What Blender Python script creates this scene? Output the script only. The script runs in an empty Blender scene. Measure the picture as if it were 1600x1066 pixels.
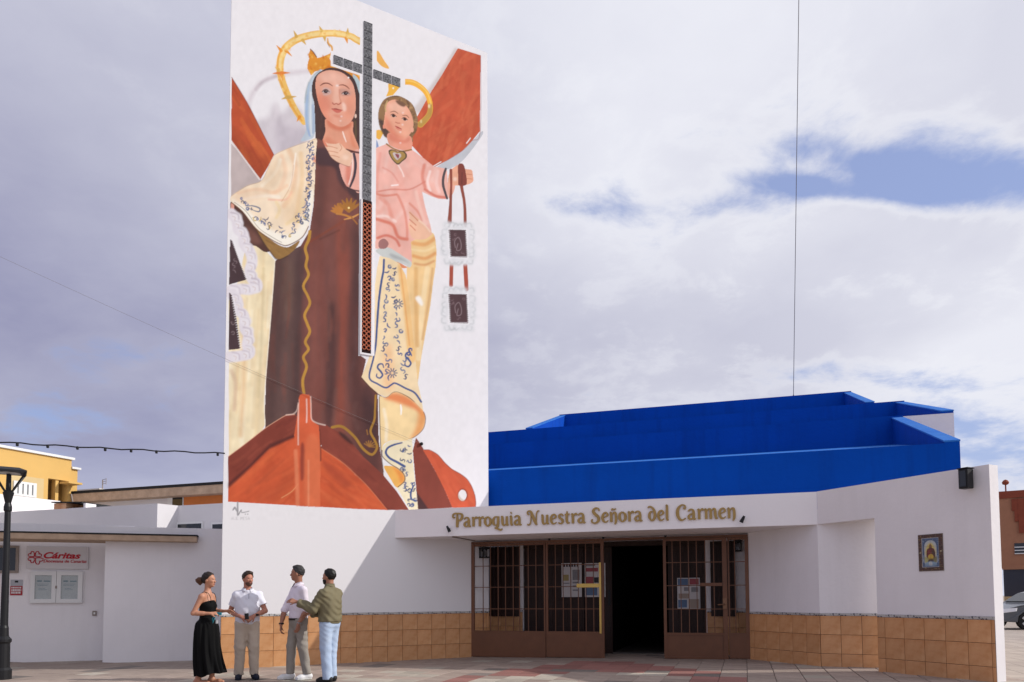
import bpy, bmesh, math, random
import numpy as np
from mathutils import Vector, Matrix

random.seed(7)
np.random.seed(7)
scene = bpy.context.scene
COL = scene.collection

# ------------------------------------------------------------------ camera
W, H = 1600.0, 1066.0            # photograph size, used only to turn measured pixels into directions
FPX, CX, CY, HORIZON, EYE = 1150.0, 800.0, 872.0, 934.0, 1.33
PITCH = math.atan((HORIZON - CY) / FPX)
cam_data = bpy.data.cameras.new("camera")
cam_data.sensor_fit = 'HORIZONTAL'
cam_data.sensor_width = 36.0
cam_data.lens = FPX / W * 36.0
cam_data.shift_x = 0.0
cam_data.shift_y = (CY - H / 2) / W
cam_data.clip_start = 0.1
cam_data.clip_end = 5000.0
cam = bpy.data.objects.new("camera", cam_data)
COL.objects.link(cam)
cam.location = (0, 0, EYE)
ROLL = -0.0042
CAM_ROT = Matrix.Rotation(math.pi / 2 + PITCH, 3, 'X') @ Matrix.Rotation(ROLL, 3, 'Z')
cam.rotation_euler = CAM_ROT.to_euler()
scene.camera = cam

# ------------------------------------------------------------------ sun + sky
SUN_EL, SUN_AZ = math.radians(31.0), math.radians(-1.5)     # azimuth measured from +X towards +Y
sun_dir = Vector((math.cos(SUN_EL) * math.cos(SUN_AZ), math.cos(SUN_EL) * math.sin(SUN_AZ), math.sin(SUN_EL)))
sd = bpy.data.lights.new("sun", 'SUN')
sd.energy = 3.35
sd.angle = math.radians(0.6)
sd.color = (1.0, 0.96, 0.90)
sun = bpy.data.objects.new("sun", sd)
COL.objects.link(sun)
sun.rotation_euler = sun_dir.to_track_quat('Z', 'Y').to_euler()
sun.location = (30, 0, 30)

world = bpy.data.worlds.new("World")
scene.world = world
world.use_nodes = True
wn, wl = world.node_tree.nodes, world.node_tree.links
wn.clear()


def N(t, **kw):
    n = wn.new(t)
    for k, v in kw.items():
        setattr(n, k, v)
    return n


def wmath(op, a, b=None, c=None, clamp=False):
    n = wn.new('ShaderNodeMath')
    n.operation = op
    n.use_clamp = clamp
    for i, v in enumerate((a, b, c)):
        if v is None:
            continue
        if isinstance(v, (int, float)):
            n.inputs[i].default_value = v
        else:
            wl.new(v, n.inputs[i])
    return n.outputs[0]


def wmix(f, a, b, mode='MIX'):
    n = wn.new('ShaderNodeMix')
    n.data_type = 'RGBA'
    n.blend_type = mode
    for sock, v in ((n.inputs[0], f), (n.inputs[6], a), (n.inputs[7], b)):
        if isinstance(v, (int, float)):
            sock.default_value = v
        elif isinstance(v, tuple):
            sock.default_value = (*v, 1)
        else:
            wl.new(v, sock)
    return n.outputs[2]


def wrange(v, a, b, c, d, mode='SMOOTHSTEP'):
    n = wn.new('ShaderNodeMapRange')
    n.interpolation_type = mode
    wl.new(v, n.inputs[0])
    for i, x in enumerate((a, b, c, d)):
        n.inputs[1 + i].default_value = x
    return n.outputs[0]


tc = N('ShaderNodeTexCoord')
sky = N('ShaderNodeTexSky', sky_type='NISHITA', sun_disc=False)
sky.sun_elevation = SUN_EL
sky.sun_rotation = math.pi / 2 - SUN_AZ
sky.altitude = 50
sky.air_density = 1.0
sky.dust_density = 0.8
sky.ozone_density = 2.2
nish = N('ShaderNodeMix', data_type='RGBA', blend_type='MULTIPLY')
nish.inputs[0].default_value = 1.0
wl.new(sky.outputs[0], nish.inputs[6])
SKY_K = 0.12
nish.inputs[7].default_value = (SKY_K, SKY_K, SKY_K * 1.05, 1)
# cloud layer: flat cloud deck above, coordinates = where the view ray meets it
sep = N('ShaderNodeSeparateXYZ')
wl.new(tc.outputs['Generated'], sep.inputs[0])
dx, dy, dz = sep.outputs
zc = wmath('ADD', wmath('MAXIMUM', dz, 0.0), 0.22)
px_ = wmath('DIVIDE', dx, zc)
py_ = wmath('DIVIDE', dy, zc)
comb = N('ShaderNodeCombineXYZ')
wl.new(px_, comb.inputs[0])
wl.new(py_, comb.inputs[1])


def wnoise(scale, detail, rough, dist, off):
    m = N('ShaderNodeMapping')
    wl.new(comb.outputs[0], m.inputs[0])
    m.inputs['Location'].default_value = off
    n = N('ShaderNodeTexNoise')
    wl.new(m.outputs[0], n.inputs['Vector'])
    n.inputs['Scale'].default_value = scale
    n.inputs['Detail'].default_value = detail
    n.inputs['Roughness'].default_value = rough
    n.inputs['Distortion'].default_value = dist
    return n.outputs[0]


n_big = wnoise(1.1, 9, 0.52, 0.25, (3.1, 1.7, 0))
n_fine = wnoise(5.5, 12, 0.62, 0.25, (0.4, 5.2, 0))
n_soft = wnoise(0.85, 5, 0.45, 0.0, (8.3, 2.1, 0))


def px_dir(px, py):
    """direction in which the photograph sees pixel (px, py)"""
    return (CAM_ROT @ Vector(((px - CX) / FPX, -(py - CY) / FPX, -1.0))).normalized()


def deck(px, py):
    d = px_dir(px, py)
    z = max(d.z, 0) + 0.22
    return d.x / z, d.y / z


def gap(px, py, rx, ry, rot=0.0):
    """an opening in the cloud deck: elliptical falloff about a place on the deck"""
    cx, cy = deck(px, py)
    ax = wmath('SUBTRACT', px_, cx)
    ay = wmath('SUBTRACT', py_, cy)
    c, s = math.cos(rot), math.sin(rot)
    u = wmath('DIVIDE', wmath('ADD', wmath('MULTIPLY', ax, c), wmath('MULTIPLY', ay, s)), rx)
    v = wmath('DIVIDE', wmath('ADD', wmath('MULTIPLY', ax, -s), wmath('MULTIPLY', ay, c)), ry)
    r2 = wmath('ADD', wmath('MULTIPLY', u, u), wmath('MULTIPLY', v, v))
    return wmath('POWER', 2.718, wmath('MULTIPLY', r2, -1.0))
gaps = [gap(1535, 272, 0.26, 0.070, 0.12), gap(1400, 278, 0.15, 0.036, 0.30), gap(1275, 292, 0.12, 0.026, 0.10), gap(1135, 318, 0.12, 0.050, -0.25),
        gap(925, 322, 0.09, 0.040, 0.0), gap(1560, 705, 0.55, 0.26, 0.4), gap(1330, 585, 0.26, 0.07, 0.0),
        gap(80, 655, 0.45, 0.22, -0.3), gap(240, 545, 0.25, 0.10, 0.0)]
wts = [1.2, 0.95, 0.80, 0.74, 0.30, 0.8, 0.32, 0.62, 0.35]
g = None
for gg, wgt in zip(gaps, wts):
    t = wmath('MULTIPLY', gg, wgt)
    g = t if g is None else wmath('ADD', g, t)
edge = wmath('MULTIPLY', wmath('SUBTRACT', n_fine, 0.5), 2.1)
edge2 = wmath('MULTIPLY', wmath('SUBTRACT', n_big, 0.5), 0.9)
open_ = wmath('ADD', wmath('ADD', g, edge), edge2)
blue_f = wrange(open_, 0.26, 1.0, 0.0, 1.0)
# clouds are lighter towards the sun's side of the sky, and billow from lavender grey to white
sunv = N('ShaderNodeVectorMath', operation='DOT_PRODUCT')
wl.new(tc.outputs['Generated'], sunv.inputs[0])
sunv.inputs[1].default_value = sun_dir
toward = wrange(sunv.outputs['Value'], -0.36, 0.80, 0.0, 1.0)
puff = wmath('ADD', wmath('MULTIPLY', n_soft, 0.85), wmath('ADD', wmath('MULTIPLY', n_big, 0.55), wmath('MULTIPLY', n_fine, 0.16)))
puff = wrange(puff, 0.60, 0.98, 0.0, 1.0, 'LINEAR')
lit = wmath('ADD', wmath('MULTIPLY', toward, 0.78), wmath('MULTIPLY', puff, 0.50), clamp=True)
cloud = wmix(lit, (0.295, 0.30, 0.465), (0.83, 0.838, 0.915))
# thin bright rims where the deck opens
rim = wmath('MULTIPLY', wrange(open_, 0.02, 0.30, 0.0, 1.0), wmath('MULTIPLY', toward, 0.35))
cloud = wmix(rim, cloud, (0.90, 0.91, 0.96))
bluesky = wmix(0.62, nish.outputs[2], (0.325, 0.41, 0.76))
skycol = wmix(wmath('MULTIPLY', blue_f, 0.92), cloud, bluesky)
haze_f = wrange(dz, 0.0, 0.30, 0.45, 0.0)
skycol = wmix(haze_f, skycol, (0.52, 0.57, 0.76))
bg = N('ShaderNodeBackground')
wl.new(skycol, bg.inputs[0])
bg.inputs[1].default_value = 1.0
wo = N('ShaderNodeOutputWorld')
wl.new(bg.outputs[0], wo.inputs[0])

scene.view_settings.view_transform = 'Standard'
scene.view_settings.look = 'None'
scene.view_settings.exposure = 0.0
scene.view_settings.gamma = 1.0
scene.view_settings.use_curve_mapping = False
scene.render.engine = 'CYCLES'
scene.cycles.max_bounces = 6
scene.cycles.diffuse_bounces = 3
scene.cycles.use_denoising = True
# ------------------------------------------------------------------ measuring helpers
EYEV = Vector((0, 0, EYE))


def on_ground(px, py, z=0.0):
    d = px_dir(px, py)
    t = (z - EYE) / d.z
    return EYEV + d * t


def at_depth(px, py, y):
    d = px_dir(px, py)
    return EYEV + d * (y / d.y)


class Frame:
    """a wall's own axes: a along it, b out of it, c up"""
    def __init__(self, o, a, b=None):
        self.o = Vector((o[0], o[1], 0.0))
        self.a = Vector((a[0], a[1], 0)).normalized()
        if b is None:
            b = Vector((self.a.y, -self.a.x, 0))
        self.b = b
        self.c = Vector((0, 0, 1))

    def P(self, a, b, c):
        return self.o + self.a * a + self.b * b + self.c * c

    def uv(self, px, py, b=0.0):
        d = px_dir(px, py)
        n = self.b
        t = (n.dot(self.o + n * b - EYEV)) / n.dot(d)
        p = EYEV + d * t - self.o
        return p.dot(self.a), p.z

    def A(self, px, b=0.0, py=HORIZON):
        return self.uv(px, py, b)[0]

    def Z(self, px, py, b=0.0):
        return self.uv(px, py, b)[1]


def ground_z(x, y=0):
    t = min(max((x + 1.0) / 7.8, 0.0), 1.0)
    return 0.10 * t


# ------------------------------------------------------------------ materials
def srgb(r, g, b):
    def f(c):
        c = c / 255.0
        return c / 12.92 if c <= 0.04045 else ((c + 0.055) / 1.055) ** 2.4
    return (f(r), f(g), f(b))


MATS = {}


def mat(name, col, rough=0.7, metal=0.0, spec=0.3, var=0.0, var_scale=3.0, bump=0.0, bump_scale=40.0,
        col2=None, stretch=(1, 1, 1), obj_var=0.0, coat=0.0, detail=6, speck=None):
    """procedural principled material: two-tone noise, per-object variation and fine relief"""
    if name in MATS:
        return MATS[name]
    m = bpy.data.materials.new(name)
    m.use_nodes = True
    nt = m.node_tree
    b = nt.nodes['Principled BSDF']
    b.inputs['Roughness'].default_value = rough
    b.inputs['Metallic'].default_value = metal
    b.inputs['Specular IOR Level'].default_value = spec
    b.inputs['Coat Weight'].default_value = coat
    b.inputs['Base Color'].default_value = (*col, 1)
    out = None
    tcn = nt.nodes.new('ShaderNodeTexCoord')
    mp = nt.nodes.new('ShaderNodeMapping')
    mp.inputs['Scale'].default_value = stretch
    nt.links.new(tcn.outputs['Object'], mp.inputs[0])
    if var > 0 or col2:
        nz = nt.nodes.new('ShaderNodeTexNoise')
        nz.inputs['Scale'].default_value = var_scale
        nz.inputs['Detail'].default_value = detail
        nz.inputs['Roughness'].default_value = 0.6
        nt.links.new(mp.outputs[0], nz.inputs['Vector'])
        c2 = col2 or tuple(c * (1 - var) for c in col)
        rp = nt.nodes.new('ShaderNodeMapRange')
        rp.inputs[1].default_value = 0.32
        rp.inputs[2].default_value = 0.68
        nt.links.new(nz.outputs[0], rp.inputs[0])
        mx = nt.nodes.new('ShaderNodeMix')
        mx.data_type = 'RGBA'
        mx.inputs[6].default_value = (*col, 1)
        mx.inputs[7].default_value = (*c2, 1)
        nt.links.new(rp.outputs[0], mx.inputs[0])
        out = mx.outputs[2]
    if speck:
        nz = nt.nodes.new('ShaderNodeTexNoise')
        nz.inputs['Scale'].default_value = speck[1]
        nz.inputs['Detail'].default_value = 3
        nt.links.new(mp.outputs[0], nz.inputs['Vector'])
        rp = nt.nodes.new('ShaderNodeMapRange')
        rp.inputs[1].default_value = 0.52
        rp.inputs[2].default_value = 0.62
        nt.links.new(nz.outputs[0], rp.inputs[0])
        mx = nt.nodes.new('ShaderNodeMix')
        mx.data_type = 'RGBA'
        if out:
            nt.links.new(out, mx.inputs[6])
        else:
            mx.inputs[6].default_value = (*col, 1)
        mx.inputs[7].default_value = (*speck[0], 1)
        nt.links.new(rp.outputs[0], mx.inputs[0])
        out = mx.outputs[2]
    if obj_var > 0:
        oi = nt.nodes.new('ShaderNodeObjectInfo')
        mr = nt.nodes.new('ShaderNodeMapRange')
        mr.inputs[3].default_value = 1 - obj_var
        mr.inputs[4].default_value = 1 + obj_var
        nt.links.new(oi.outputs['Random'], mr.inputs[0])
        hs = nt.nodes.new('ShaderNodeHueSaturation')
        nt.links.new(mr.outputs[0], hs.inputs['Value'])
        if out:
            nt.links.new(out, hs.inputs['Color'])
        else:
            hs.inputs['Color'].default_value = (*col, 1)
        out = hs.outputs[0]
    if out:
        nt.links.new(out, b.inputs['Base Color'])
    if bump > 0:
        nz = nt.nodes.new('ShaderNodeTexNoise')
        nz.inputs['Scale'].default_value = bump_scale
        nz.inputs['Detail'].default_value = 5
        nt.links.new(mp.outputs[0], nz.inputs['Vector'])
        bp = nt.nodes.new('ShaderNodeBump')
        bp.inputs['Strength'].default_value = bump
        bp.inputs['Distance'].default_value = 0.02
        nt.links.new(nz.outputs[0], bp.inputs['Height'])
        nt.links.new(bp.outputs[0], b.inputs['Normal'])
    MATS[name] = m
    return m


def vcol_mat(name, rough=0.75, bump=0.0, spec=0.25):
    """flat print or paint: colour stored on the surface, with fine plaster relief"""
    m = bpy.data.materials.new(name)
    m.use_nodes = True
    nt = m.node_tree
    b = nt.nodes['Principled BSDF']
    b.inputs['Roughness'].default_value = rough
    b.inputs['Specular IOR Level'].default_value = spec
    at = nt.nodes.new('ShaderNodeAttribute')
    at.attribute_name = 'paint'
    nt.links.new(at.outputs['Color'], b.inputs['Base Color'])
    if bump:
        tcn = nt.nodes.new('ShaderNodeTexCoord')
        nz = nt.nodes.new('ShaderNodeTexNoise')
        nz.inputs['Scale'].default_value = 14
        nz.inputs['Detail'].default_value = 6
        nt.links.new(tcn.outputs['Object'], nz.inputs['Vector'])
        bp = nt.nodes.new('ShaderNodeBump')
        bp.inputs['Strength'].default_value = bump
        bp.inputs['Distance'].default_value = 0.02
        nt.links.new(nz.outputs[0], bp.inputs['Height'])
        nt.links.new(bp.outputs[0], b.inputs['Normal'])
    return m


def paint_wear(m, scale=0.55, dirt=(0.55, 0.52, 0.50), amount=0.12):
    """faint rain streaks and patches on render"""
    nt = m.node_tree
    b = nt.nodes['Principled BSDF']
    src = b.inputs['Base Color'].links[0].from_socket if b.inputs['Base Color'].links else None
    tcn = nt.nodes.new('ShaderNodeTexCoord')
    mp = nt.nodes.new('ShaderNodeMapping')
    mp.inputs['Scale'].default_value = (5.0, 5.0, 0.45)
    nt.links.new(tcn.outputs['Object'], mp.inputs[0])
    nz = nt.nodes.new('ShaderNodeTexNoise')
    nz.inputs['Scale'].default_value = scale
    nz.inputs['Detail'].default_value = 8
    nz.inputs['Roughness'].default_value = 0.65
    nt.links.new(mp.outputs[0], nz.inputs['Vector'])
    rp = nt.nodes.new('ShaderNodeMapRange')
    rp.inputs[1].default_value = 0.5
    rp.inputs[2].default_value = 0.8
    rp.inputs[4].default_value = amount
    nt.links.new(nz.outputs[0], rp.inputs[0])
    mx = nt.nodes.new('ShaderNodeMix')
    mx.data_type = 'RGBA'
    if src:
        nt.links.new(src, mx.inputs[6])
    else:
        mx.inputs[6].default_value = b.inputs['Base Color'].default_value
    mx.inputs[7].default_value = (*dirt, 1)
    nt.links.new(rp.outputs[0], mx.inputs[0])
    nt.links.new(mx.outputs[2], b.inputs['Base Color'])
    return m


M_WHITE = paint_wear(mat('white_render', (0.82, 0.79, 0.80), 0.85, var=0.05, var_scale=1.2, bump=0.16, bump_scale=16), amount=0.2)
M_FASCIA = paint_wear(mat('bounce_lit_white_render', (0.90, 0.865, 0.875), 0.85, var=0.03, var_scale=1.2, bump=0.10, bump_scale=22), amount=0.06)  # white raised for the fascia: light bounced off the ground put into colour
M_SOFFIT = mat('soffit_render', (0.62, 0.58, 0.54), 0.9, var=0.08, bump=0.2)
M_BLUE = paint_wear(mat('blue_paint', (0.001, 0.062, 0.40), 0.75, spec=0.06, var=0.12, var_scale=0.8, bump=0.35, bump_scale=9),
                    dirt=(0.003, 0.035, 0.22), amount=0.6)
M_BLUE_LIT = paint_wear(mat('sunlit_blue_paint', (0.02, 0.14, 0.52), 0.75, spec=0.08, col2=(0.045, 0.19, 0.56), var_scale=1.5, bump=0.3, bump_scale=9), dirt=(0.02, 0.08, 0.32), amount=0.5)  # paler copy of the blue: sunlight on decks and copings put into colour
M_TILE = mat('terracotta_tile', (0.52, 0.235, 0.088), 0.42, spec=0.4, col2=(0.64, 0.345, 0.165), var_scale=5,
             obj_var=0.09, bump=0.12, bump_scale=25)
M_GROUT = mat('dark_grout', (0.15, 0.085, 0.052), 0.9, var=0.2)
M_BORDER = mat('speckled_border_tile', (0.46, 0.44, 0.42), 0.5, speck=((0.06, 0.065, 0.085), 38), obj_var=0.06)
M_BRONZE = mat('brown_metal_paint', (0.165, 0.066, 0.030), 0.42, spec=0.4, var=0.18, var_scale=4, bump=0.05)
M_WOOD = mat('dark_wood', (0.035, 0.014, 0.009), 0.5, var=0.4, var_scale=4, stretch=(6, 6, 0.6), bump=0.1)
M_GOLD = mat('gold_letter_paint', (0.42, 0.27, 0.085), 0.42, metal=0.25, spec=0.4, var=0.12, var_scale=9)
M_BRASS = mat('brass', (0.62, 0.42, 0.12), 0.32, metal=0.7, var=0.1)
M_BLACK = mat('black_metal', (0.012, 0.012, 0.014), 0.45, var=0.2)
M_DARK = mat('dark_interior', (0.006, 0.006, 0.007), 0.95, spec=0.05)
M_GLASS = mat('dark_glass', (0.015, 0.018, 0.022), 0.08, spec=0.6)
M_CONCRETE = mat('stained_concrete', (0.52, 0.38, 0.27), 0.9, col2=(0.38, 0.27, 0.19), var_scale=4, bump=0.4, bump_scale=25)
M_BITUMEN = mat('black_bitumen', (0.018, 0.018, 0.02), 0.8, var=0.2)
M_WFRAME = mat('white_frame_paint', (0.74, 0.74, 0.73), 0.4, var=0.04)
M_CABLE = mat('black_cable', (0.015, 0.015, 0.016), 0.6, var=0.2)


# ------------------------------------------------------------------ object helpers
def tag(o, label=None, cat=None, group=None, kind=None):
    if label:
        o['label'] = label
    if cat:
        o['category'] = cat
    if group:
        o['group'] = group
    if kind:
        o['kind'] = kind
    return o


def thing(name, loc, label, cat, group=None):
    o = bpy.data.objects.new(name, None)
    o.empty_display_size = 0.3
    COL.objects.link(o)
    o.location = Vector(loc)
    return tag(o, label, cat, group)


def world_loc(o):
    v = Vector((0, 0, 0))
    while o is not None:
        v += Vector(o.location)
        o = o.parent
    return v


def link_mesh(name, me, m, parent=None, loc=None):
    o = bpy.data.objects.new(name, me)
    COL.objects.link(o)
    if m is not None:
        me.materials.append(m)
    if parent is not None:
        o.parent = parent
    if loc is not None:
        o.location = loc
    return o


class MB:
    """collects faces in world coordinates, links them as one mesh object"""
    def __init__(self):
        self.v, self.f = [], []

    def add(self, vs, fs):
        n = len(self.v)
        self.v += [tuple(p) for p in vs]
        self.f += [tuple(i + n for i in f) for f in fs]
        return self

    def quad(self, *ps):
        return self.add(ps, [tuple(range(len(ps)))])

    def hexa(self, p):
        """8 corners: 0-3 bottom ring, 4-7 top ring"""
        return self.add(p, [(3, 2, 1, 0), (4, 5, 6, 7), (0, 1, 5, 4), (1, 2, 6, 5), (2, 3, 7, 6), (3, 0, 4, 7)])

    def fbox(self, F, a0, a1, b0, b1, c0, c1):
        P = F.P
        return self.hexa([P(a0, b1, c0), P(a1, b1, c0), P(a1, b0, c0), P(a0, b0, c0),
                          P(a0, b1, c1), P(a1, b1, c1), P(a1, b0, c1), P(a0, b0, c1)])

    def box(self, x0, x1, y0, y1, z0, z1):
        return self.hexa([(x0, y0, z0), (x1, y0, z0), (x1, y1, z0), (x0, y1, z0),
                          (x0, y0, z1), (x1, y0, z1), (x1, y1, z1), (x0, y1, z1)])

    def prism(self, foot, z0, z1):
        """vertical prism over a counter-clockwise footprint; z0, z1 numbers or lists"""
        n = len(foot)
        za = z0 if isinstance(z0, (list, tuple)) else [z0] * n
        zb = z1 if isinstance(z1, (list, tuple)) else [z1] * n
        vs = [(p[0], p[1], za[i]) for i, p in enumerate(foot)] + [(p[0], p[1], zb[i]) for i, p in enumerate(foot)]
        fs = [tuple(reversed(range(n))), tuple(range(n, 2 * n))]
        fs += [(i, (i + 1) % n, n + (i + 1) % n, n + i) for i in range(n)]
        return self.add(vs, fs)

    def extrude(self, ring, vec):
        """prism of any planar ring of points pushed along vec"""
        n = len(ring)
        ring = [Vector(p) for p in ring]
        vec = Vector(vec)
        vs = ring + [p + vec for p in ring]
        fs = [tuple(reversed(range(n))), tuple(range(n, 2 * n))]
        fs += [(i, (i + 1) % n, n + (i + 1) % n, n + i) for i in range(n)]
        return self.add(vs, fs)

    def tube(self, pts, r, n=8, cap=True):
        pts = [Vector(p) for p in pts]
        rs = r if isinstance(r, (list, tuple)) else [r] * len(pts)
        rings = []
        up = Vector((0, 0, 1))
        for i, p in enumerate(pts):
            t = (pts[min(i + 1, len(pts) - 1)] - pts[max(i - 1, 0)]).normalized()
            s = t.cross(up)
            if s.length < 1e-3:
                s = t.cross(Vector((1, 0, 0)))
            s.normalize()
            u = s.cross(t).normalized()
            rings.append([p + (s * math.cos(2 * math.pi * k / n) + u * math.sin(2 * math.pi * k / n)) * rs[i] for k in range(n)])
        vs = [q for rg in rings for q in rg]
        fs = []
        for i in range(len(pts) - 1):
            for k in range(n):
                fs.append((i * n + k, i * n + (k + 1) % n, (i + 1) * n + (k + 1) % n, (i + 1) * n + k))
        if cap:
            fs.append(tuple(reversed(range(n))))
            fs.append(tuple(range((len(pts) - 1) * n, len(pts) * n)))
        return self.add(vs, fs)

    def lathe(self, c, prof, n=16):
        """profile of (radius, z) about a vertical axis at c"""
        vs, fs = [], []
        for r, z in prof:
            for k in range(n):
                vs.append((c[0] + r * math.cos(2 * math.pi * k / n), c[1] + r * math.sin(2 * math.pi * k / n), c[2] + z))
        for i in range(len(prof) - 1):
            for k in range(n):
                fs.append((i * n + k, i * n + (k + 1) % n, (i + 1) * n + (k + 1) % n, (i + 1) * n + k))
        fs.append(tuple(reversed(range(n))))
        fs.append(tuple(range((len(prof) - 1) * n, len(prof) * n)))
        return self.add(vs, fs)

    def build(self, name, m, parent=None, bevel=0.0, smooth=False, kind=None, origin=None):
        if parent is not None:
            off = world_loc(parent)
        elif origin is not None:
            off = Vector(origin)
        else:
            off = Vector((0, 0, 0))
        me = bpy.data.meshes.new(name)
        me.from_pydata([(p[0] - off.x, p[1] - off.y, p[2] - off.z) for p in self.v], [], self.f)
        bm = bmesh.new()
        bm.from_mesh(me)
        bmesh.ops.recalc_face_normals(bm, faces=bm.faces)
        if bevel:
            ed = [e for e in bm.edges if len(e.link_faces) == 2 and e.calc_face_angle(0) > 0.5]
            bmesh.ops.bevel(bm, geom=ed, offset=bevel, segments=2, affect='EDGES', profile=0.6, clamp_overlap=True)
        bm.to_mesh(me)
        bm.free()
        if smooth:
            me.polygons.foreach_set('use_smooth', [True] * len(me.polygons))
        o = link_mesh(name, me, m, parent)
        if parent is None and origin is not None:
            o.location = off
        if kind:
            o['kind'] = kind
        return o


def catmull(pts, n=6, closed=False):
    pts = [np.array(p, float) for p in pts]
    m = len(pts)
    out = []
    rng = range(m) if closed else range(m - 1)
    for i in rng:
        if closed:
            p0, p1, p2, p3 = pts[i - 1], pts[i], pts[(i + 1) % m], pts[(i + 2) % m]
        else:
            p0, p1, p2, p3 = pts[max(i - 1, 0)], pts[i], pts[i + 1], pts[min(i + 2, m - 1)]
        for k in range(n):
            t = k / n
            out.append(0.5 * ((2 * p1) + (-p0 + p2) * t + (2 * p0 - 5 * p1 + 4 * p2 - p3) * t * t + (-p0 + 3 * p1 - 3 * p2 + p3) * t ** 3))
    if not closed:
        out.append(pts[-1])
    return out
# ------------------------------------------------------------------ layout of the place
TL = on_ground(343.5, 1046.0)
td = px_dir(2850, 926)
FT = Frame(TL, td)                                  # mural tower / porch left wall
ed = px_dir(-2840, 949)
ER = Vector((-ed.x, -ed.y, 0)).normalized()         # along the facade, to the right
T_END = FT.A(762.5, py=500)
T_TOP = FT.Z(752, 79.0)
FASC_A = FT.A(617, py=800)
FASC_TOP = FT.Z(617, 797.5)
FASC_BOT = FT.Z(617, 840.5)
FF = Frame(FT.P(FASC_A, 0, 0), ER)                  # fascia over the entrance
FASC_LEN = FF.A(1277, py=800)
FG = Frame(FT.P(FT.A(737, py=900), 0, 0), ER)       # gate
GATE_W = FG.A(1170, py=930)
CORNER = FF.P(FASC_LEN, 0, 0)
GATE_R = FG.P(GATE_W, 0, 0)
FR = Frame(GATE_R, CORNER - GATE_R)                 # short wall right of the gate
# wing wall: from the fascia corner towards the viewer, its top level
W_TOP = CORNER.z + FF.Z(1277, 770.5)
dd = px_dir(1545.5, 728.5)
WEND = EYEV + dd * ((W_TOP - EYE) / dd.z)
FW = Frame(CORNER, WEND - CORNER)
W_LEN = (Vector((WEND.x, WEND.y, 0)) - CORNER).length
EG = Vector((-ER.y, ER.x, 0))                       # into the church, square to the facade
# ------------------------------------------------------------------ ground
def ground_sheet():
    xs = [-3000, -200, -40, -20] + [-12 + i * 0.5 for i in range(61)] + [30, 60, 200, 3000]
    ys = [-60, -10, 0, 4] + [6 + 0.5 * i for i in range(41)] + [40, 80, 300, 4500]
    vs = [(x, y, ground_z(x) - 0.012) for y in ys for x in xs]
    n = len(xs)
    fs = [(j * n + i, j * n + i + 1, (j + 1) * n + i + 1, (j + 1) * n + i) for j in range(len(ys) - 1) for i in range(n - 1)]
    me = bpy.data.meshes.new('plaza_ground')
    me.from_pydata(vs, [], fs)
    m = bpy.data.materials.new('paved_ground')
    m.use_nodes = True
    nt = m.node_tree
    b = nt.nodes['Principled BSDF']
    b.inputs['Roughness'].default_value = 0.85
    tcn = nt.nodes.new('ShaderNodeTexCoord')
    mp = nt.nodes.new('ShaderNodeMapping')
    mp.inputs['Rotation'].default_value = (0, 0, -math.atan2(ER.y, ER.x))
    nt.links.new(tcn.outputs['Object'], mp.inputs[0])
    br = nt.nodes.new('ShaderNodeTexBrick')
    br.offset = 0.0
    br.inputs['Scale'].default_value = 1.0
    br.inputs['Brick Width'].default_value = 0.42
    br.inputs['Row Height'].default_value = 0.42
    br.inputs['Mortar Size'].default_value = 0.006
    br.inputs['Color1'].default_value = (0.36, 0.295, 0.25, 1)
    br.inputs['Color2'].default_value = (0.43, 0.36, 0.30, 1)
    br.inputs['Mortar'].default_value = (0.10, 0.085, 0.075, 1)
    nt.links.new(mp.outputs[0], br.inputs['Vector'])
    nz = nt.nodes.new('ShaderNodeTexNoise')
    nz.inputs['Scale'].default_value = 1.6
    nz.inputs['Detail'].default_value = 8
    nt.links.new(mp.outputs[0], nz.inputs['Vector'])
    mx = nt.nodes.new('ShaderNodeMix')
    mx.data_type = 'RGBA'
    mx.blend_type = 'MULTIPLY'
    mx.inputs[0].default_value = 0.7
    nt.links.new(br.outputs[0], mx.inputs[6])
    rp = nt.nodes.new('ShaderNodeMapRange')
    rp.inputs[3].default_value = 0.55
    rp.inputs[4].default_value = 1.35
    nt.links.new(nz.outputs[0], rp.inputs[0])
    nt.links.new(rp.outputs[0], mx.inputs[7])
    nt.links.new(mx.outputs[2], b.inputs['Base Color'])
    o = link_mesh('plaza_ground', me, m)
    o['kind'] = 'structure'
    return o


GROUND = ground_sheet()

# paving slabs: a square grid that runs with the facade, red slabs laid in a star pattern
M_SLAB = mat('grey_paving_slab', (0.30, 0.235, 0.20), 0.85, col2=(0.375, 0.30, 0.25), var_scale=3.5, obj_var=0.14, bump=0.3, bump_scale=35)
M_SLABR = mat('red_paving_slab', (0.31, 0.135, 0.115), 0.85, col2=(0.26, 0.135, 0.115), var_scale=4, obj_var=0.16, bump=0.3, bump_scale=35)
M_SLABB = mat('pale_paving_slab', (0.44, 0.39, 0.32), 0.85, col2=(0.36, 0.32, 0.27), var_scale=4, obj_var=0.14, bump=0.3, bump_scale=35)
M_SLABD = mat('dark_paving_slab', (0.17, 0.145, 0.13), 0.85, col2=(0.21, 0.18, 0.16), var_scale=4, obj_var=0.16, bump=0.3, bump_scale=35)


def pt_in(poly, x, y):
    ins = False
    n = len(poly)
    for i in range(n):
        x1, y1 = poly[i]
        x2, y2 = poly[(i + 1) % n]
        if (y1 > y) != (y2 > y) and x < (x2 - x1) * (y - y1) / (y2 - y1) + x1:
            ins = not ins
    return ins


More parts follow.
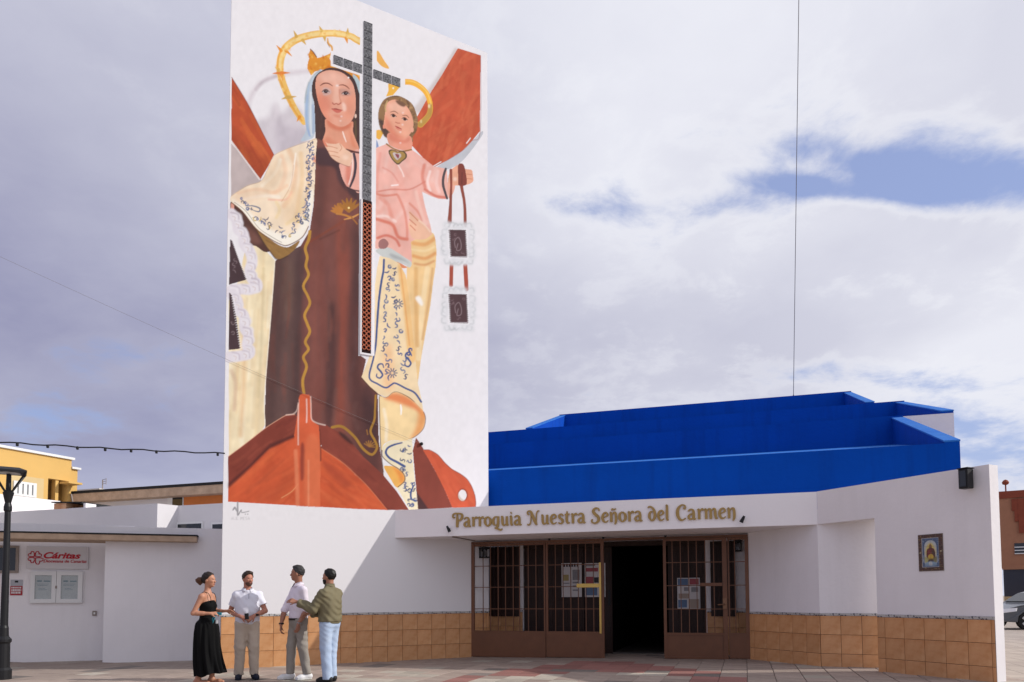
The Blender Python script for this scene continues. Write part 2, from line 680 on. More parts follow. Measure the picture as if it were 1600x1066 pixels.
RED = [[(on_ground(x, y).x, on_ground(x, y).y) for x, y in poly] for poly in
       ([(640, 1075), (700, 1060), (800, 1049), (905, 1036.5), (985, 1037), (1040, 1044), (1100, 1052), (1100, 1058), (1010, 1056), (930, 1052), (850, 1056), (760, 1060), (690, 1070), (680, 1078)],
        [(1040, 1057), (1100, 1054), (1150, 1064), (1190, 1075), (1120, 1075), (1070, 1066)])]
PALE = [[(on_ground(x, y).x, on_ground(x, y).y) for x, y in poly] for poly in
        ([(540, 1048), (640, 1046), (690, 1052), (640, 1064), (540, 1074)], [(700, 1066), (860, 1058), (900, 1066), (800, 1080)])]
SL = 0.42


def slab_mesh(name, hw, m):
    me = bpy.data.meshes.new(name)
    e = 0.006
    v = [(-hw, -hw, -0.03), (hw, -hw, -0.03), (hw, hw, -0.03), (-hw, hw, -0.03),
         (-hw, -hw, 0.002), (hw, -hw, 0.002), (hw, hw, 0.002), (-hw, hw, 0.002),
         (-hw + e, -hw + e, 0.006), (hw - e, -hw + e, 0.006), (hw - e, hw - e, 0.006), (-hw + e, hw - e, 0.006)]
    f = [(0, 1, 5, 4), (1, 2, 6, 5), (2, 3, 7, 6), (3, 0, 4, 7), (4, 5, 9, 8), (5, 6, 10, 9), (6, 7, 11, 10), (7, 4, 8, 11), (8, 9, 10, 11)]
    me.from_pydata(v, [], f)
    me.materials.append(m)
    return me


slab_me = {k: slab_mesh('paving_slab', SL / 2 - 0.004, m) for k, m in (('g', M_SLAB), ('r', M_SLABR), ('p', M_SLABB), ('d', M_SLABD))}
FP = Frame(FG.o, ER)          # paving runs along the gate line
cells = []
for i in range(-34, 34):
    for j in range(-2, 24):
        p = FP.P((i + 0.5) * SL, (j + 0.35) * SL, 0)
        if p.y < 10.4 or p.y > 17.3:
            continue
        v = CAM_ROT.transposed() @ (p - EYEV)
        sx, sy = CX + FPX * v.x / -v.z, CY - FPX * v.y / -v.z
        if sx < -40 or sx > 1640 or sy > 1082:
            continue
        # leave out what lies behind the walls
        q = p - FT.o
        behind_t = q.dot(FT.b) < -0.1 and -0.0 < q.dot(FT.a) < T_END
        if behind_t and q.dot(FT.a) < FT.A(737, py=900):
            continue
        if (p - FG.o).dot(FG.b) < -1.6 and p.x > -0.9:
            continue
        r = p - FW.o
        if r.dot(FW.b) < -0.9 and p.x > 5.0:
            continue
        if p.x < -5.6 and p.y > 15.6:
            continue
        cells.append((p.length, p))
cells.sort(key=lambda t: t[0])
rest = MB()
for n, (_, p) in enumerate(cells):
    k = 'g'
    if any(pt_in(poly, p.x, p.y) for poly in RED):
        k = 'r' if random.random() < 0.93 else 'd'
    elif any(pt_in(poly, p.x, p.y) for poly in PALE) and random.random() < 0.55:
        k = 'p'
    elif random.random() < 0.05:
        k = 'd'
    elif random.random() < 0.05:
        k = 'p'
    z = ground_z(p.x) + random.uniform(-0.0015, 0.0015)
    ang = math.atan2(ER.y, ER.x)
    if n < 300 or k != 'g':
        o = bpy.data.objects.new('paving_slab', slab_me[k])
        COL.objects.link(o)
        o.parent = GROUND
        o.location = (p.x, p.y, z)
        o.rotation_euler = (random.uniform(-0.002, 0.002), random.uniform(-0.002, 0.002), ang)
    else:
        h = SL / 2 - 0.004
        Fq = Frame((p.x, p.y), ER)
        rest.hexa([Fq.P(a, b, zz) for zz in (z - 0.03, z + 0.005) for a, b in ((-h, h), (h, h), (h, -h), (-h, -h))])
if rest.v:
    o = rest.build('paving_slab', M_SLAB, GROUND)
    o['kind'] = 'stuff'

# ------------------------------------------------------------------ dado: tiles as single pieces
TILE = 0.335
DADO = 1.032
BORD = 0.05
tile_cache = {}


def tile_mesh(w, h, m):
    key = (round(w, 3), round(h, 3), m.name)
    if key in tile_cache:
        return tile_cache[key]
    me = bpy.data.meshes.new('dado_tile')
    d, e = 0.012, 0.006
    v = [(0, 0, 0), (w, 0, 0), (w, 0, h), (0, 0, h),
         (0, -d + 0.003, 0), (w, -d + 0.003, 0), (w, -d + 0.003, h), (0, -d + 0.003, h),
         (e, -d, e), (w - e, -d, e), (w - e, -d, h - e), (e, -d, h - e)]
    f = [(0, 1, 5, 4), (1, 2, 6, 5), (2, 3, 7, 6), (3, 0, 4, 7), (4, 5, 9, 8), (5, 6, 10, 9), (6, 7, 11, 10), (7, 4, 8, 11), (8, 9, 10, 11)]
    me.from_pydata(v, [], f)
    me.materials.append(m)
    tile_cache[key] = me
    return me


def dado(F, a0, a1, parent, phase=0.0, b=0.0):
    """terracotta dado with border strip: grout bed, single tiles, border tiles"""
    gz = min(ground_z(F.P(a0, 0, 0).x), ground_z(F.P(a1, 0, 0).x)) - 0.02
    MB().fbox(F, a0, a1, b, b + 0.004, gz, DADO - 0.002).build('grout_bed', M_GROUT, parent)
    off = world_loc(parent)
    rot = math.atan2(F.a.y, F.a.x)

    def put(name, a, z, w, h, m):
        o = bpy.data.objects.new(name, tile_mesh(w, h, m))
        COL.objects.link(o)
        o.parent = parent
        o.location = F.P(a, b + 0.003 + random.uniform(0, 0.0015), z) - off
        o.rotation_euler = (random.uniform(-0.003, 0.003), 0, rot)
    edges = [a0]
    a = a0 + phase if phase else a0 + TILE
    while a < a1 - 0.03:
        edges.append(a)
        a += TILE
    edges.append(a1)
    for i in range(len(edges) - 1):
        w = edges[i + 1] - edges[i] - 0.006
        if w < 0.02:
            continue
        for r in range(3):
            zt = DADO - BORD - r * TILE
            zb = max(zt - TILE, gz) + 0.006
            if zt - zb > 0.02:
                put('dado_tile', edges[i] + 0.003, zb, w, zt - zb, M_TILE)
    a = a0
    while a < a1 - 0.02:
        w = min(TILE, a1 - a)
        put('border_tile', a + 0.001, DADO - BORD + 0.004, w - 0.002, BORD - 0.004, M_BORDER)
        a += TILE


# ------------------------------------------------------------------ mural tower
tower = thing('mural_tower', FT.P(0, 0, 0), 'tall white tower painted with a mural of a crowned woman, child and red boat', 'tower')
TT = 0.7
ring = [FT.P(0, 0, -0.2), FT.P(T_END, 0, -0.2), FT.P(T_END - 0.05, -TT, -0.2), FT.P(0.42, -TT, -0.2)]
m = MB()
vs = [Vector((p.x, p.y, z)) for z in (-0.2, T_TOP) for p in ring]
m.add(vs, [(3, 2, 1, 0), (4, 5, 6, 7), (0, 1, 5, 4), (1, 2, 6, 5), (2, 3, 7, 6), (3, 0, 4, 7)])
m.build('wall', M_WHITE, tower)
dado(FT, 0.0, FT.A(737, py=900) - 0.005, tower, phase=0.30)
dado(FT, FT.A(737, py=900) + 0.03, T_END, tower)

# ------------------------------------------------------------------ church
church = thing('church', CORNER, 'white church with stepped bright blue roofs and a wide gated entrance', 'church')
NICHE_A = FW.A(1370, py=930)
NICHE_Z = FASC_BOT
# canopy slab and fascia
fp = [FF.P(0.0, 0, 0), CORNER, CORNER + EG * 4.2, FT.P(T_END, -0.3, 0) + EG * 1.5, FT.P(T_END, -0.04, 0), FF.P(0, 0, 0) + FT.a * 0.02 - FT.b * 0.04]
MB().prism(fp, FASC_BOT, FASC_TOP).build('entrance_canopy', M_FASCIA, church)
# wing wall with its passage
ring = [(0.004, NICHE_Z + 0.003), (NICHE_A, NICHE_Z + 0.003), (NICHE_A, -0.2), (W_LEN, -0.2), (W_LEN, FASC_TOP + 0.004), (0.004, FASC_TOP + 0.004)]
# the wall leans a touch at its free end, as built
WTH = 0.21
MB().extrude([FW.P(a, 0.002, c) for a, c in ring], FW.b * -WTH).build('wing_wall', M_WHITE, church)
dado(FW, NICHE_A, W_LEN - 0.004, church, phase=0.14, b=0.002)
# short wall right of the gate, and the wall at the back of the passage
RL = (CORNER - GATE_R).length
MB().fbox(FR, 0.0, RL - 0.004, -0.25, 0, -0.2, FASC_BOT + 0.01).build('porch_side_wall', M_WHITE, church)
dado(FR, 0.02, RL - 0.001, church, phase=0.12)
nb = on_ground(1372, 1044.7, 0.085)
FN = Frame(CORNER + FR.a * -0.006, Vector((nb.x, nb.y, 0)) - CORNER)
NL = 1.16
MB().fbox(FN, 0.0, NL, -0.3, 0, -0.2, FASC_BOT + 0.012).build('passage_wall', M_WHITE, church)
dado(FN, 0.004, NL, church)
# passage roof strip that joins wing and church
MB().prism([CORNER - FW.b * 0.0 + FW.a * 0.02 - FW.b * (WTH - 0.01), CORNER + FW.a * NICHE_A - FW.b * (WTH - 0.01), FN.P(NL, -0.2, 0), FN.P(0.1, -0.2, 0)],
           FASC_BOT + 0.006, FASC_TOP - 0.05).build('passage_roof', M_WHITE, church)

# three roof steps: front wall, rising roof, back wall, triangular end walls
BAY = 5.15
CHK = 0.26
FA = Frame(FT.P(T_END, -0.35, 0), ER)
A_END = FA.A(1500, py=700)
Z_A = FA.Z(1350, 700.3)


def fr_shift(F, s):
    return Frame(F.o + EG * s, ER)


FB_ = fr_shift(FA, BAY)
B_END = FB_.A(1411, py=650)
Z_B = FB_.Z(1411, 649)
C_FRONT_END = FB_.A(1490, py=650)
FC_ = fr_shift(FA, 2 * BAY + 0.35)
C_END = FC_.A(1413, py=626)
Z_C = FC_.Z(1413, 626)
FD_ = fr_shift(FA, 3 * BAY + 0.6)
D_END = FD_.A(1330, py=611)
Z_D = FD_.Z(1330, 611)
D_LEFT = FD_.A(874, py=646)


def roof_step(Ff, Fb, left, end_f, end_b, zf, zb, left_cheek=False, front_z0=0.0, front=True):
    dep = (Fb.o - Ff.o).dot(EG)
    # front wall (its upper part shows), sloped roof deck with the back wall standing on it
    if front:
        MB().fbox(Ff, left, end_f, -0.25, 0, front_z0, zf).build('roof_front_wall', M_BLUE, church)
    eye_s = (zf - EYE) / max((Ff.P((left + end_f) / 2, 0, 0)).length, 1)
    rise = dep * eye_s * (1.06 if front else 0.99)
    zfl = zf + rise
    deck_pts = [Ff.P(left, -0.25, zf - 0.004), Ff.P(end_f - 0.02, -0.25, zf - 0.004), Fb.P(end_b, 0.0, zfl), Fb.P(left, 0.0, zfl)]
    MB().add(deck_pts + [p - Vector((0, 0, 0.15)) for p in deck_pts], [(0, 1, 2, 3), (7, 6, 5, 4), (0, 4, 5, 1), (1, 5, 6, 2), (2, 6, 7, 3), (3, 7, 4, 0)]).build('roof_deck', M_BLUE_LIT, church)
    MB().fbox(Fb, left, end_b, -0.25, 0, zf, zb).build('roof_back_wall', M_BLUE, church)
    for side, ef, eb in ([(1, end_f, end_b)] + ([(-1, left, left)] if left_cheek else [])):
        p0, p1 = Ff.P(ef, 0.003, 0), Fb.P(eb, -0.253, 0)
        inn = ER * (-CHK * side)
        ring = [Vector((p0.x, p0.y, front_z0)), Vector((p1.x, p1.y, front_z0)), Vector((p1.x, p1.y, zb + 0.004)), Vector((p0.x, p0.y, zf + 0.02))]
        MB().extrude(ring, inn).build('roof_end_wall', M_BLUE, church)
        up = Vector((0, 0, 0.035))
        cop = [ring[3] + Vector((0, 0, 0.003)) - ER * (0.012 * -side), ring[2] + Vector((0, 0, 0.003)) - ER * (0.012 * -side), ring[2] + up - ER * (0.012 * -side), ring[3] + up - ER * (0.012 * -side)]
        MB().extrude(cop, ER * (-(CHK + 0.024) * side)).build('coping', M_BLUE_LIT, church)


roof_step(FA, FB_, -3.0, A_END, B_END, Z_A, Z_B, front_z0=FASC_TOP - 0.2)
roof_step(FB_, FC_, -7.0, C_FRONT_END, C_END, Z_B - 0.004, Z_C, front_z0=3.0, front=False)
MB().fbox(FB_, B_END + 0.0, C_FRONT_END + 0.004, -0.22, 0.006, 3.0, Z_B - 0.03).build('upper_side_wall', M_WHITE, church)
c3 = FC_.A(1366, py=626)
roof_step(FC_, FD_, D_LEFT, c3, D_END, Z_C - 0.004, Z_D, left_cheek=True, front_z0=4.5, front=False)
# church body under the roofs
MB().prism([FG.P(GATE_W + 0.75, -1.6, 0), FN.P(NL, -0.31, 0), FA.P(A_END - 0.05, -0.3, 0), FB_.P(C_FRONT_END - 0.05, 0, 0), FD_.P(D_END + 0.5, 0, 0), FD_.P(5.5, 0, 0)], -0.2, 3.1).build('nave_wall', M_WHITE, church)

# ------------------------------------------------------------------ porch behind the gate
PB = -1.35


def gp(px, py, b=0.0):
    return FG.uv(px, py, b)


LZ = FASC_BOT + 0.015
door0, door1 = FG.A(818, PB, 940), FG.A(1103, PB, 940)
dtop = FG.Z(990, 853, PB)
gz0 = -0.1
wl_ = MB()
wl_.fbox(FG, -0.6, door0, PB - 0.2, PB, gz0, LZ)
wl_.build('porch_back_wall', M_WHITE, church)
MB().fbox(FG, door1, GATE_W + 0.8, PB - 0.2, PB, gz0, LZ).build('porch_back_wall', M_WHITE, church)
MB().fbox(FG, door0 - 0.001, door1 + 0.001, PB - 0.2, PB - 0.01, dtop, LZ).build('porch_lintel', M_WOOD, church)
# dado strips inside the porch
dado(FG, FG.A(742, PB, 940), door0 - 0.02, church, b=PB)
dado(FG, door1 + 0.02, GATE_W + 0.1, church, b=PB)


def wood_window(px0, px1, py1):
    a0, a1 = FG.A(px0, PB + 0.02, 920), FG.A(px1, PB + 0.02, 920)
    z0, z1 = FG.Z(px0, py1, PB + 0.02), LZ - 0.08
    w = MB().fbox(FG, a0, a1, PB, PB + 0.05, z0, z1).build('wooden_window', M_WOOD, church)
    n = 6
    for k in range(n + 1):
        a = a0 + (a1 - a0) * k / n
        MB().fbox(FG, a - 0.018, a + 0.018, PB + 0.05, PB + 0.075, z0, z1).build('slat', M_WOOD, w)


wood_window(767, 811, 963)
wood_window(1112, 1148, 963)


def door_leaf(px0, px1, panels, name='door'):
    a0, a1 = FG.A(px0, PB, 930), FG.A(px1, PB, 930)
    gz = ground_z(FG.P(a0, 0, 0).x) + 0.01
    d = MB().fbox(FG, a0, a1, PB - 0.09, PB - 0.03, gz, dtop - 0.004).build(name, M_WOOD, church)
    w = (a1 - a0) / panels
    for k in range(panels):
        for (zz0, zz1) in ((0.12, 0.62), (0.72, 1.15), (1.25, 1.62), (1.72, 2.28)):
            if zz1 + gz > dtop - 0.1:
                continue
            MB().fbox(FG, a0 + w * k + 0.05, a0 + w * (k + 1) - 0.05, PB - 0.03, PB - 0.012, gz + zz0, gz + zz1).build('panel', M_WOOD, d, bevel=0.006)
    return d


door_leaf(819, 866, 2)
door_leaf(867, 912, 2)
dl = door_leaf(913, 956, 2)
MB().fbox(FG, FG.A(950.5, PB, 940), FG.A(953.5, PB, 940), PB - 0.03, PB - 0.005, 1.15, 1.5).build('handle', M_BLACK, dl)
door_leaf(1044, 1102, 3)
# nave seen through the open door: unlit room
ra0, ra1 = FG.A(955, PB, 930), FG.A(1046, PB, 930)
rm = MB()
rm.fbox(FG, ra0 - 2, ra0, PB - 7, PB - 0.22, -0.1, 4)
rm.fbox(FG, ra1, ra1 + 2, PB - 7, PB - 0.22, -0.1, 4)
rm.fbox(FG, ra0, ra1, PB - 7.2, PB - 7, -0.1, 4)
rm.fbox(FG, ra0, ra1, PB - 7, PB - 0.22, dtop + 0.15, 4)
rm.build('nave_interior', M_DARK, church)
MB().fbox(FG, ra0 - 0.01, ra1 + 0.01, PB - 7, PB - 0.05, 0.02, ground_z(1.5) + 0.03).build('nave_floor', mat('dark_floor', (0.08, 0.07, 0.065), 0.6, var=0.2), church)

# ------------------------------------------------------------------ metal gate
gtop = FG.Z(738, 847.5)
gate_top_rail = MB().fbox(FG, 0, GATE_W, -0.03, 0.03, gtop - 0.05, gtop).build('gate_top_rail', M_BRONZE, church, bevel=0.004)
HB = [FG.Z(748, 885), FG.Z(748, 918), FG.Z(748, 951.5)]
PANEL = FG.Z(748, 986)


def bars(F, parent, pxs, z0, z1, a0, a1, bb=0.0):
    for px in pxs:
        a = FG.A(px, bb, 930) if F is FG else px
        MB().fbox(F, a - 0.008, a + 0.008, bb - 0.008, bb + 0.008, z0, z1).build('bar', M_BRONZE, parent)
    for z in HB:
        MB().fbox(F, a0, a1, bb - 0.012, bb - 0.004, z - 0.008, z + 0.008).build('crossbar', M_BRONZE, parent)


def gate_panel(name, px0, px1, pxs, post_l, post_r, inset=False, F=FG, aa=None, label=None):
    a0, a1 = (FG.A(px0, 0, 930), FG.A(px1, 0, 930)) if aa is None else aa
    gz = ground_z(F.P(a0, 0, 0).x) + 0.018
    fr = MB()
    fr.fbox(F, a0, a0 + post_l, -0.025, 0.025, gz, gtop - 0.052)
    fr.fbox(F, a1 - post_r, a1, -0.025, 0.025, gz, gtop - 0.052)
    fr.fbox(F, a0 + post_l, a1 - post_r, -0.022, 0.022, gtop - 0.10, gtop - 0.056)
    fr.fbox(F, a0 + post_l, a1 - post_r, -0.022, 0.022, PANEL - 0.035, PANEL + 0.01)
    fr.fbox(F, a0 + post_l, a1 - post_r, -0.022, 0.022, gz, gz + 0.045)
    o = fr.build(name, M_BRONZE, church)
    MB().fbox(F, a0 + post_l - 0.002, a1 - post_r + 0.002, -0.012, 0.004 if inset else 0.026, gz + 0.01, PANEL - 0.036 if inset else PANEL - 0.003).build('kick_panel', M_BRONZE, o)
    bars(F, o, pxs, PANEL + 0.011, gtop - 0.101, a0 + post_l, a1 - post_r)
    return o


gate_panel('gate_side_panel', 737, 852.5, [755, 766.5, 778.5, 790, 802, 812, 825.6, 837.6], 0.07, 0.035)
gl = gate_panel('gate_leaf', 853.5, 944, [868, 880, 892, 903.7, 915.6, 927.5], 0.045, 0.065)
za, zb = FG.Z(938, 879), FG.Z(938, 990)
ac = FG.A(938, 0.03, 930)
MB().fbox(FG, ac - 0.022, ac + 0.022, 0.026, 0.045, zb, za).build('cross_upright', M_BRASS, gl, bevel=0.004)
MB().fbox(FG, FG.A(901, 0.03, 915), ac - 0.024, 0.022, 0.042, FG.Z(920, 918.2), FG.Z(920, 912)).build('cross_arm', M_BRASS, gl, bevel=0.004)
# right leaf stands a little ajar, swung towards the square about its right post
hinge = FG.P(FG.A(1137, 0, 930), 0.03, 0)
leaf_w = FG.A(1137, 0, 930) - FG.A(1037.5, 0, 930)
ang = math.radians(4.0)
la = Vector((ER.x * math.cos(ang) - ER.y * math.sin(ang), ER.x * math.sin(ang) + ER.y * math.cos(ang), 0))
FL_ = Frame(hinge - la * leaf_w, la)
k = leaf_w / 99.5
gr = gate_panel('gate_leaf', 0, 0, [(px - 1037.5) * k for px in (1052, 1065, 1077.5, 1090, 1103.5, 1116.5)], 0.06, 0.09, inset=True, F=FL_, aa=(0.0, leaf_w - 0.005))
MB().fbox(FL_, (1095 - 1037.5) * k, leaf_w - 0.1, 0.012, 0.03, FG.Z(1110, 916), FG.Z(1110, 911)).build('cross_arm', M_BRONZE, gr, bevel=0.003)
zh = FG.Z(1128, 944)
hm = MB()
hm.fbox(FL_, leaf_w - 0.10, leaf_w - 0.02, 0.026, 0.05, zh - 0.10, zh + 0.12)
hm.tube([FL_.P(leaf_w - 0.06, 0.05, zh), FL_.P(leaf_w - 0.06, 0.085, zh), FL_.P(leaf_w - 0.20, 0.09, zh - 0.015)], 0.013)
hm.build('lock_handle', mat('worn_bronze', (0.22, 0.12, 0.07), 0.4, metal=0.5, var=0.2), gr, bevel=0.003)
gate_panel('gate_side_panel', 1138, 1170.5, [1149], 0.03, 0.07)
for px in (858.5, 943, 1040):
    a = FG.A(px, 0, 850)
    MB().fbox(FG, a - 0.02, a + 0.02, -0.02, 0.045, gtop - 0.012, gtop + 0.03).build('gate_bolt', M_BLACK, church, bevel=0.004)
# ------------------------------------------------------------------ low office building on the left
ld = px_dir(4300, 919)
LD = Vector((ld.x, ld.y, 0)).normalized()
FLV = Frame(on_ground(160, 1035.3), LD)
FLR = Frame(on_ground(157, 1031.0), LD)
office = thing('parish_office', FLV.o, 'low white office building with a concrete canopy beside the tower', 'building')
vz = FLV.Z(250, 824.3)
MB().fbox(FLV, 0, 5.5, -4, 0, -0.2, vz).build('wall', M_WHITE, office)
pz = FLR.Z(100, 819.5)
MB().fbox(FLR, -6, 0.6, -0.3, 0, -0.2, pz).build('wall', M_WHITE, office)
CB = 0.30
cz0, cz1 = FLV.Z(157, 844.2, CB), FLV.Z(157, 835.0, CB)
c_end = FLV.A(307, CB, 842)
MB().fbox(FLV, -5.5, c_end, -0.62, CB, cz0, cz1).build('canopy_slab', M_CONCRETE, office, bevel=0.008)
MB().fbox(FLV, -5.5, c_end + 0.02, -0.60, CB + 0.015, cz1 + 0.002, cz1 + 0.03).build('canopy_membrane', M_BITUMEN, office)
M_SILL = mat('grey_brown_frame', (0.30, 0.25, 0.22), 0.6, var=0.1)


def lr(px, py, b=0.0):
    return FLR.uv(px, py, b)


# window at the far left
a0, z1 = lr(-26, 852)
a1, z0 = lr(29, 895.5)
win = MB()
for (p0, p1, q0, q1) in ((a0, a1, z0, z0 + 0.05), (a0, a1, z1 - 0.05, z1), (a0, a0 + 0.05, z0 + 0.05, z1 - 0.05), (a1 - 0.05, a1, z0 + 0.05, z1 - 0.05)):
    win.fbox(FLR, p0, p1, 0.0, 0.05, q0, q1)
win = win.build('window', M_SILL, office)
MB().fbox(FLR, a0 + 0.05, a1 - 0.05, 0.002, 0.02, z0 + 0.05, z1 - 0.05).build('pane', M_GLASS, win)

# sign board over the notice case
a0, z1 = lr(41.5, 853.0, 0.05)
a1, z0 = lr(137.5, 889.6, 0.05)
sign = thing('office_sign', FLR.P((a0 + a1) / 2, 0.03, z0), 'pale sign board with red charity lettering and clover cross emblem on office wall', 'sign')
M_BOARD = mat('pale_sign_board', (0.66, 0.64, 0.65), 0.4, var=0.05, var_scale=2)
M_RED = mat('sign_red', (0.50, 0.012, 0.030), 0.5, var=0.05)
MB().fbox(FLR, a0, a1, 0.004, 0.05, z0, z1).build('board', M_BOARD, sign, bevel=0.01)
SW, SH = a1 - a0, z1 - z0


def text_mesh(name, s, size, F, a, b, c, m, parent, shear=0.0, offset=0.0, sx=1.0, ext=0.003, width=None, rise=0.0):
    cu = bpy.data.curves.new(name, 'FONT')
    cu.body = s
    cu.size = size
    cu.shear = shear
    cu.offset = offset
    cu.extrude = ext
    tmp = bpy.data.objects.new(name, cu)
    COL.objects.link(tmp)
    bpy.context.view_layer.update()
    dg = bpy.context.evaluated_depsgraph_get()
    me = bpy.data.meshes.new_from_object(tmp.evaluated_get(dg))
    bpy.data.objects.remove(tmp)
    xs = [v.co.x for v in me.vertices]
    k = sx if width is None else width / (max(xs) - min(xs))
    x0 = min(xs)
    off = world_loc(parent) if parent is not None else Vector((0, 0, 0))
    for v in me.vertices:
        p = F.P(a + (v.co.x - x0) * k, b + v.co.z, c + v.co.y + rise * (v.co.x - x0) * k) - off
        v.co = p
    me.name = name
    return link_mesh(name, me, m, parent)


text_mesh('lettering', 'Cáritas', 0.185, FLR, a0 + SW * 0.275, 0.054, z0 + SH * 0.47, M_RED, sign, shear=0.28, offset=0.006, width=SW * 0.60)
text_mesh('lettering', 'Diocesana de Canarias', 0.092, FLR, a0 + SW * 0.275, 0.054, z0 + SH * 0.285, M_RED, sign, shear=0.2, offset=0.0015, width=SW * 0.70)
# emblem: four hearts in a cross, drawn as one looping line
ex, ez, er = a0 + SW * 0.137, z0 + SH * 0.51, SH * 0.27
em = MB()
for q in range(4):
    sx, sz = ((-1, 1), (1, 1), (-1, -1), (1, -1))[q]
    big = 1.22 if q == 3 else 1.0
    loop = [(0.08, 0.10), (0.08, 0.62), (0.22, 0.92), (0.46, 0.92), (0.58, 0.68), (0.56, 0.50), (0.72, 0.56), (0.94, 0.44), (0.94, 0.20), (0.66, 0.08), (0.08, 0.10)]
    pts = [FLR.P(ex + sx * x * er * big, 0.0545 + 0.0006 * q, ez + sz * y * er * big) for x, y in loop]
    em.tube(pts, 0.0105, n=6)
em.build('emblem', M_RED, sign)

# two-door notice case
a0, z1 = lr(48, 892.8, 0.06)
a1, z0 = lr(128, 942.0, 0.06)
case = thing('notice_case', FLR.P((a0 + a1) / 2, 0.03, z0), 'white two-door glazed notice case under the red lettered sign', 'notice board')
MB().fbox(FLR, a0, a1, 0.0, 0.04, z0, z1).build('box', M_WFRAME, case)
M_PAPER = mat('notice_paper', (0.62, 0.66, 0.66), 0.6, col2=(0.56, 0.60, 0.61), var_scale=6)
M_INK = mat('faded_blue_ink', (0.20, 0.33, 0.38), 0.7, var=0.3)
M_PGLASS = mat('case_glass', (0.45, 0.5, 0.5), 0.05, spec=0.5)
M_PGLASS.node_tree.nodes['Principled BSDF'].inputs['Alpha'].default_value = 0.16
mid = FLR.A(88, 0.06, 918)
for (d0, d1) in ((a0, mid - 0.004), (mid + 0.004, a1)):
    fr = MB()
    t = 0.085
    for (p0, p1, q0, q1) in ((d0, d1, z0, z0 + t), (d0, d1, z1 - t, z1), (d0, d0 + t, z0 + t, z1 - t), (d1 - t, d1, z0 + t, z1 - t)):
        fr.fbox(FLR, p0, p1, 0.041, 0.075, q0, q1)
    d = fr.build('case_door', M_WFRAME, case)
    MB().fbox(FLR, d0 + t, d1 - t, 0.0405, 0.043, z0 + t, z1 - t).build('paper', M_PAPER, d)
    ink = MB()
    for kx, kz, kw, kh in ((0.12, 0.72, 0.28, 0.07), (0.5, 0.72, 0.4, 0.06), (0.12, 0.62, 0.7, 0.018), (0.12, 0.56, 0.62, 0.018), (0.2, 0.44, 0.4, 0.018), (0.2, 0.38, 0.5, 0.018)):
        w_, h_ = d1 - d0 - 2 * t, z1 - z0 - 2 * t
        ink.fbox(FLR, d0 + t + kx * w_, d0 + t + (kx + kw) * w_, 0.0432, 0.0445, z0 + t + kz * h_, z0 + t + (kz + kh) * h_)
    ink.build('print', M_INK, d)
    MB().fbox(FLR, d0 + t, d1 - t, 0.060, 0.063, z0 + t, z1 - t).build('glass', M_PGLASS, d)
MB().fbox(FLR, mid - 0.016, mid + 0.016, 0.076, 0.088, (z0 + z1) / 2 - 0.03, (z0 + z1) / 2 + 0.03).build('lock', M_SILL, case, bevel=0.003)

# small red and grey plaque, door bell box
a0, z1 = lr(16.5, 906, 0.01)
a1, z0 = lr(34.8, 930.3, 0.01)
pl = thing('wall_plaque', FLR.P((a0 + a1) / 2, 0.01, z0), 'small grey and red notice plaque beside the lamp post', 'plaque')
zm = z0 + (z1 - z0) * 0.6
MB().fbox(FLR, a0, a1, 0.002, 0.012, zm + 0.002, z1).build('grey_plate', mat('plaque_grey', (0.42, 0.43, 0.46), 0.4, var=0.08), pl)
MB().fbox(FLR, a0, a1, 0.002, 0.012, z0, zm).build('red_plate', mat('plaque_red', (0.38, 0.03, 0.04), 0.45, var=0.08), pl)
pr = MB()
w_ = a1 - a0
pr.fbox(FLR, a0 + w_ * 0.36, a0 + w_ * 0.64, 0.012, 0.015, zm + (z1 - zm) * 0.55, zm + (z1 - zm) * 0.85)
pr.build('emblem', M_BLACK, pl)
tx = MB()
for r, (c0, c1) in enumerate(((0.74, 0.9), (0.44, 0.66), (0.18, 0.38))):
    x = 0.10
    while x < 0.86:
        ww = random.uniform(0.06, 0.12)
        tx.fbox(FLR, a0 + w_ * x, a0 + w_ * min(x + ww, 0.9), 0.012, 0.0145, z0 + (zm - z0) * c0, z0 + (zm - z0) * c1)
        x += ww + 0.035
tx.build('print', mat('plaque_white', (0.7, 0.68, 0.68), 0.5, var=0.05), pl)
a0, z1 = lr(144.8, 954.6)
a1, z0 = lr(151.3, 962.3)
bell = thing('door_bell', FLR.P((a0 + a1) / 2, 0, z0), 'small brown doorbell box low on the office wall', 'doorbell')
MB().fbox(FLR, a0, a1, 0, 0.035, z0, z1).build('case', M_SILL, bell, bevel=0.006)
MB().fbox(FLR, a0 + 0.025, a1 - 0.025, 0.035, 0.045, z0 + 0.03, z1 - 0.03).build('button', M_WFRAME, bell, bevel=0.003)

# ------------------------------------------------------------------ houses behind
M_YEL = paint_wear(mat('yellow_render', (0.67, 0.42, 0.135), 0.85, var=0.06, var_scale=1.0, bump=0.2), dirt=(0.6, 0.42, 0.16), amount=0.25)
M_ORANGE = mat('orange_render', (0.62, 0.20, 0.055), 0.85, var=0.1, bump=0.2)
M_GREYW = mat('grey_white_render', (0.70, 0.68, 0.69), 0.85, var=0.06, var_scale=0.8, bump=0.2)
